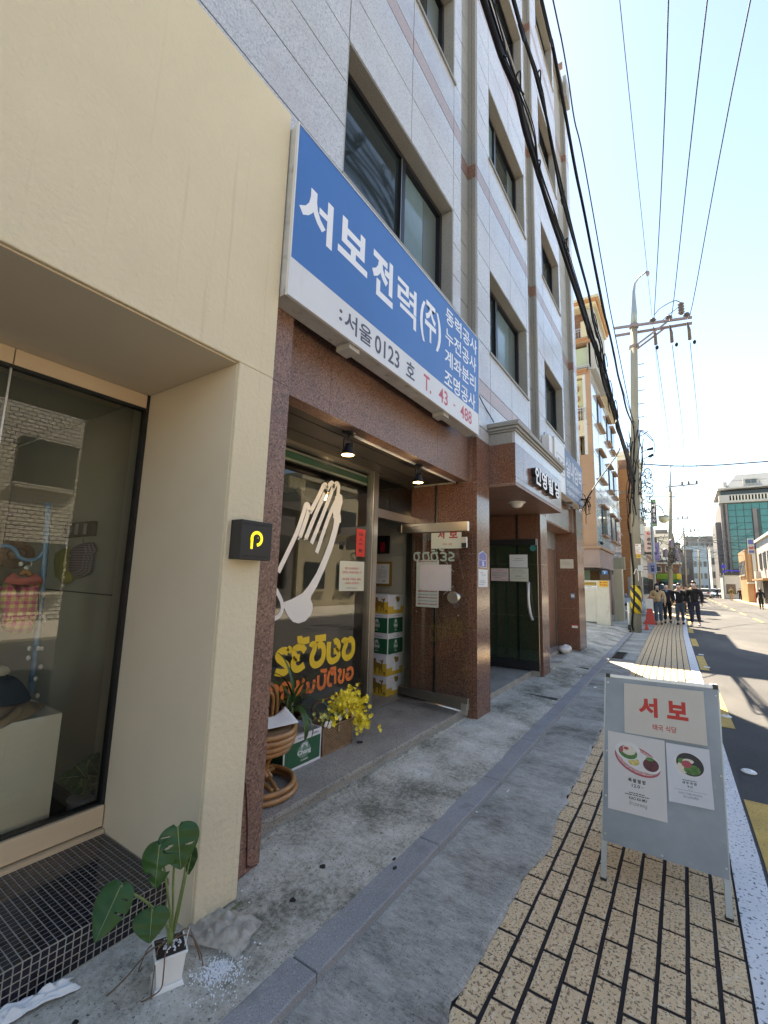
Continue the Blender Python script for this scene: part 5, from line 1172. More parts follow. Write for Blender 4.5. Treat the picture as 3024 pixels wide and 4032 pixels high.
# spilled perlite
ps = MB(); rr = random.Random(8)
for i in range(760):
    if i < 560: x, y = 1.262+rr.gauss(0,.034), 1.548+rr.gauss(0,.030); x += (y-1.55)*-.3
    else: x, y = 1.235+rr.gauss(0,.055), 1.50+rr.gauss(0,.055)
    r = rr.uniform(.0016,.0040); ps.ellip((x, y, apz(x, y)+r*.5+rr.random()*.002), r, r*rr.uniform(.6,1), r*.8, 5, 3)
o = ps.build('spilled_perlite', m_perl, None, kind='stuff'); tag(o, 'white perlite granules spilled on the concrete right of the ceramic pot', 'perlite')
# crumpled translucent film
rr = random.Random(3)
def crumple(name, c, rx, ry, hz, mat, label, cat, seed, rot=0.0, n=26, amp=.5, zfloor=None):
    c = Vector(c)
    def fn(u, v):
        a, b = u*2-1, v*2-1; sc = 1+.22*noise.noise(Vector((a*1.7+seed, b*1.7, 1)))
        x, y = a*rx*sc, b*ry*sc; h_ = hz*max(0, 1-(abs(a)**2.2+abs(b)**2.2)*.55)
        h_ *= .45+amp*abs(noise.noise(Vector((a*2.6, b*2.6+seed, seed*.7))))*2 + .25*abs(noise.noise(Vector((a*6, b*6, seed))))
        X = x*math.cos(rot)-y*math.sin(rot); Y = x*math.sin(rot)+y*math.cos(rot)
        return (c.x+X, c.y+Y, c.z+.003+h_)
    o = MB().grid(fn, n, n).build(name, mat, None, smooth=True, org=tuple(c)); md = o.modifiers.new('t', 'SOLIDIFY'); md.thickness = .0012; tag(o, label, cat); return o
crumple('crumpled_plastic_bag', (1.375,1.675,.026), .100, .135, .058, m_film, 'crumpled grey brown plastic bag lying at the foot of the cream pier', 'plastic bag', 3.3, rot=.35)
cl = on_z(*cZ4(75,1640), .03); crumple('crumpled_white_cloth', (.795,1.925,.026), .125, .030, .034, m_tissue, 'crumpled white cloth strip along the foot of the black mosaic step', 'cloth', 5.1, rot=-.18, n=30, amp=.7)
blob('gum_spot', (.865,1.75,apz(.865,1.75)-.0005), .011, m_black, 'dark gum spot on the concrete nearest the camera, left of the pot', 'gum spot', .003, 'gum spots on the apron', seed=31)
for i, (px, py) in enumerate(((320,1010),(427,1395),(470,1405),(380,1095))):
    p = on_z(800+px/2.074, 3000+py/2.074, .06); blob('white_crumb', (p.x, p.y, apz(p.x, p.y)), .004, m_perl, ['highest white crumb beside the cream pier foot','white crumb just right of the plastic bag','white crumb a little right of the bag crumb','small white crumb below the brown cord end'][i], 'crumb', .003, 'white crumbs on the apron', seed=40+i)
mb = MB(); mb.tube(smooth_path([on_y(*cZ4(1235,490), 1.862), on_y(*cZ4(1243,700), 1.864), on_y(*cZ4(1240,900), 1.862), (1.655,1.86,.085), (1.662,1.85,.078), (1.70,1.845,.075)], 5), .0035, 6)
o = mb.build('hanging_cord', M('brown_cord_rubber', (.10,.03,.02), .5), None, smooth=True, org=(1.65,1.86,.1)); tag(o, 'thin dark brown cord hanging down the left red pilaster to the ground', 'cord')
# moss at the pier foot
def moss_pt(u, v):
    a = u*2*math.pi; r = v*(1+.35*noise.noise(Vector((math.cos(a)*1.5, math.sin(a)*1.5, 2)))+.12*noise.noise(Vector((math.cos(a)*6, math.sin(a)*6, 5)))); x, y = 1.46+.07*r*math.cos(a), 1.748+.022*r*math.sin(a)
    return (x, y, apz(x, y)+.0016*(1-v)+.0004)
MB().grid(moss_pt, 40, 6).build('moss_patch', M('moss', (.13,.145,.07), .95, var=.4, vs=30, bump=.004, bs=90), apr, smooth=True)
# ------------------------------------------------------------------ things inside the boutique
pth = T('white_plinth', 'white display plinth inside the boutique window', 'plinth', (.7, 2.95, .165))
pq = on_y(*cZ4(315,135), 2.69); MB().box(pq.x-.80, pq.x, 2.69, 3.22, .166, pq.z).build('body', m_plinth, pth, bevel=.004); PZ = pq.z
MB().box(pq.x-.30, pq.x-.12, 2.92, 3.05, PZ+.001, PZ+.010).build('card', m_paper, pth)
hp = T('denim_cap', 'dark denim pet cap lying on a tan hat on the plinth', 'cap', (pq.x-.27, 2.84, PZ))
hc = Vector((pq.x-.30, 2.83, PZ))
MB().grid(lambda u, v: hc+Vector((.20*math.cos(u*2*math.pi)*(1-v*.45)*(.75+.25*math.cos(v)), .13*math.sin(u*2*math.pi)*(1-v*.45), .075+.115*math.sin(v*1.57)+.006*math.sin(u*19))), 28, 8).build('crown', M('dark_denim', (.035,.06,.085), .85, bump=.001, bs=300), hp, smooth=True)
mb = MB(); mb.ellip(hc+Vector((0,0,.185)), .11, .075, .012, 16, 5); mb.build('crown_top', bpy.data.materials['dark_denim'], hp, smooth=True)
MB().box(hc.x-.045, hc.x-.005, hc.y-.115, hc.y-.108, PZ+.150, PZ+.162).build('white_label', m_paper, hp)
tn = T('tan_cloth_hat', 'tan crumpled cloth hat under the denim cap on the plinth', 'hat', (hc.x, hc.y, PZ)); m_tanc = M('tan_cloth', (.40,.32,.22), .9, bump=.002, bs=60)
MB().grid(lambda u, v: hc+Vector(((.265+.03*math.sin(u*25))*math.cos(u*2*math.pi)*(.35+.65*v), (.155)*math.sin(u*2*math.pi)*(.35+.65*v), .075-.062*v**2+.010*math.sin(u*31+v*5))), 40, 8).build('brim', m_tanc, tn, smooth=True)
mb = MB(); mb.tube(smooth_path([hc+Vector((.11,-.13,.05)), hc+Vector((.07,-.17,.03)), hc+Vector((.02,-.175,.012)), hc+Vector((-.06,-.165,.008))], 4), .022, 8); mb.build('strap', m_tanc, tn, smooth=True)
MB().ellip(hc+Vector((-.02,.10,.20)), .15, .10, .05, 16, 8).build('cream_beret', m_paper_y, None, smooth=True, org=hc+Vector((-.02,.10,.15))); tag(bpy.data.objects['cream_beret'], 'cream soft beret behind the denim cap on the plinth', 'hat')
rk = T('blue_clothes_rack', 'pale blue wavy metal clothes rack inside the boutique', 'clothes rack', (1.05, 3.0, .165)); m_blu = M('pale_blue_enamel', (.17,.31,.46), .35, coat=.4)
RY = 3.02
mb = MB(); mb.tube([on_y(*cW(*p), RY) for p in ((600,-220),(590,0),(570,300),(535,700),(480,1300),(420,1800),(388,2150))], .016, 10); mb.build('upright', m_blu, rk, smooth=True)
mb = MB(); mb.tube(smooth_path([on_y(*cW(*p), RY) for p in ((-250,420),(-120,340),(0,312),(110,320),(190,370),(240,455),(330,490),(420,490),(500,440),(540,380))], 4), .011, 10); mb.build('wavy_rail', m_blu, rk, smooth=True)
mb = MB(); mb.tube([(.0,RY+.02,.17),(1.1,RY+.02,.17)], .012, 8); mb.build('foot', m_blu, rk)
# plaid dog shirt: yellow with pink checks, from the geometry's own coordinates
def plaid(name, base, line, sc):
    mt, n, l, b = newmat(name); tc = n.new('ShaderNodeTexCoord'); sp = n.new('ShaderNodeSeparateXYZ'); l.new(tc.outputs['Object'], sp.inputs[0]); outs = []
    for ax in (0, 2):
        mu = n.new('ShaderNodeMath'); mu.operation = 'MULTIPLY'; mu.inputs[1].default_value = sc; l.new(sp.outputs[ax], mu.inputs[0])
        fr_ = n.new('ShaderNodeMath'); fr_.operation = 'FRACT'; l.new(mu.outputs[0], fr_.inputs[0])
        g_ = n.new('ShaderNodeMath'); g_.operation = 'LESS_THAN'; g_.inputs[1].default_value = .48; l.new(fr_.outputs[0], g_.inputs[0]); outs.append(g_.outputs[0])
    ad = n.new('ShaderNodeMath'); ad.operation = 'ADD'; l.new(outs[0], ad.inputs[0]); l.new(outs[1], ad.inputs[1])
    rp = n.new('ShaderNodeValToRGB'); rp.color_ramp.interpolation = 'CONSTANT'; e = rp.color_ramp.elements; e[0].color = (*base, 1); e[1].position = .34; e[1].color = (*line, 1)
    e2 = rp.color_ramp.elements.new(.75); e2.color = (line[0]*.8, line[1]*.35, line[2]*.6, 1)
    hf = n.new('ShaderNodeMath'); hf.operation = 'MULTIPLY'; hf.inputs[1].default_value = .5; l.new(ad.outputs[0], hf.inputs[0]); l.new(hf.outputs[0], rp.inputs[0]); l.new(rp.outputs[0], b.inputs['Base Color']); b.inputs['Roughness'].default_value = .9; return mt
m_plaid = plaid('yellow_pink_plaid', (.70,.55,.16), (.68,.22,.22), 27.0)
def garment(name, poly, Y, mat, label, thick=.035, org=None, parts=()):
    P = [on_y(*cW(*p), Y) for p in poly]; c = sum(P, Vector())/len(P); t = T(name, label, 'clothing', c, 'pet clothes in the boutique window')
    n = len(P); mb = MB(); pr = [p+Vector((0,thick*.5,0)) for p in P]; mid = [c.lerp(p,.72)+Vector((0,-thick*.5,0)) for p in P]; mb.v = pr+mid+[c+Vector((0,-thick*.6,0))]
    for i in range(n): j = (i+1)%n; mb.f += [(i,j,n+j,n+i),(n+i,n+j,2*n)]
    mb.f.append(tuple(range(n))[::-1]); mb.build('cloth', mat, t, smooth=True)
    return t, c
t, c = garment('plaid_pet_shirt', [(95,720),(130,790),(380,800),(470,740),(540,780),(505,850),(500,1000),(495,1180),(460,1270),(400,1400),(200,1410),(60,1370),(20,1300),(35,1180),(0,1000),(10,850)], RY-.06, m_plaid, 'yellow and pink plaid pet shirt hanging from the blue rack')
MB().slab([on_y(*cW(*p), RY-.088) for p in ((60,760),(90,715),(165,650),(250,700),(330,712),(400,700),(455,655),(520,715),(545,770),(430,800),(250,800),(130,785))], (0,.03,0)).build('coral_collar', M('coral_knit', (.60,.16,.12), .9), t, smooth=True)
MB().tube(smooth_path([on_y(*cW(*p), RY-.05) for p in ((250,680),(310,630),(385,690))], 4), .013, 8).build('wooden_hanger', M('hanger_wood', (.42,.20,.06), .5), t, smooth=True)
MB().tube(smooth_path([on_y(*cW(*p), RY-.05) for p in ((330,640),(345,590),(388,560),(390,520),(375,505))], 4), .0025, 6).build('hook', m_steel, t)
PX = 1.378
def side_garment(name, poly, mat, label, thick=.03):
    P = [on_x(*cW(*p), PX-.03) for p in poly]; c = sum(P, Vector())/len(P); t = T(name, label, 'clothing', c, 'pet clothes in the boutique window')
    n = len(P); mb = MB(); pr = [p+Vector((.02,0,0)) for p in P]; mid = [c.lerp(p,.7)-Vector((thick,0,0)) for p in P]; mb.v = pr+mid+[c-Vector((thick*1.1,0,0))]
    for i in range(n): j = (i+1)%n; mb.f += [(i,j,n+j,n+i),(n+i,n+j,2*n)]
    mb.build('cloth', mat, t, smooth=True); MB().tube([c+Vector((0,0,.10)), on_x(*cW(poly[0][0], 230), PX-.03)], .003, 5).build('hook', m_steel, t); return t
side_garment('grey_check_pet_dress', [(1040,270),(1130,265),(1160,370),(1110,430),(1130,470),(1100,520),(1085,640),(1000,700),(900,720),(870,660),(900,500),(870,470),(920,430),(890,370),(950,290)], plaid('grey_check', (.33,.31,.29), (.26,.24,.23), 60.0), 'small grey checked pet dress on the wall rail, right one')
side_garment('yellow_pet_dress', [(830,320),(880,400),(885,560),(870,740),(780,795),(720,760),(700,500),(730,350)], M('yellow_cloth', (.36,.34,.07), .9), 'olive yellow pet dress on the wall rail, left of the grey checked one')
rl = T('peg_rail', 'brown wooden peg rail on the grey boutique wall', 'peg rail', on_x(*cW(1000,150), PX)); a = on_x(*cW(835,115), PX); b = on_x(*cW(1190,190), PX)
MB().box(PX-.025, PX+.004, b.y, a.y, b.z, b.z+.10).build('board', M('rail_wood', (.15,.12,.085), .6), rl, bevel=.003)
for k in range(3): y = b.y+(a.y-b.y)*(.2+.28*k); MB().box(PX-.04, PX-.026, y-.008, y+.008, b.z+.012, b.z+.085).build('peg', m_alu, rl)
fl = MB()
lts = T('fairy_lights', 'string of small white bulb lights wound round the blue rack', 'string lights', (1.05, 3.0, .9))
for p in ((260,540),(325,590),(540,925),(440,810),(540,1180),(560,1225),(365,1590),(475,1590),(520,1590),(350,1710),(505,1820),(440,1970),(465,2180)):
    c = on_y(*cW(*p), RY-.03); MB().ellip(c, .011, .011, .014, 8, 6).build('bulb', m_ceramic, lts, smooth=True)
hat = T('straw_hat', 'brown straw hat hanging behind the blue rack', 'hat', on_y(*cW(190,420), 3.3)); hc2 = on_y(*cW(190,420), 3.3); MB().ellip(hc2, .10, .02, .085, 16, 6).build('brim', m_wicker, hat, smooth=True); MB().ellip(hc2-Vector((0,.03,0)), .05, .04, .04, 12, 6).build('crown', m_wicker, hat, smooth=True)
bx = T('pink_folded_textiles', 'pink and red folded textiles on a shelf behind the plinth', 'textiles', (.6, 3.3, .9))
MB().box(.2, .98, 3.35, 3.7, .80, .83).build('shelf', m_plinth, bx); MB().box(.3, .72, 3.36, 3.6, .832, .875).build('red_cloth', M('red_cloth', (.35,.02,.03), .9), bx, bevel=.01); MB().box(.25, .90, 3.35, 3.65, .876, .93).build('pink_cloth', M('pink_cloth', (.50,.34,.32), .9), bx, bevel=.012)
ip = T('indoor_potted_plant', 'dim green leafy plant in a pale pot inside the boutique corner', 'plant', (1.22, 2.86, .17)); ic = on_y(*cS(1010,1700), 2.82)
MB().lathe([(.05,-.12),(.066,-.01),(.07,.0),(.062,.002)], (ic.x, 2.82, ic.z), 20).build('pot', M('pale_blue_pot', (.30,.36,.40), .5), ip, smooth=True)
MB().lathe([(.060,0),(.060,.004)], (ic.x, 2.82, ic.z-.008), 16).build('soil', m_soil, ip)
MB().box(ic.x-.09, ic.x+.09, 2.74, 2.92, .166, ic.z-.12).build('stand', m_plinth, ip)
for k, (a, b_, w_) in enumerate((((1100,1230),(1230,1430),.12), ((1010,1440),(730,1470),.09), ((960,1320),(1080,1480),.07), ((1200,1180),(1290,1390),.10), ((1150,1440),(1290,1460),.07), ((1190,1560),(1240,1680),.07), ((1000,1560),(900,1650),.07))):
    leaf(on_y(*cS(*a), 2.80), on_y(*cS(*b_), 2.77), w_, (-.5,-.8,.3), [], .12, .3, k, None, ip, [(ic.x, 2.82, ic.z)])
# ------------------------------------------------------------------ overhead cables along the facade
pole_foot = Vector((17.0, 1.38, 0)); pole_top = Vector((17.0, .93, 10.75))
def ppt(z, dy=0.0, dx_=0.0): t_ = z/10.75; p = pole_foot.lerp(pole_top, t_); return Vector((p.x+dx_, p.y+dy, z))
cbl = T('communication_cables', 'thick bundles of black cables slung along the granite facade to the concrete pole', 'cables', (8, 1.1, 6))
B_ = crop(1500, 0, 2.07375)
def cable(pts, Y, r, n=6, mat=None, end=None, jit=0.0, seed=0, name='cable', start=True, parent=None):
    P = [on_y(*p, Y) for p in pts]
    rr = random.Random(seed)
    d = (P[0]-P[1]); d = Vector((-1, 0, max(-.05, min(.15, d.z/max(.1,abs(d.x))*-0+.02)))) if d.x < 0 else Vector((-1,0,.02))
    if start: P = [P[0]+Vector((-9,0,1.1)), P[0]+Vector((-4,0,.35))] + P
    if end is not None: P.append(Vector(end))
    P = [p+Vector((0, rr.uniform(-jit, jit), rr.uniform(-jit, jit))) for p in P]
    mb = MB(); mb.tube(smooth_path(P, 5), r, n); return mb.build(name, mat or m_cable, parent or cbl, smooth=True)
b1 = [B_(845,0), B_(1000,450), B_(1110,760), B_(1200,1080), B_(1290,1430), B_(1400,1760), B_(1500,2050), q1(430,720), q1(560,1130), q1(680,1580), q1(820,2050), q2(900,600), q2(990,880)]
for k in range(5): cable([(x+k*3.2-5+(2 if k % 2 else 0), y) for x, y in b1], 1.10+.012*k, [.024,.018,.015,.012,.010][k], 7, end=ppt(4.6+.12*k, .05), jit=.018, seed=k)
cable([(x+14-i*1.5, y) for i, (x, y) in enumerate(b1)], 1.06, .008, 5, end=ppt(4.9, .05), jit=.03, seed=9)
cable([(x+26-i*2.2, y) for i, (x, y) in enumerate(b1)], 1.04, .006, 5, end=ppt(5.1, .05), jit=.03, seed=10)
b2 = [B_(1075,0), B_(1150,200), B_(1210,400), B_(1300,740), B_(1390,1160), B_(1500,1620), q1(380,0), q1(500,500), q1(600,900), q1(640,1150), q1(700,1420), q1(790,1780), q1(890,2150), q2(800,350), q2(950,700)]
for k in range(3): cable([(x+k*3.5-4, y) for x, y in b2], 1.0+.012*k, [.015,.012,.010][k], 7, end=ppt(5.0+.15*k, .0), jit=.02, seed=20+k)
cable([B_(1310,0), B_(1400,370), B_(1500,900), B_(1590,1400), B_(1659,1730), q1(620,200), q1(700,520), q1(750,720), q1(830,1080), q1(900,1450), q1(980,1750), q1(1060,2080)], 0.95, .020, 8, end=ppt(6.95, .02))
cable([B_(1300,0), B_(1420,430), B_(1520,960), B_(1610,1460), q1(715,560), q1(900,1420)], .94, .008, 5, end=ppt(7.0, .0), seed=3)
cable([B_(1405,0), B_(1470,300), B_(1530,640), B_(1580,980), B_(1659,1330), q1(720,80), q1(780,400), q1(870,850), q1(950,1250), q1(1040,1700), q1(1120,2080)], .9, .009, 6, m_wire, end=ppt(7.1, .0))
for k, (x, y, r) in enumerate(((1140,690,46),(1305,690,52),(1300,1400,48),(1495,1640,40),(1520,2000,36))):     # slack loops tied to the bundles
    c = on_y(*B_(x, y), 1.0); R = r/2.07/1742*math.sqrt(c.x**2+c.y**2+(c.z-1.5)**2); rr = random.Random(k)
    mb = MB(); mb.tube([c+Vector((R*1.3*math.cos(a)*(1+.12*rr.uniform(-1,1)), .02*math.sin(a*2), R*math.sin(a)*(1+.15*rr.uniform(-1,1)))) for a in [i*2*math.pi/16 for i in range(14)]], .008, 6); mb.build('slack_loop', m_cable, cbl, smooth=True)
for k, (x, y) in enumerate(((400,610),(535,590),(560,1080),(710,1220),(690,1560),(800,1730),(770,1940),(890,2030))):
    c = on_y(*q1(x, y), 1.0); R = .16+.03*(k % 3); mb = MB(); mb.tube([c+Vector((R*1.4*math.cos(a), .02, R*math.sin(a))) for a in [i*2*math.pi/16 for i in range(15)]], .008, 5); mb.build('slack_loop', m_cable, cbl, smooth=True)
# ------------------------------------------------------------------ utility pole with crossarm
up = T('utility_pole', 'tall concrete utility pole wrapped low in a yellow and black hazard band', 'utility pole', tuple(pole_foot))
MB().tube([pole_foot, ppt(5.4), ppt(10.75)], [.158,.130,.108], 20).build('shaft', m_pole, up, smooth=True)
hz_ = MB(); 
MB().tube([ppt(.62), ppt(1.52)], [.164,.161], 24).build('hazard_sleeve', m_safety_y, up, smooth=True)
def hel(z0_, z1_, nm):
    mb = MB(); n = 24
    for i in range(n+1):
        a = math.pi*.62+2*math.pi*i/n*.62*1.0; t_ = i/n; zc = z0_+(z1_-z0_)*t_
        for dz in (0, .17):
            p = ppt(min(1.515, max(.625, zc+dz))); mb.v.append(Vector((p.x+.167*math.cos(a), p.y+.167*math.sin(a), p.z)))
    for i in range(n): mb.f.append((2*i, 2*i+1, 2*i+3, 2*i+2))
    mb.build('black_stripe', m_black, up)
for k in range(4): hel(1.42-.36*k+.34, 1.42-.36*k-.40, 'x')
MB().tube([ppt(10.75), ppt(11.2)+Vector((0,-.01,0)), ppt(12.0)+Vector((0,.0,0)), ppt(12.3)+Vector((0,-.04,.02)), ppt(12.5)+Vector((0,-.16,0)), ppt(12.62)+Vector((0,-.36,0)), Vector((17.0,.44,12.66))], [.108,.096,.050,.042,.038,.034,.032], 14).build('steel_top', m_polem, up, smooth=True)
# the arm head sits where the earth wire is clamped
MB().ellip((17.0,.41,12.55), .08, .06, .10, 10, 8).build('wire_clamp', m_arm, up, smooth=True)
xa_, xb_ = Vector((16.86,1.55,10.72)), Vector((16.86,-.76,10.40))
for dz, nm in ((0, 'crossarm'), (-.26, 'crossarm')): MB().bar(xa_+Vector((.0 if dz == 0 else .30,0,dz*.55)), xb_+Vector((0 if dz == 0 else .30,0,dz*.2)), .07, .075).build('crossarm', m_arm, up)
for dz in (0, -.06): MB().bar(ppt(9.88)+Vector((-.15+(.3 if dz else 0),-.1,0)), Vector((16.86+(.3 if dz else 0),-.05,10.45)), .05, .05).build('brace', m_arm, up)
MB().tube([ppt(9.84), ppt(9.94)], [.155,.155], 16).build('band', m_arm, up); MB().tube([ppt(10.62), ppt(10.74)], [.15,.15], 16).build('band', m_arm, up)
for k in range(6): z = 9.2-.48*k; p = ppt(z); MB().bar(p+Vector((0,-.12,0)), p+Vector((0,-.30,0)), .022, .022).build('step_bolt', m_arm, up)
IN = [Vector((16.9,.35,10.56)), Vector((16.9,-.12,10.50)), Vector((16.9,-.62,10.44))]
for i, c in enumerate(IN):
    MB().lathe([(.05,-.02),(.10,.03),(.05,.06),(.11,.10),(.05,.13),(.08,.16),(.03,.2)], c, 14).build('pin_insulator', m_insul, up, smooth=True)
    d = Vector((17.1,c.y-.04,9.85-.05*i)); MB().tube([c+Vector((.1,0,-.1)), d+Vector((0,0,.35)), d], [.02,.05,.055], 8).build('hanging_insulator', m_insul, up, smooth=True)
    MB().ellip(d+Vector((0,-.12 if i else -.03,-.12)), .05, .05, .08, 8, 6).build('clamp', m_cable, up, smooth=True)
MB().lathe([(.05,-.16)]+[((.10 if k % 2 else .065), -.14+.05*k) for k in range(8)]+[(.03,.28)], (16.9,-.48,10.78), 14).build('lightning_arrester', m_insul, up, smooth=True)
mb = MB(); mb.tube(smooth_path([(16.9,-.48,11.05),(16.9,-.30,11.18),(16.9,.1,11.05),(16.9,.30,10.85)], 5), .014, 6); mb.tube(smooth_path([(16.9,-.4,10.9),(16.9,-.15,10.75),(16.9,.05,10.6)], 5), .012, 6); mb.build('jumper_wire', m_wire, up, smooth=True)
# tangle of drop cables down the pole
rr = random.Random(12)
for k in range(12):
    z = rr.uniform(6.0, 7.2); P = []; a = rr.uniform(-1.5, 2.0); rad = .15
    while z > 2.4+rr.random()*2.4: p = ppt(z); P.append(Vector((p.x-(rad+rr.uniform(0,.07))*math.cos(a*.5)*1.0, p.y+(rad+rr.uniform(0,.12))*math.sin(a), z))); z -= rr.uniform(.3,.6); a += rr.uniform(-.5,.5)
    if len(P) > 2: mb = MB(); mb.tube(smooth_path(P, 4), rr.choice((.010,.014,.020)), 5); mb.build('drop_cable', rr.choice((m_cable, m_cable, m_wire)), up, smooth=True)
for k in range(9):
    c = ppt(rr.uniform(3.6, 5.6), rr.uniform(-.45,-.18), -.1); R = rr.uniform(.10,.26); mb = MB(); mb.tube([c+Vector((rr.uniform(-.03,.03), R*.7*math.cos(t_)+rr.uniform(-.02,.02), R*math.sin(t_)+rr.uniform(-.02,.02))) for t_ in [i*.5 for i in range(14)]], .010, 5); mb.build('cable_coil', m_cable, up, smooth=True)
for c in ((3.95,-.30), (5.05,-.26)):
    mb = MB(); 
    for k in range(18): p0 = ppt(c[0]+rr.gauss(0,.16), c[1]+rr.gauss(0,.07), -.05); mb.tube(smooth_path([p0, p0+Vector((rr.gauss(0,.08), rr.gauss(0,.12), rr.gauss(0,.12))), p0+Vector((rr.gauss(0,.08), rr.gauss(0,.10), rr.gauss(0,.16)))], 3), .009, 4)
    mb.build('cable_tangle', m_cable, up, smooth=True, kind='stuff')
for k, (x0_, y0_, x1_, y1_) in enumerate(((635,1300,745,1380),(650,1475,750,1440),(670,1525,750,1490),(640,1345,710,1300))):   # big side loops
    A = ppt(0); P = [on_x(*cP(x0_, y0_), 16.9), on_x(*cP((x0_+x1_)/2, (y0_+y1_)/2-12+k*6), 16.8), on_x(*cP(x1_, y1_), 16.8)]; mb = MB(); mb.tube(smooth_path(P, 5), .012, 6); mb.build('side_loop', m_wire, up, smooth=True)
    if k in (1, 2): MB().tube([P[1], P[2]], [.035,.05], 8).build('splice_case', m_cable, up, smooth=True)
mb = MB(); mb.tube(smooth_path([on_x(*cP(*p), 16.85) for p in ((650,1300),(700,1320),(745,1370),(762,1430),(750,1490),(715,1525))], 5), .010, 6); mb.build('side_loop', m_wire, up, smooth=True)
pbx = on_x(*q3(1430,680), 16.8); MB().box(16.68, 16.80, pbx.y-.09, pbx.y+.06, pbx.z-.09, pbx.z+.10).build('meter_box', m_galv_e, up, bevel=.01)
mb = MB(); mb.tube(smooth_path([on_x(*q3(*p), 16.72) for p in ((1400,920),(1385,740),(1350,690),(1310,790))], 5), .012, 6); mb.build('white_cord', m_white, up, smooth=True)
for k, (tl, br, mt_, lab) in enumerate((((1332,205),(1452,398), m_paper, 'white bill with red headline pasted on the pole'), ((1352,400),(1448,478), m_yel_card, 'small yellow notice below the white bill on the pole'))):
    a = on_x(*q3(*tl), 16.80); b = on_x(*q3(*br), 16.80); q = Q((16.80,a.y,a.z),(16.80,b.y,a.z),(16.80,b.y,b.z),(16.80,a.y,b.z)); t = sheet_thing('pole_notice', q, mt_, lab, 'paper notice', 'notices on the utility pole')
    if k == 0: q.txt('매매', .1, .5, .08, .25, m_redink, t, .03); q.lines(m_ink_g, t, [(.4,.1,.9,.05),(.55,.1,.9,.05)], .002); q.lines(m_redink, t, [(.72,.1,.7,.08),(.9,.1,.95,.06)], .002)
    else: q.lines(m_ink, t, [(.3,.1,.9,.12),(.65,.1,.9,.12)], .002)
blk = MB(); blk.tube(smooth_path([on_x(*q3(*p), 16.85) for p in ((1240,0),(1262,400),(1290,650),(1305,900),(1312,1290),(1290,1500),(1270,1760),(1300,1880))], 4), .028, 7); blk.build('riser_cable', m_cable, up, smooth=True)
# street lamp arm beyond the pole, high tension wires
hv = T('high_voltage_wires', 'three thin high voltage lines running from the pole crossarm over the street', 'wires', (8, -.6, 10.5))
def hw(P, r=.011): mb = MB(); mb.tube(smooth_path(P, 6), r, 5); mb.build('wire', m_wire, hv, smooth=True)
hw([(-14,-1.0,11.2), (0,-.5,10.85), on_x(*(2632,0), 7.0), on_x(*cP(760,330), 15.4), IN[0]+Vector((0,0,.12))]); hw([(-14,-2.2,11.0), (0,-1.5,10.5), on_x(*(2785,0), 7.2), on_x(*cP(905,320), 15.2), IN[1]+Vector((0,0,.12))]); hw([(-14,-3.4,11.0), (0,-2.3,10.6), on_x(*(2955,0), 7.6), on_x(*cP(1060,300), 15.0), IN[2]+Vector((0,0,.12))])
hw([(-14,.2,13.6), (0,.3,13.0), on_x(*(2440,0), 8.2), (17,.42,12.62)], .008)
for i, c in enumerate(IN): hw([Vector((17.1,c.y-.04,9.75-.05*i)), Vector((30, c.y-.15-.2*i, 9.2)), Vector((43.8, .45-.75*i, 10.2))], .010)
hw([(17,.42,12.6), (30,.45,11.6), (44,.5,12.2)], .007)
hw([(17.0,1.0,5.62), (17.0,-2.3,5.30), (17.2,-14,5.6)], .020)
# drop line from the second sign end to the bundle, with a junction clump
dc = T('service_drop', 'black service cable rising from a wire clump at the end of the blue climbing sign', 'cables', (10.4, 1.6, 3.2))
A0 = Vector((10.42, 1.62, 3.25)); mb = MB(); mb.tube(smooth_path([on_y(*q2(320,1480), 1.6), on_y(*q2(500,1190), 1.5), on_y(*q2(790,780), 1.3), ppt(5.6, .2, -2.4)], 6), .016, 7); mb.build('cable', m_cable, dc, smooth=True)
e0 = on_y(*q2(320,1480), 1.6); rr = random.Random(2); mb = MB()
for k in range(22): p = e0+Vector((rr.gauss(0,.08), rr.gauss(0,.05), rr.gauss(-.08,.10))); mb.tube(smooth_path([e0, p, p+Vector((rr.gauss(0,.10), rr.gauss(0,.05), rr.gauss(0,.12)))], 3), .007, 4)
mb.build('wire_clump', m_cable, dc, smooth=True)
mb = MB(); mb.tube(smooth_path([on_y(*cC(795,1140), 1.80), on_y(*cC(830,1215), 1.84), on_y(*cC(880,1300), 1.86), on_y(*cC(922,1375), 1.80)], 5), .006, 5); o = mb.build('thin_cable', m_cable, None, smooth=True, org=(4.6,1.8,3.8)); tag(o, 'thin black cable drooping from the blue sign to the canopy cornice', 'cable')
# ------------------------------------------------------------------ corner building with balconies
bb = T('beige_corner_building', 'tan and cream five storey building with orange cornices beyond the granite one', 'building', (17.6, 2.5, 0))
BX, BY = 17.6, 2.50
def part(nm, mt, bx, parent, bev=0): return MB().box(*bx).build(nm, mt, parent, bevel=bev)
for a, b in ((2.90,4.05),(4.06,5.20),(5.21,6.35),(6.36,7.50),(7.51,8.62),(8.63,9.72)): part('column_stone', m_tan, (BX, BX+.5, BY+.012, 2.955 if b < 7.3 else 2.69, a, b), bb)
part('street_wall', m_gloss, (BX+.014, 25.2, BY, BY+.3, 2.16, 9.72), bb); part('building_mass', m_tanl, (BX+.45, 25.2, BY+.31, 9, 2.2, 9.7), bb)
for k in range(34):
    z = 2.95+(k % 34)*.40
    if z < 9.2 and k < 17: part('orange_quoin', m_obrick, (BX+.03-(.02 if k % 2 else 0), BX+.4, 2.96, 3.2, z, z+.19), bb); 
part('quoin_core', m_mortar, (BX+.06, BX+.4, 2.96, 3.2, 2.9, 7.1), bb)
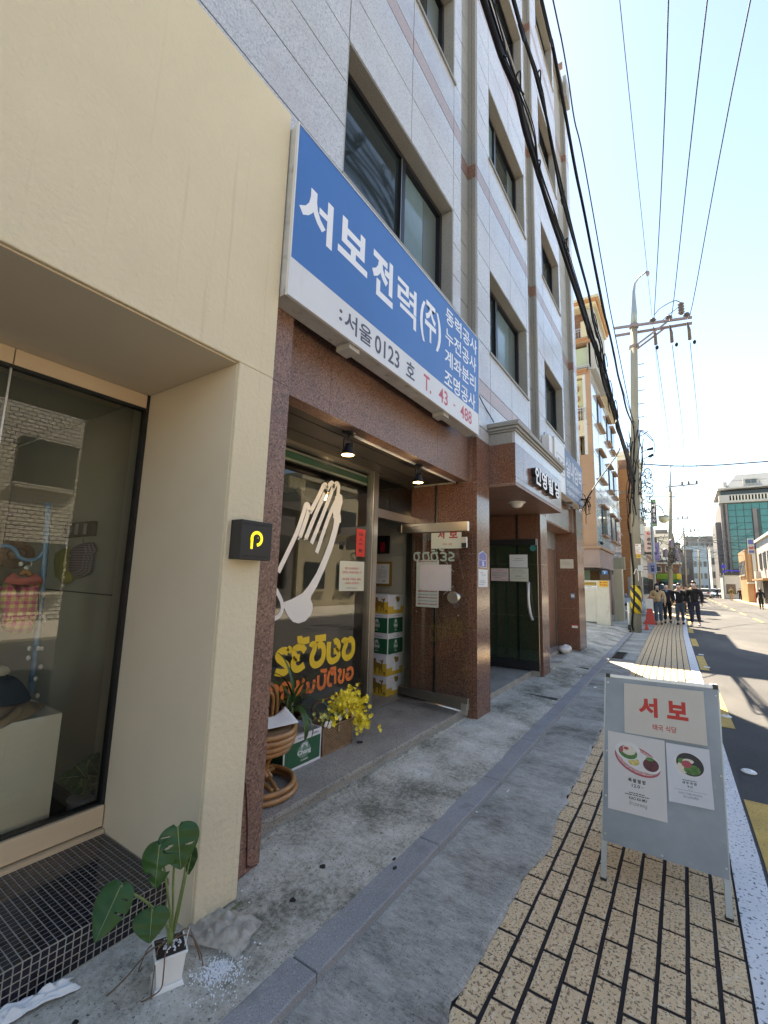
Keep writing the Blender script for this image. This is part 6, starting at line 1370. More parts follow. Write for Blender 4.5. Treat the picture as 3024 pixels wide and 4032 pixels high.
part('parapet', m_tanl, (BX+.02, BX+.4, 2.70, 3.6, 7.1, 7.72), bb); part('parapet', m_tanl, (BX+.02, BX+.4, 2.66, 3.6, 9.45, 9.56), bb)
part('window_pane', M('yellow_blind_pane', (.46,.47,.27), .3, var=.05), (BX+.15, BX+.2, 2.72, 3.6, 8.25, 9.4), bb)
part('window_pane', M('green_blind_pane', (.33,.40,.30), .3, var=.05), (BX+.15, BX+.2, 2.55, 3.8, 9.92, 10.72), bb); part('window_frame', m_tanl, (BX+.10, BX+.22, 2.48, 2.55, 9.85, 10.85), bb); part('window_frame', m_tanl, (BX+.10, BX+.22, 2.70, 2.745, 7.73, 9.43), bb)
for (z0_, z1_, ya, yb) in ((7.73,8.22,2.72,3.4),(9.74,9.92,2.52,3.4),(11.12,11.48,2.78,3.6)):
    mb = MB(); mb.box(BX-.02, BX+.0, ya, yb, z1_-.03, z1_); mb.box(BX-.02, BX+.0, ya, yb, (z0_+z1_)/2 if z1_-z0_ < .3 else z1_-.12, ((z0_+z1_)/2 if z1_-z0_ < .3 else z1_-.12)+.02)
    for k in range(int((yb-ya)/.09)): mb.box(BX-.015, BX-.002, ya+k*.09, ya+k*.09+.016, z0_, z1_-.03)
    mb.build('balcony_railing', m_galv_e, bb)
for (z0_, ya) in ((9.57,2.64),(10.86,2.44)):
    for i in range(3): part('cornice_course', m_obrick if i == 1 else m_tan, (BX-.05-.03*i, BX+.4, ya-.02*i, 3.8, z0_+.06*i, z0_+.06*i+.057), bb)
for k in range(14): 
    z = 11.05+k*.09
    part('brick_course', m_rbrick, (BX+.35, BX+.6, 2.62, 4.0, z, z+.078), bb)
part('mortar_core', m_mortar, (BX+.37, BX+.62, 2.64, 4.0, 11.04, 12.3), bb); part('parapet_block', m_tanl, (BX-.02, BX+.35, 2.43, 2.78, 11.06, 11.75), bb, .01); part('corner_wall', m_fargr, (BX+.1, 20.6, 2.30, 2.60, 9.74, 12.35), bb)
for i in range(3): part('roof_cornice', m_tanl if i != 1 else m_obrick, (BX-.12-.05*i, 20.6, 2.20-.06*i, 9.0, 12.30+.11*i, 12.30+.11*i+.105), bb)
part('upper_mass', m_tanl, (18.25, 20.55, 2.61, 9, 9.701, 12.29), bb); part('rear_roof', m_tanl, (20.62, 24.6, 2.3, 5, 9.7, 9.95), bb)
for k, z in enumerate((3.55, 5.0, 6.45, 7.9, 9.2)): part('joint_line', m_dseam, (BX+.01, 25.19, BY-.003, BY-.0005, z, z+.02), bb)
for x in (19.0+.0, 20.9, 22.8, 24.4): part('joint_line', m_dseam, (x, x+.02, BY-.0032, BY-.0006, 2.9, 9.7), bb)
for (x, z) in ((18.95,3.45),(18.95,5.7),(18.95,7.95),(21.6,5.7),(21.6,7.95),(23.2,5.7),(23.2,7.95),(21.6,3.45),(23.2,3.45)):
    w_ = 1.25 if x < 20 else .95
    wn = part('window', m_winframe, (x, x+w_, BY-.03, BY-.004, z, z+1.12), bb); part('pane', m_win, (x+.05, x+w_/2-.02, BY-.036, BY-.031, z+.05, z+1.07), wn); part('pane', m_win, (x+w_/2+.02, x+w_-.05, BY-.036, BY-.031, z+.05, z+1.07), wn)
    part('hood', m_tan, (x-.10, x+w_+.10, BY-.13, BY-.004, z+1.125, z+1.19), wn); part('sill', m_tan, (x-.10, x+w_+.10, BY-.13, BY-.004, z-.07, z-.005), wn)
part('ledge', m_tan, (BX-.12, 21.2, BY-.14, 3.2, 2.80, 2.90), bb, .01); part('ledge_skirt', m_pink, (BX-.04, 21.1, BY-.06, 3.0, 2.20, 2.798), bb, .008); part('ledge_foot', m_pink, (BX-.08, 21.15, BY-.10, 3.0, 2.12, 2.198), bb)
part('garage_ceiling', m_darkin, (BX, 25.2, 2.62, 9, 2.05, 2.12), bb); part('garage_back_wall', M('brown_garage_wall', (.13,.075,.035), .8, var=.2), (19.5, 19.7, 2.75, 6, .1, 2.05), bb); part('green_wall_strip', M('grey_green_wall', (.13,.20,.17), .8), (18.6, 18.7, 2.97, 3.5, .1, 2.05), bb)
cx_ = on_x(*q3(950,700), 21.6); part('entrance_pillar', m_tanl, (21.2, 21.7, cx_.y-.28, cx_.y+.05, .05, 2.2), bb); mb = MB(); dp = on_x(*q3(880,1400), 19.4); mb.tube([(19.4,dp.y,.4),(19.4,dp.y,2.1)], .05, 10); mb.build('drain_pipe', M('pinkish_pipe', (.20,.14,.12), .5), bb, smooth=True)
bs3 = T('projecting_box_sign', 'blank weathered pale box sign projecting from the tan building', 'sign', (21.9, 2.3, 2.2)); a = on_x(*q3(880,472), 21.9); b = on_x(*q3(1135,690), 21.9)
part('case', M('yellowed_sign', (.33,.31,.22), .6, var=.12, vs=3, stretch=(1,3,.3)), (21.9, 22.1, b.y, a.y, b.z, a.z), bs3, .01); part('rim', m_signedge, (21.88, 22.12, b.y-.015, a.y+.015, a.z+.001, a.z+.02), bs3); part('rim', m_signedge, (21.88, 22.12, b.y-.015, a.y+.015, b.z-.02, b.z-.001), bs3)
camr = T('security_camera', 'small black security camera on the tan building corner', 'camera', (18.6, 2.4, 3.3)); p = on_y(*q3(690,190), 2.42); MB().ellip(p, .12, .06, .06, 10, 8).build('housing', m_black, camr, smooth=True); MB().bar(p+Vector((0,0,.03)), p+Vector((-.12,.07,.06)), .02, .02).build('bracket', m_black, camr)
# hoarding wall
hb = T('white_hoarding', 'dirty white hoarding panel carrying a yellow no parking sign before the tan building', 'wall', (17.4, 2.6, .1))
part('panel', m_board, (17.4, 17.45, 2.170, 2.605, .09, 1.66), hb); part('panel', m_board, (17.4, 17.45, 2.609, 3.3, .22, 1.655), hb); part('edge_post', m_pink, (17.395, 17.46, 2.130, 2.168, .09, 1.67), hb)
part('rail', m_board, (17.394, 17.3995, 2.18, 3.3, 1.19, 1.21), hb)
def board_sign(name, tl, br, mt_, label): a = on_x(*q3(*tl), 17.39); b = on_x(*q3(*br), 17.39); q = Q((17.39,a.y,a.z),(17.39,b.y,a.z),(17.39,b.y,b.z),(17.39,a.y,b.z)); return sheet_thing(name, q, mt_, label, 'sign'), q
t, q = board_sign('no_parking_sign', (625,918), (812,1040), M('sign_yellow', (.72,.47,.05), .5), 'yellow 주차금지 no parking sign on the white hoarding'); q.txt('주차금지', .1, .9, .50, .88, M('sign_orange_red', (.60,.12,.03), .5), t, .04, .003); q.lines(m_redink, t, [(.25,.4,.9,.14)], .003); q.ell('round_mark', m_redink, t, .2, .28, .10, .14, .003)
t, q = board_sign('cctv_warning_sign', (338,936), (600,1100), m_paper, 'white and black text sign left of the yellow no parking sign'); q.sheet('black_band', m_black, t, .001, (.02,.94), (.02,.44), .0015); q.lines(m_yel_card, t, [(.13,.05,.9,.12),(.32,.08,.9,.12)], .004); q.lines(m_ink_g, t, [(.56,.1,.6,.06),(.72,.3,.9,.05),(.88,.1,.95,.05)], .004)
t, q = None, None
a = on_x(*q3(683,718), 17.5); b = on_x(*q3(805,797), 17.5); q = Q((17.5,a.y,a.z),(17.5,b.y,a.z),(17.5,b.y,b.z),(17.5,a.y,b.z)); t = sheet_thing('blue_number_plate', q, M('plate_blue', (.02,.14,.36), .4), 'blue street number plate reading 7 under the tan ledge', 'number plate'); q.txt('7', .40, .62, .42, .90, m_whitelet, t, .05, .003); q.lines(m_whitelet, t, [(.2,.2,.8,.10)], .003)
wp = T('white_bollard_post', 'slim white post with black base beside the utility pole', 'bollard', (17.15, 1.575, 0)); MB().tube([(17.15,1.575,.22),(17.15,1.575,.95)], .042, 12).build('post', m_white, wp, smooth=True); MB().tube([(17.15,1.575,.0),(17.15,1.575,.219)], .055, 12).build('black_base', m_black, wp, smooth=True)
tb_ = T('white_trash_bag', 'white plastic bag resting on the step by the third opening', 'bag', (9.75, 2.05, .13))
MB().grid(lambda u, v: (9.72+.20*math.cos(u*2*math.pi)*math.sin(math.pi*v)*(1+.1*math.sin(u*17)), 2.06+.12*math.sin(u*2*math.pi)*math.sin(math.pi*v)*(1+.12*math.sin(u*23)), .205+.085*math.cos(math.pi*v)*(1+.15*math.sin(u*13+v*9))), 30, 14).build('bag', M('white_bag_plastic', (.62,.60,.58), .4, var=.25, vs=14, bump=.01, bs=18), tb_, smooth=True)
# ------------------------------------------------------------------ pink and orange brick building
kb = T('orange_brick_building', 'orange brick building with a brown brick parapet behind the utility pole', 'building', (30, 2.6, 0))
kx = 30.0; Yc = on_x(*q2(812,1000), kx).y; Yr = on_x(*q2(1030,1000), kx).y; zt = on_x(*q2(820,1000), kx).z; zp = on_x(*q2(820,850), kx).z; zb = on_x(*q2(820,1345), kx).z
part('mass', m_mortar, (kx+.05, 31.3, Yr+.02, 9, .05, zt-.01), kb); part('upper_render', m_obrick, (kx, kx+.1, Yr, Yc+.5, zb, zt), kb)
nb = int((zb-.3)/.17); mb_rows = []
for k in range(nb): part('brick_course', m_obrick, (kx, kx+.049, Yr, Yc+.5, .3+k*.17, .3+k*.17+.150), kb)
for k in range(8): part('parapet_course', m_rbrick, (kx+.06, kx+.4, Yr, Yc, zt+.01+k*(zp-zt)/8, zt+(k+.88)*(zp-zt)/8), kb)
part('parapet_core', m_mortar, (kx+.09, kx+.38, Yr+.02, Yc-.02, zt, zp-.02), kb); part('downpipe', M('dark_red_pipe', (.11,.035,.025), .5), (kx-.08, kx-.01, Yr, Yr+.07, .4, zb), kb)
pk = T('pinkish_street_wall', 'pinkish rendered building wing with narrow hooded windows left of the orange brick', 'building', (28, 3, 0))
part('wall', m_pink, (25.25, kx-.01, Yc+.02, 9, .05, zt+.1), pk); part('white_coping', m_farwh, (25.25, kx-.01, Yc-.05, 9, zt+.101, zt+.25), pk)
for (x, z) in ((26.3,5.4),(28.2,5.4),(26.3,2.9),(28.2,2.9)):
    wn = part('window', m_farwin, (x, x+.8, Yc-.03, Yc+.018, z, z+1.45), pk); part('hood', m_pink, (x-.15, x+.95, Yc-.17, Yc+.015, z+1.46, z+1.57), wn); part('sill', m_pink, (x-.15, x+.95, Yc-.17, Yc+.015, z-.12, z-.01), wn)
# ------------------------------------------------------------------ generic far building
def bldg(name, label, x0, x1, y0, y1, z1, mt_, rowsX=(), rowsY=(), wm=None, roof=None, storey=2.9, group=None):
    t = T(name, label, 'building', ((x0+x1)/2, y0, 0), group); part('walls', mt_, (x0, x1, y0, y1, 0, z1), t); part('parapet', roof or mt_, (x0-.12, x1+.12, y0-.12, y1+.12, z1+.002, z1+.35), t)
    nf = int(z1//storey); side = y0 if y0 > 0 else y1; sg = -1 if y0 > 0 else 1
    for f in range(nf):
        z = .9+f*storey
        if z+1.3 > z1: break
        for i in range(rowsX[0] if rowsX else 0):
            w_ = (y1-y0)/rowsX[0]; a = y0+w_*(i+.2)
            if y0 > 0 and a > y0+9: continue
            wn = part('window', m_farwin, (x0-.05, x0-.003, a, a+w_*.6, z, z+1.3), t); part('sill', roof or mt_, (x0-.15, x0-.003, a-.05, a+w_*.6+.05, z-.12, z-.01), wn)
        for i in range(rowsY[0] if rowsY else 0):
            w_ = (x1-x0)/rowsY[0]; a = x0+w_*(i+.2); wn = part('window', m_farwin, (a, a+w_*.6, side+sg*.05 if sg < 0 else side+.003, side-.003 if sg < 0 else side+.05, z, z+1.3), t); part('sill', roof or mt_, (a-.05, a+w_*.6+.05, side+sg*.15 if sg < 0 else side+.003, side-.003 if sg < 0 else side+.15, z-.12, z-.01), wn)
    return t
bldg('white_panel_building', 'narrow white panelled building right behind the utility pole', 38, 44, 2.5, 9, 11.5, m_farwh, (3,), (4,))
bldg('low_tan_shop', 'low tan shop row with dark openings beyond the orange brick building', 44.2, 56, 2.6, 9, 4.2, m_tan, (2,), (5,))
bd = bldg('dark_clad_building', 'dark clad building rising behind the green corner shop', 61, 70, .75, 9, 7.3, m_fardk, (3,), (3,), roof=m_farwh); part('white_roof_room', m_farwh, (61.5, 66, 2.6, 6, 7.66, 8.6), bd); part('white_side_wall', m_farwh, (60.9, 60.99, .9, 2.3, 4.6, 7.2), bd)
cs = T('corner_shop', 'two storey brown brick corner shop with green and yellow fascia', 'building', (56, 1.5, 0))
part('walls', m_rbrick, (56.2, 60.9, .35, 8, 0, 3.9), cs); part('white_roof_edge', m_farwh, (55.9, 61, .0, 8.2, 3.905, 4.1), cs); part('green_fascia', M('lime_fascia', (.20,.36,.04), .6), (56.0, 56.19, .55, 2.35, 2.30, 2.90), cs); part('yellow_fascia', m_safety_y, (56.0, 56.19, .15, .53, 2.32, 2.92), cs)
part('awning', M('green_awning', (.03,.16,.11), .8), (55.3, 56.19, .2, 1.9, 2.02, 2.25), cs)
for (a, b, z0_, z1_) in ((1.85,2.45,3.05,3.75),(.95,1.55,3.05,3.8)): wn = part('window', m_farwh, (56.1, 56.19, a, b, z0_, z1_), cs); part('pane', m_farwin, (56.05, 56.099, a+.08, b-.08, z0_+.08, z1_-.08), wn)
part('shop_opening', m_darkin, (56.15, 56.195, .5, 2.2, .1, 2.0), cs); part('lit_counter', m_paper, (56.08, 56.14, .45, 1.2, 1.62, 1.78), cs)
bldg('grey_terrace_building', 'grey stepped apartment building left of the street end', 80, 92, 0.2, 12, 7.8, m_fargr, (4,), (4,), roof=m_farst); bldg('brown_end_building', 'brown narrow building near the street end', 100, 112, -1.7, 9, 8.2, m_farst, (3,), (3,)); bldg('blue_grey_tower', 'pale blue grey tower closing the street in the distance', 135, 150, -5.2, -.2, 11.5, M('blue_grey_wall', (.22,.30,.38), .6), (5,), ()); bldg('far_end_block', 'low hazy block at the very end of the street', 165, 180, -14, -4, 8, m_fargr, (6,), ())
bldg('grey_mid_block', 'grey flat block filling the gap left of the teal building', 120, 130, -8.6, -5.25, 10.5, m_fargr, (4,), (), roof=m_farst); bldg('slate_mid_block', 'slate coloured block behind the pale blue tower', 152, 162, -9, -1, 15.5, m_farst, (7,), ()); bldg('low_brick_shop', 'low brown shop in front of the street end buildings', 96, 99, .2, 6, 5.2, m_rbrick, (3,), (), roof=m_farwh)
# far centre: building mass left side behind
bldg('tall_brown_block', 'brown block visible above the corner shop roofline', 74, 79, 1.6, 10, 9.2, m_farst, (3,), ())
# teal curtain wall building
tb = T('teal_glass_building', 'seven storey building with a teal glass curtain wall and grey mansard roof', 'building', (90, -8, 0)); X = 90
part('body', m_farst, (X+.1, X+14, -18, -5.75, 0, 15.3), tb); part('left_wing', m_farst, (X+1.5, X+12, -5.74, -5.0, 0, 12.4), tb)
for y in (-5.75, -6.35): part('stone_pier', m_farst, (X-.25, X+.09, y-.28, y+.02, 3.5, 15.2), tb)
part('grey_pier', m_farst, (X-.30, X+.09, -10.25, -9.75, 3.5, 14.2), tb)
for k in range(11):
    z0_ = 3.6+k*1.055
    for i in range(11):
        y = -6.72-i*1.0
        if abs(y-1.0+.5+10.0) < .55 and k < 10: continue
        part('glass_panel', m_teal if (i*7+k*5) % 23 else M('open_vent', (.02,.04,.05), .3), (X-.02, X+.09, y-.91, y-.0, z0_, z0_+.95), tb)
part('mullion_grid', m_tealg, (X+.03, X+.095, -18, -6.66, 3.5, 15.25), tb)
part('balcony_slab', m_fargr, (X-.5, X+2, -18, -5.6, 15.31, 15.65), tb); part('upper_floor', m_win, (X+1.0, X+13, -18, -6.0, 15.66, 17.6), tb); part('cap_slab', m_fargr, (X-.3, X+14, -18, -5.6, 17.61, 17.85), tb); part('corner_block', m_fargr, (X-.4, X+1, -7.0, -5.65, 15.66, 16.6), tb)
for k in range(26): part('baluster', m_farwh, (X-.4, X-.28, -7.4-k*.4, -7.24-k*.4, 15.66, 16.45), tb)
part('balcony_rail', m_fargr, (X-.42, X-.22, -18, -7.02, 16.46, 16.6), tb)
MB().slab([(X+.5,-6.6,17.86),(X+.5,-18,17.86),(X+2.2,-18,20.3),(X+2.2,-8.3,20.3)], (11,0,0)).build('mansard_roof', m_fargr, tb); part('dormer', m_fargr, (X+.7, X+2.2, -11.0, -9.0, 18.3, 19.3), tb); part('dormer_window', m_farwin, (X+.62, X+.69, -10.7, -10.05, 18.45, 19.1), tb); part('dormer_window', m_farwin, (X+.62, X+.69, -9.95, -9.3, 18.45, 19.1), tb)
part('ledge_end', m_fargr, (X+.4, X+1.5, -6.9, -6.4, 18.2, 18.9), tb)
bldg('white_low_block', 'low white rendered block in front of the teal building', 84, 89, -8.6, -4.9, 3.5, m_farwh, (2,), (), roof=m_fardk)
# right side row, sunlit street faces
og = T('orange_shop_house', 'orange rendered two storey shop house on the sunlit right side', 'building', (66, -6.3, 0)); part('walls', m_faror, (65, 72, -12, -6.0, 0, 6.0), og)
for k in range(5): part('pilaster', m_farwh if k % 2 else m_faror, (64.9, 64.99, -6.5-.42*k, -6.2-.42*k, 2.4, 5.9), og)
part('shop_door', m_redink, (64.9, 64.99, -7.4, -6.6, .1, 2.1), og); part('awning', m_farwh, (64.0, 64.95, -8.0, -6.0, 2.15, 2.3), og); part('dark_window', m_farwin, (64.9, 64.99, -8.0, -7.5, .8, 2.0), og)
for k in range(4): wn = part('window', m_farwin, (65.6+k*1.6, 66.5+k*1.6, -5.995, -5.95, 3.2, 4.8), og); part('sill', m_farwh, (65.5+k*1.6, 66.6+k*1.6, -5.99, -5.85, 3.05, 3.18), wn)
gw = T('grey_white_shop_house', 'grey white building with a sloping roof edge at the right frame edge', 'building', (55, -6.8, 0)); part('walls', m_fargr, (46, 61.5, -13, -6.7, 0, 6.4), gw); part('roof_edge', m_farwh, (45.8, 61.7, -13, -6.5, 6.405, 6.65), gw); part('white_gate_pier', m_farwh, (60.2, 61.2, -6.69, -6.3, 0, 3.4), gw); part('orange_awning', m_faror, (52, 59.5, -6.69, -5.9, 2.4, 2.55), gw)
for k in range(5): wn = part('window', m_farwin, (47.5+k*2.7, 49+k*2.7, -6.695, -6.64, 3.6, 5.1), gw); part('frame', m_farwh, (47.4+k*2.7, 49.1+k*2.7, -6.69, -6.60, 5.11, 5.2), wn)
part('dark_shop_front', m_darkin, (50, 59, -6.695, -6.66, .2, 2.35), gw)
# row across the road (seen only in the shop windows)
def tilemat():
    mt, n, l, b = newmat('white_wall_tile'); g_ = n.new('ShaderNodeNewGeometry'); mp = n.new('ShaderNodeMapping'); mp.inputs['Rotation'].default_value = (math.pi/2, 0, 0); l.new(g_.outputs['Position'], mp.inputs[0])
    br = n.new('ShaderNodeTexBrick'); br.inputs['Scale'].default_value = 1; br.inputs['Brick Width'].default_value = .20; br.inputs['Row Height'].default_value = .11; br.inputs['Mortar Size'].default_value = .012; br.inputs['Color1'].default_value = (.74,.72,.66,1); br.inputs['Color2'].default_value = (.62,.60,.54,1); br.inputs['Mortar'].default_value = (.05,.05,.045,1)
    l.new(mp.outputs[0], br.inputs['Vector']); l.new(br.outputs[0], b.inputs['Base Color']); b.inputs['Roughness'].default_value = .5; return mt
m_wt = tilemat()
bldg('tiled_building_across', 'white tiled two storey building across the road', -1, 6.0, -18, -9.6, 6.4, m_wt, (), (3,))
bldg('brown_shop_across', 'brown shop building across the road beside the tiled one', 6.3, 15.0, -18, -9.8, 4.6, m_farst, (), (4,)); sh = bpy.data.objects['brown_shop_across']; part('shop_fascia', m_fardk, (6.5, 14.6, -9.795, -9.4, 2.6, 3.3), sh); part('shop_windows', m_farwin, (6.8, 14.4, -9.795, -9.75, .3, 2.5), sh)
bldg('beige_building_across', 'beige two storey building across the road', 15.3, 25, -18, -9.8, 6.2, m_tanl, (), (4,)); bldg('grey_building_across', 'grey two storey building across the road further along', 25.3, 45, -18, -9.8, 5.8, m_fargr, (), (7,)); bldg('brick_building_across', 'brown brick building across the road behind the camera', -14, -1.3, -18, -9.8, 5.2, m_rbrick, (), (5,))
# ------------------------------------------------------------------ more poles, lamp, signs along the street
def far_pole(x, ytop, yfoot, h, label, arms=True):
    t = T('utility_pole', label, 'utility pole', (x, yfoot, 0)); f = lambda z: Vector((x, yfoot+(ytop-yfoot)*z/h, z))
    MB().tube([f(0), f(h*.82)], [.19,.14], 12).build('shaft', m_pole, t, smooth=True); MB().tube([f(h*.82), f(h*.9), f(h)], [.12,.06,.04], 10).build('steel_top', m_polem, t, smooth=True); MB().tube(smooth_path([f(h), f(h)+Vector((0,-.15,.25)), f(h)+Vector((0,-.7,.38))], 4), .035, 6).build('top_arm', m_polem, t, smooth=True)
    c = f(h*.86); MB().bar(c+Vector((0,.35,-.02)), c+Vector((0,-1.9,.06)), .09, .09).build('crossarm', m_arm, t); MB().bar(c+Vector((0,-.1,-1.0)), c+Vector((0,-1.0,.0)), .05, .05).build('brace', m_arm, t)
    for y in (-.85, -1.3, -1.85): MB().lathe([(.07,0),(.09,.08),(.06,.15),(.09,.22),(.04,.3)], c+Vector((0,y,.06)), 8).build('insulator', m_insul, t)
    return f
pA = on_x(*q4(832,350), 44.0); f2 = far_pole(44.0, pA.y, 1.0, pA.z-.3, 'second utility pole with three insulators on its crossarm')
for k, (X_, px, py, yf, lab) in enumerate(((65, 500, 700, 1.3, 'slim third utility pole half hidden behind the second one'), (79, 702, 905, .2, 'fourth utility pole farther down the street'), (112, 916, 1180, -.6, 'farthest small utility pole before the street end'))):
    p = on_x(*q5(px, py), X_); far_pole(X_, p.y, p.y+.3, p.z-.2, lab)
tr = T('pole_transformers', 'grey transformer cans and cable tangle on the second utility pole', 'transformer', tuple(f2(4.6)))
for k, (dy, dz) in enumerate(((.35,0),(-.45,-.1),(-.1,.75))): c = f2(4.3)+Vector((-.3, dy, dz)); MB().lathe([(.17,-.35),(.19,-.30),(.19,.25),(.12,.34),(.04,.4)], c, 14).build('can', m_arm, tr, smooth=True)
rr = random.Random(6); mb = MB()
for k in range(34): p0 = f2(rr.uniform(3.4,5.8))+Vector((-.3, rr.gauss(0,.45), 0)); mb.tube(smooth_path([p0, p0+Vector((0,rr.gauss(0,.4),rr.gauss(0,.4))), p0+Vector((0,rr.gauss(0,.5),rr.gauss(0,.5)))], 3), .018, 4)
mb.build('cable_tangle', m_cable, tr, smooth=True, kind='stuff')
fwires = T('far_street_wires', 'sagging utility wires crossing above the far street', 'wires', (60, -2, 8)); rr = random.Random(77)
def fw_(a, b, sag, r=.02): a, b = Vector(a), Vector(b); mb = MB(); mb.tube([a.lerp(b, t_/10)-Vector((0,0,sag*4*(t_/10)*(1-t_/10))) for t_ in range(11)], r, 4); mb.build('wire', m_wire, fwires)
for k in range(9): fw_((44, .6-.2*(k % 3), 4.2+.45*k), (rr.uniform(60,80), -6.0-rr.random()*2, 5.2+rr.random()*3.5), .35, .018)
for k in range(10): fw_((44, .5, 4.4+.5*k), (65+rr.uniform(-1,1), 1.0+rr.gauss(0,.3), 5.0+.6*k), .5, .018)
for k in range(8): fw_((65, .9, 4.8+.7*k), (79, .2-.15*k, 5.0+.8*k), .5, .018)
for k in range(6): fw_((79, .2, 6+.8*k), (112, -.6, 6.5+k), .6, .02)
for k in range(10): fw_((79+rr.uniform(-3,10), rr.uniform(-.5,2), 4.5+rr.random()*5), (88+rr.uniform(-6,4), -6.5-rr.random()*5, 6+rr.random()*6), .4, .018)
mb = MB(); pts = [on_x(*q5(160,570), 24), on_x(*q5(700,565), 30), on_x(*q5(1200,500), 34), on_x(*q6(1194,235), 36)]; mb.tube(smooth_path(pts, 6), .016, 5); mb.build('wire', m_cable, fwires); mb = MB(); mb.tube(smooth_path([p+Vector((0,0,.12+.05*i)) for i, p in enumerate([pts[0], pts[1], pts[2]+Vector((0,0,.35)), pts[3]+Vector((0,0,.2))])], 6), .008, 4); mb.build('wire', m_wire, fwires)
lp = T('street_lamp', 'curved arm street lamp with a round milky globe beyond the first pole', 'street lamp', (31, 1.55, 0)); LX = 31.0; la = on_x(*q4(720,1258), LX); l0 = on_x(*q4(490,1090), LX)
mb = MB(); mb.tube(smooth_path([l0, on_x(*q4(540,1068), LX), on_x(*q4(600,1062), LX), on_x(*q4(660,1085), LX), on_x(*q4(705,1140), LX), on_x(*q4(718,1225), LX)], 5), .035, 8); mb.build('arm', m_polem, lp, smooth=True); MB().tube([(LX, l0.y+.02, 0), (LX, l0.y+.0, l0.z+.2)], [.09,.06], 12).build('post', m_polem, lp, smooth=True)
MB().lathe([(.30,-.03),(.30,0),(.20,.06),(.08,.11),(.05,.16)], la+Vector((0,0,.03)), 24).build('cap', m_polem, lp, smooth=True); MB().lathe([(.275,-.03),(.285,-.12),(.26,-.25),(.18,-.36),(.08,-.41),(.01,-.42)], la+Vector((0,0,.02)), 24).build('globe', m_lampg, lp, smooth=True)
def vsign(name, cr, tl, br, X_, mt_, label, d=.15):
    a = on_x(*cr(*tl), X_); b = on_x(*cr(*br), X_); t = T(name, label, 'sign', (X_, (a.y+b.y)/2, b.z)); part('case', mt_, (X_, X_+d, b.y, a.y, b.z, a.z), t, .01); part('bracket', m_arm, (X_+.03, X_+.08, a.y, a.y+.5, a.z-.25, a.z-.2), t); part('bracket', m_arm, (X_+.03, X_+.08, a.y, a.y+.5, b.z+.2, b.z+.25), t)
    x_ = X_-.004; return t, Q((x_,a.y,a.z),(x_,b.y,a.z),(x_,b.y,b.z),(x_,a.y,b.z))
t, q = vsign('hair_salon_sign', q4, (370,1505), (572,1870), 33.0, M('pale_pink_sign', (.52,.45,.45), .5), 'white pink vertical sign reading 준헤어 with a red emblem'); [q.txt(c_, .28, .74, .34+.21*i, .50+.21*i, m_ink, t, .03, .006) for i, c_ in enumerate('준헤어')]; q.ell('emblem', m_redink, t, .5, .13, .20, .06, .006); q.ell('emblem_inner', bpy.data.materials['pale_pink_sign'], t, .55, .11, .10, .03, .009); part('lower_board', m_ink, (33, 33.12, on_x(*q4(575,1910),33).y, on_x(*q4(390,1880),33).y, on_x(*q4(575,1912),33).z, on_x(*q4(575,1877),33).z), t)
t, q = vsign('tall_dark_sign', q4, (490,960), (610,1425), 37.0, M('dark_sign_film', (.035,.035,.05), .5), 'tall dark vertical sign with white characters and a green top', .2); q.sheet('green_top', M('sage_film', (.16,.26,.12), .6), t, .01, (0,1), (0,.12), .004); q.sheet('green_bottom', bpy.data.materials['sage_film'], t, .01, (0,1), (.90,1), .004); [q.txt(c_, .25, .78, .15+.18*i, .30+.18*i, m_whitelet, t, .02, .006) for i, c_ in enumerate('더벨스수')]
t, q = vsign('purple_sign', q4, (500,1710), (660,2025), 41.0, M('lilac_film', (.24,.20,.42), .5), 'lilac vertical sign behind the hair salon sign'); mp_ = M('deep_purple', (.05,.04,.18), .5); q.ell('emblem', mp_, t, .55, .45, .22, .22, .006); q.ell('emblem_inner', bpy.data.materials['lilac_film'], t, .55, .42, .15, .15, .009); q.txt('STUDIO', .2, .85, .90, .95, mp_, t, .02, .006)
t, q = vsign('rounded_blue_sign', q5, (190,1530), (318,1690), 29.0, M('pale_blue_film', (.27,.32,.48), .5), 'pale blue rounded sign with dark emblem low on the left'); [q.ell('emblem', mp_, t, u, v, .11, .10, .006) for u, v in ((.40,.35),(.66,.35))]; q.sheet('emblem_base', mp_, t, .004, (.32,.74), (.5,.82), .004)
t, q = vsign('self_service_sign', q6, (893,1000), (1005,1222), 58.0, m_farwh, 'tall white sign reading Self on the sunlit right side'); q.txt('Self', .12, .90, .50, .68, M('sign_red_print', (.60,.05,.10), .5), t, .04, .008); q.sheet('blue_print', M('sign_blue_print', (.12,.16,.42), .5), t, .004, (.08,.92), (.05,.36), .004); q.sheet('blue_print', bpy.data.materials['sign_blue_print'], t, .004, (.08,.92), (.76,.92), .004)
bt = T('blue_traffic_signs', 'cluster of blue road signs on a post before the teal building', 'road sign', (82, -5.4, 0)); m_bl = M('deep_blue_sign', (.03,.03,.50), .4)
for (a, b) in (((508,1365),(580,1440)),((525,1455),(575,1500))): p = on_x(*q6((a[0]+b[0])/2,(a[1]+b[1])/2), 82); MB().lathe([((b[0]-a[0])/3.685/1742*72*.32,0),((b[0]-a[0])/3.685/1742*72*.32,.05)], p, 16, axis=(-1,0,0)).build('disc', m_bl, bt)
p = on_x(*q6(640,1463), 82); part('long_blade', m_bl, (81.9, 82, p.y-1.1, p.y+.6, p.z-.09, p.z+.09), bt); p = on_x(*q6(555,1600), 82); MB().tube([(82.06,p.y,0),(82.06,p.y,5.2)], .07, 8).build('post', m_polem, bt)
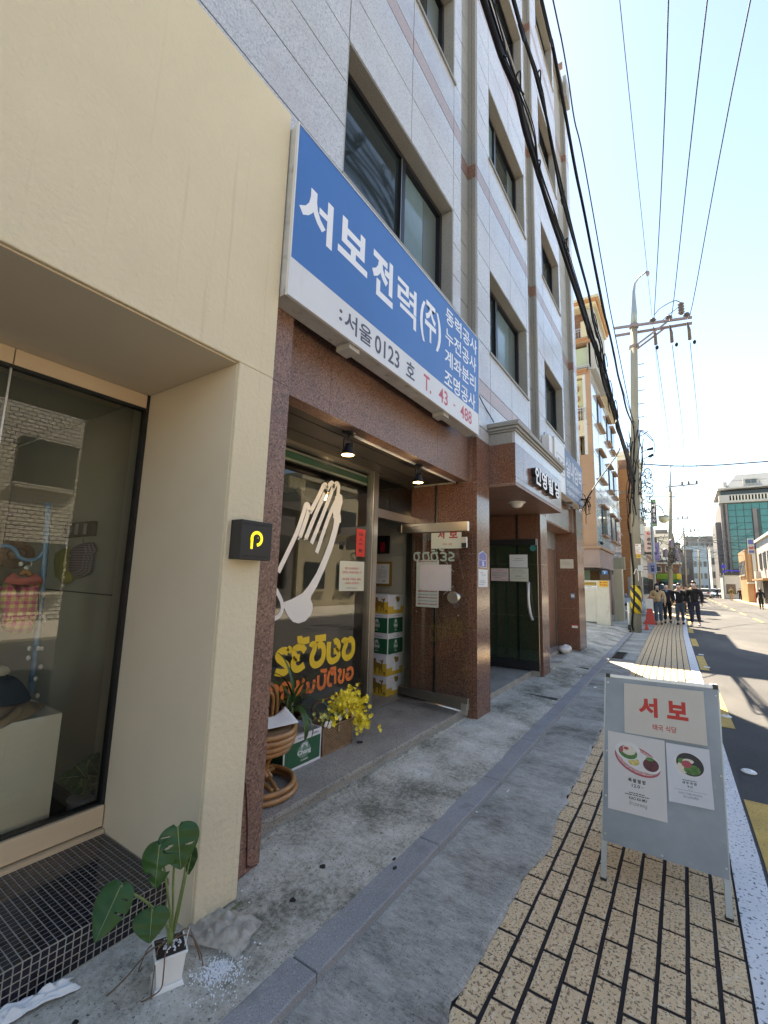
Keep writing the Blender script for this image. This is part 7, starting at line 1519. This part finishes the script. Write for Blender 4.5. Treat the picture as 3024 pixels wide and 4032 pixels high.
# cones
def cone_board(x, y, label, s=1.0, board=False):
    t = T('red_barrier_cone', label, 'cone', (x, y, .0), 'red barrier cones by the pole'); mb = MB(); frust(mb, (x, y), .20*s, .19*s, .0, .06, 0); mb.build('base', m_cone, t, bevel=.01)
    mb = MB(); frust(mb, (x, y), .15*s, .055*s, .061, .72*s, 0); mb.build('body', m_cone, t, bevel=.01); MB().tube(smooth_path([(x,y+.07*s,.7*s),(x,y+.10*s,.86*s),(x,y,.93*s),(x,y-.10*s,.86*s),(x,y-.07*s,.7*s)], 4), .022, 6).build('handle', m_cone, t, smooth=True)
    if board: part('white_board', m_paper, (x-.14, x-.12, y-.14, y+.12, .62, 1.02), t)
    return t
cone_board(21.2, 1.20, 'red cone carrying a white board just right of the utility pole', 1.12, True); cone_board(26.5, 1.50, 'red cone farther back behind the beige jacket woman'); cone_board(18.3, 1.16, 'low red rubber cone at the foot of the utility pole', .34)
# ------------------------------------------------------------------ cars
def car(name, label, x, y, hd, paint, L=4.5, W=1.8, H=1.45, suv=False, rear=True):
    t = T(name, label, 'car', (x, y, 0)); t.rotation_euler = (0, 0, hd)
    def B(bmb, nm, mt_, **k):
        me = bpy.data.meshes.new(nm); me.from_pydata([tuple(v) for v in bmb.v], [], bmb.f); bm = bmesh.new(); bm.from_mesh(me); bmesh.ops.recalc_face_normals(bm, faces=bm.faces); bm.to_mesh(me); bm.free(); me.materials.append(mt_)
        o = bpy.data.objects.new(nm, me); COL.objects.link(o); o.parent = k.get('parent', t)
        for p_ in me.polygons: p_.use_smooth = k.get('smooth', False)
        if k.get('bevel'): md = o.modifiers.new('b', 'BEVEL'); md.width = k['bevel']; md.segments = 3; md.limit_method = 'ANGLE'
        return o
    h = L/2; belt = H*.60; secs = []                     # x forward
    prof = [(-h,.34,.62*H/1.45,.80),(-h+.15,.24,belt,.90),(-h*.55,.20,belt+.04,1),(0,.20,belt+.02,1),(h*.45,.20,belt,1),(h-.55,.22,belt-.14,.97),(h-.08,.26,.62,.88),(h,.36,.52,.80)]
    mb = MB(); n = 8
    for (px, z0_, z1_, ws) in prof:
        w2 = W/2*ws; mb.v += [Vector(p) for p in ((px,-w2*.92,z0_),(px,-w2,z0_+.12),(px,-w2,(z0_+z1_)/2+.05),(px,-w2*.93,z1_),(px,w2*.93,z1_),(px,w2,(z0_+z1_)/2+.05),(px,w2,z0_+.12),(px,w2*.92,z0_))]
    for i in range(len(prof)-1):
        for j in range(n): a = i*n+j; b = i*n+(j+1)%n; mb.f.append((a,b,b+n,a+n))
    mb.f += [tuple(range(n)), tuple(range((len(prof)-1)*n, len(prof)*n))[::-1]]; B(mb, 'body', paint, smooth=True, bevel=.03)
    rb_, rf = (-h+.25 if suv else -h+.75), h*.42
    gl = MB(); a0 = [(rb_,belt-.03),(rf+.35,belt-.05),(rf-.35,H-.07),(rb_+.40,H-.07)]; w0, w1 = W/2*.93, W/2*.76
    gl.v = [Vector((px,-(w0 if i < 2 else w1),pz)) for i, (px, pz) in enumerate(a0)]+[Vector((px,(w0 if i < 2 else w1),pz)) for i, (px, pz) in enumerate(a0)]; gl.f = [(0,1,2,3),(7,6,5,4),(0,4,5,1),(1,5,6,2),(2,6,7,3),(3,7,4,0)]; B(gl, 'windows', m_win, bevel=.03)
    rf_ = MB(); rf_.v = [Vector(p) for p in ((rb_+.36,-w1-.01,H-.08),(rf-.32,-w1-.01,H-.08),(rf-.32,w1+.01,H-.08),(rb_+.36,w1+.01,H-.08),(rb_+.5,-w1+.06,H),(rf-.45,-w1+.06,H),(rf-.45,w1-.06,H),(rb_+.5,w1-.06,H))]; rf_.f = [(0,3,2,1),(4,5,6,7),(0,1,5,4),(1,2,6,5),(2,3,7,6),(3,0,4,7)]; B(rf_, 'roof', paint, bevel=.03)
    for sx_ in (-h*.60, h*.62):
        for sy_ in (-1, 1):
            wl = MB(); wl.lathe([(.20,-.11),(.32,-.10),(.335,-.06),(.335,.06),(.32,.10),(.20,.11)], (sx_, sy_*(W/2-.10), .335), 20, axis=(0,1,0)); o = B(wl, 'wheel', m_tyre, smooth=False); rm = MB(); rm.lathe([(.20,-.112),(.06,-.09),(.05,-.115)], (sx_, sy_*(W/2-.10), .335), 14, axis=(0,sy_*-1,0)); B(rm, 'rim', m_alu, parent=o)
    for sy_ in (-1, 1):
        lb = MB(); lb.box(-h-.012, -h+.16, sy_*W*.33-.17, sy_*W*.33+.17, .74, .90); B(lb, 'tail_light', m_tail, bevel=.02); lb = MB(); lb.box(h-.20, h-.02, sy_*W*.33-.17, sy_*W*.33+.17, .56, .68); B(lb, 'headlight', m_head, bevel=.02)
        lb = MB(); lb.box(rf+.1, rf+.25, sy_*(W/2+.10)-.08, sy_*(W/2+.10)+.08, belt, belt+.13); B(lb, 'mirror', paint, bevel=.03)
    lb = MB(); lb.box(-h-.015, -h+.05, -.26, .26, .52, .63); B(lb, 'number_plate', m_paper); lb = MB(); lb.box(-h-.03, -h+.2, -W*.42, W*.42, .30, .44); B(lb, 'rear_bumper', m_blackm, bevel=.02); lb = MB(); lb.box(h-.12, h+.02, -W*.30, W*.30, .34, .52); B(lb, 'grille', m_blackm, bevel=.02)
    return t
pw = on_x(*q6(265,1760), 86); car('white_sedan', 'white sedan driving away down the middle of the street', 87, pw.y, math.pi*.0-.05, m_carwhite, 4.8, 1.85, 1.46)
pw = on_x(*q6(425,1760), 90); car('dark_blue_car', 'dark blue car right of the white sedan', 92, pw.y-.2, math.pi, m_carblue, 4.4, 1.8, 1.5, True)
pw = on_x(*crop(2350,1800,2.4614)(715,1275), 42); car('pale_blue_van', 'pale blue car facing us behind the walking group', 46, pw.y+.1, math.pi, m_carblue, 4.3, 1.85, 1.75, True)
pw = on_x(*q3(1180,1420), 25.5); car('parked_silver_suv', 'silver car parked nose out beside the tan building, half hidden', 26.6, pw.y+1.35, -math.pi/2, M('silver_blue_paint', (.42,.47,.55), .3, coat=.8), 4.4, 1.8, 1.6, True)
part('grey_yard_wall', M('lilac_grey_wall', (.30,.30,.34), .8), (28.6, 28.8, 1.9, 2.6, 0, 2.0), None); tag(bpy.data.objects['grey_yard_wall'], 'lilac grey yard wall behind the silver parked car', 'wall')
bk2 = T('white_bucket', 'white plastic bucket beside the parked silver car', 'bucket', (23.6, 2.05, .05)); pbk = on_x(*q3(1130,1490), 23.5); MB().lathe([(.16,0),(.20,.30),(.215,.30),(.215,.33)], (23.5, pbk.y, .05), 16).build('body', m_white, bk2, smooth=True)
# ------------------------------------------------------------------ people
def person(label, x, y, hd, H=1.70, top=None, legs=None, shoes=None, stride=.10, arms='down', hair='short', shirt=None, mask=True, open_jacket=False, seed=0, group=None, bag=None, sit=0):
    t = T('person', label, 'person', (x, y, 0), group); t.rotation_euler = (0, 0, hd); s = H/1.70; r = random.Random(seed)
    def sk(nm, verts, edges, rad, mt_, root=0, sub=1):
        me = bpy.data.meshes.new(nm); me.from_pydata([tuple(Vector(v)*s) for v in verts], edges, []); me.materials.append(mt_); o = bpy.data.objects.new(nm, me); COL.objects.link(o); o.parent = t
        md = o.modifiers.new('skin', 'SKIN'); md.use_smooth_shade = True
        for i, rd in enumerate(rad): v = me.skin_vertices[0].data[i]; v.radius = ((rd if isinstance(rd, float) else rd[0])*s, (rd if isinstance(rd, float) else rd[1])*s); v.use_root = (i == root)
        o.modifiers.new('sub', 'SUBSURF').levels = sub; o.modifiers['sub'].render_levels = sub; return o
    st = stride; pel = (0,0,.93)                          # the figure faces +X
    kn = [(.05+st*.5,-.085,.50),(.05-st*.35,.085,.50)]; an = [(st,-.095,.09),(-st,.09,.10)]; toe = [(st+.15,-.105,.035),(-st+.14,.10,.04)]
    sh = [(0,-.180,1.375),(0,.180,1.375)]
    A = {'down': ([(-.03,-.245,1.13),(-.03,.245,1.13)], [(.06,-.255,.88),(.04,.255,.88)]), 'swing': ([(.05,-.25,1.14),(-.10,.25,1.14)], [(.20,-.25,.93),(-.10,.27,.89)]), 'fold': ([(-.02,-.25,1.14),(-.02,.25,1.14)], [(.20,-.10,1.10),(.05,.25,.90)]), 'pocket': ([(-.07,-.27,1.14),(-.07,.27,1.14)], [(.08,-.17,.96),(.08,.17,.96)])}[arms]
    el, wr = A; hd_ = [tuple(Vector(w_)+(Vector(w_)-Vector(e_)).normalized()*.085) for e_, w_ in zip(el, wr)]
    V = [pel,(0,0,1.12),(0,0,1.30),(-.01,0,1.44),(.0,0,1.50),(.015,0,1.57),(.01,0,1.655)]; E = [(0,1),(1,2),(2,3),(3,4),(4,5),(5,6)]; Rd = [(.11,.08),(.095,.07),(.11,.075),.058,.060,.084,.074]
    for k in (0,1):
        b = len(V); V += [sh[k], el[k], wr[k], hd_[k], (0,.085*(1 if k else -1),.88), kn[k], an[k], toe[k]]; E += [(3,b),(b,b+1),(b+1,b+2),(b+2,b+3),(0,b+4),(b+4,b+5),(b+5,b+6),(b+6,b+7)]; Rd += [.036,.034,.026,.030,.055,.042,.035,.030]
    sk('body', V, E, Rd, m_skin)
    V = [(0,0,.83),(0,0,1.12),(0,0,1.27),(-.005,0,1.385)]; E = [(0,1),(1,2),(2,3)]; Rd = [(.195,.15),(.175,.135),(.190,.145),(.14,.105)]
    for k in (0,1): b = len(V); V += [sh[k], tuple((Vector(sh[k])+Vector(el[k]))/2), el[k], wr[k]]; E += [(3,b),(b,b+1),(b+1,b+2),(b+2,b+3)]; Rd += [.088,.080,.072,.052]
    if open_jacket: V[0] = (0,0,.92)
    sk('jacket', V, E, Rd, top)
    V = [(0,0,1.0),(0,0,.91)]; E = [(0,1)]; Rd = [(.13,.10),(.165,.125)]
    for k in (0,1): b = len(V); V += [(0,.088*(1 if k else -1),.86), kn[k], tuple(Vector(an[k])+Vector((0,0,.04)))]; E += [(1,b),(b,b+1),(b+1,b+2)]; Rd += [.105,.078,.062]
    sk('trousers', V, E, Rd, legs)
    for k in (0,1):
        mb = MB(); c = Vector(toe[k])*.5+Vector(an[k])*.5; mb.ellip(Vector((c.x, c.y, .045 if k == 0 else .055))*s, .14*s, .05*s, .045*s, 12, 8); mesh_local(mb, 'shoe', shoes, t)
    hb_ = Vector((.01,0,1.60))*s
    mb = MB(); mb.ellip(hb_+Vector((-.012,0,.034))*s, .094*s, .085*s, .090*s, 16, 12); vs_ = mb.v
    keep = [i for i, v in enumerate(mb.v) if (v.x < hb_.x+.0*s+max(0,(v.z-hb_.z-.02*s))*1.1 or v.z > hb_.z+.078*s)]; ks = set(keep); mb.f = [f for f in mb.f if all(i in ks for i in f)]; mesh_local(mb, 'hair', m_hair, t)
    if hair == 'long':
        mb = MB(); mb.tube([hb_+Vector((-.05,0,.05))*s, hb_+Vector((-.065,0,-.08))*s, hb_+Vector((-.06,0,-.20))*s], [.085*s,.095*s,.06*s], 12); [mb.tube([hb_+Vector((.02,k*.075,.02))*s, hb_+Vector((.035,k*.09,-.10))*s, hb_+Vector((.05,k*.085,-.19))*s], [.025*s,.032*s,.012*s], 8) for k in (-1,1)]; mesh_local(mb, 'long_hair', m_hair, t)
    if mask: mb = MB(); mb.ellip(hb_+Vector((.050,0,-.030))*s, .036*s, .060*s, .045*s, 12, 8); mesh_local(mb, 'face_mask', m_mask, t)
    mb = MB(); [mb.ellip(hb_+Vector((.088,k*.030,.022))*s, .008*s, .013*s, .006*s, 8, 5) for k in (-1,1)]; mesh_local(mb, 'eyes', m_black, t)
    mb = MB(); [mb.ellip(hb_+Vector((.0,k*.088,.0))*s, .018*s, .010*s, .028*s, 8, 5) for k in (-1,1)]; mb.ellip(hb_+Vector((.096,0,-.002))*s, .016*s, .012*s, .018*s, 8, 5); mesh_local(mb, 'ears_and_nose', m_skin, t)
    if arms != 'pocket':
        for k in (0,1):
            d = (Vector(hd_[k])-Vector(wr[k])).normalized(); sd_ = Vector((1,0,0)); mb = MB(); h0 = Vector(hd_[k])
            for i in range(4): o_ = sd_*(.018*(i-1.5)); L_ = (.055,.065,.060,.048)[i]; mb.tube([(h0+o_*.8)*s, (h0+o_+d*L_*.55+Vector((.0,-.008*(1 if k else -1),0)))*s, (h0+o_+d*L_+Vector((.004,-.024*(1 if k else -1),0)))*s], [.0095*s,.0085*s,.006*s], 6)
            mb.tube([(h0-d*.03+sd_*.025)*s, (h0+sd_*.045+d*.005)*s, (h0+sd_*.045+d*.03)*s], [.011*s,.009*s,.007*s], 6); mesh_local(mb, 'fingers', m_skin, t)
    if shirt: mb = MB(); mb.ellip(Vector((.085,0,1.22))*s, .06*s, .075*s, .24*s, 12, 10); mesh_local(mb, 'shirt_front', shirt, t)
    if bag: mb = MB(); mb.box(-.1*s,.16*s,.24*s,.33*s,.78*s,1.08*s); mesh_local(mb, 'shoulder_bag', bag, t)
    return t
def mesh_local(mb, nm, mt_, parent):
    me = bpy.data.meshes.new(nm); me.from_pydata([tuple(v) for v in mb.v], [], mb.f); me.materials.append(mt_)
    for p_ in me.polygons: p_.use_smooth = True
    o = bpy.data.objects.new(nm, me); COL.objects.link(o); o.parent = parent; return o
pp_ = crop(2350, 2200, 3.318)
def feet(px, py): p = on_z(*pp_(px, py)); return p.x, p.y
WG = 'four masked people walking towards the camera'
x, y = feet(815, 862); person('woman in a short beige jacket and jeans with a white mask, leftmost of the group', x, y, math.pi+.08, 1.62, m_cl_beige, m_cl_denim, m_shoe_b, .10, 'fold', 'long', m_cl_black, True, True, 1, WG)
x, y = feet(930, 852); person('man in navy jacket and pale shirt partly hidden behind the beige jacket woman', x+.5, y, math.pi, 1.66, m_cl_navy, m_cl_black, m_cl_black, .12, 'down', 'short', m_cl_blue, True, False, 2, WG)
x, y = feet(1100, 862); t = person('man in black sweatshirt with white chest print and blue jeans', x, y, math.pi, 1.66, m_cl_black, m_cl_denim, m_cl_black, .12, 'pocket', 'short', None, True, False, 3, WG)
mb = MB()
for (a, b, w_) in ((-.06,.06,1.33),(-.07,.05,1.27),(-.03,.05,1.20)): mb.add([(.132,a,w_),(.132,b,w_+.01),(.132,b-.01,w_+.035),(.132,a+.01,w_+.025)], [(0,1,2,3)])
mesh_local(mb, 'chest_print', m_mask, t)
x, y = feet(1300, 882); person('tall man in black jacket and dark trousers with grey shoes, rightmost of the group', x, y, math.pi-.25, 1.76, m_cl_black, m_cl_navy, m_shoe_w, .13, 'down', 'short', None, True, False, 4, WG)
c5_ = crop(2350, 1800, 2.4614)
FG = 'distant pedestrians on the sunlit right side'
for i, (px, py, dd, H_, tp, lg, lab, hd, hr) in enumerate(((1600,1475,0,1.62,m_cl_black,m_cl_black,'woman in a dark coat walking away, nearest on the sunlit right side',0,'long'), (1310,1380,-8,1.68,m_cl_olive,m_cl_beige,'pedestrian in an olive top and pale trousers across the street',0,'short'), (1395,1385,-8,1.62,m_cl_black,m_cl_black,'dark dressed pedestrian with a bag, left of the orange shop',math.pi,'short'), (1480,1385,-6,1.65,m_cl_black,m_cl_navy,'dark dressed pedestrian in front of the orange shop door',math.pi,'short'))):
    p = on_z(*c5_(px, py)); person(lab, p.x+dd, p.y*((p.x+dd)/p.x), hd, H_, tp, lg, m_cl_black, .10, 'down', hr, None, hd != 0, False, 10+i, FG)
for i, (px, X_, tp, lab) in enumerate(((820,30,m_cl_navy,'navy dressed pedestrian just behind the walking group'), (865,34,m_cl_black,'black dressed pedestrian behind the tall man'), (1165,84,m_cl_navy,'small figure beside the dark blue car'))):
    p = on_x(*c5_(px, 1290), X_); person(lab, X_, p.y, math.pi, 1.62, tp, m_cl_black, m_cl_black, .1, 'down', 'short', None, False, False, 20+i, 'people behind the walking group')
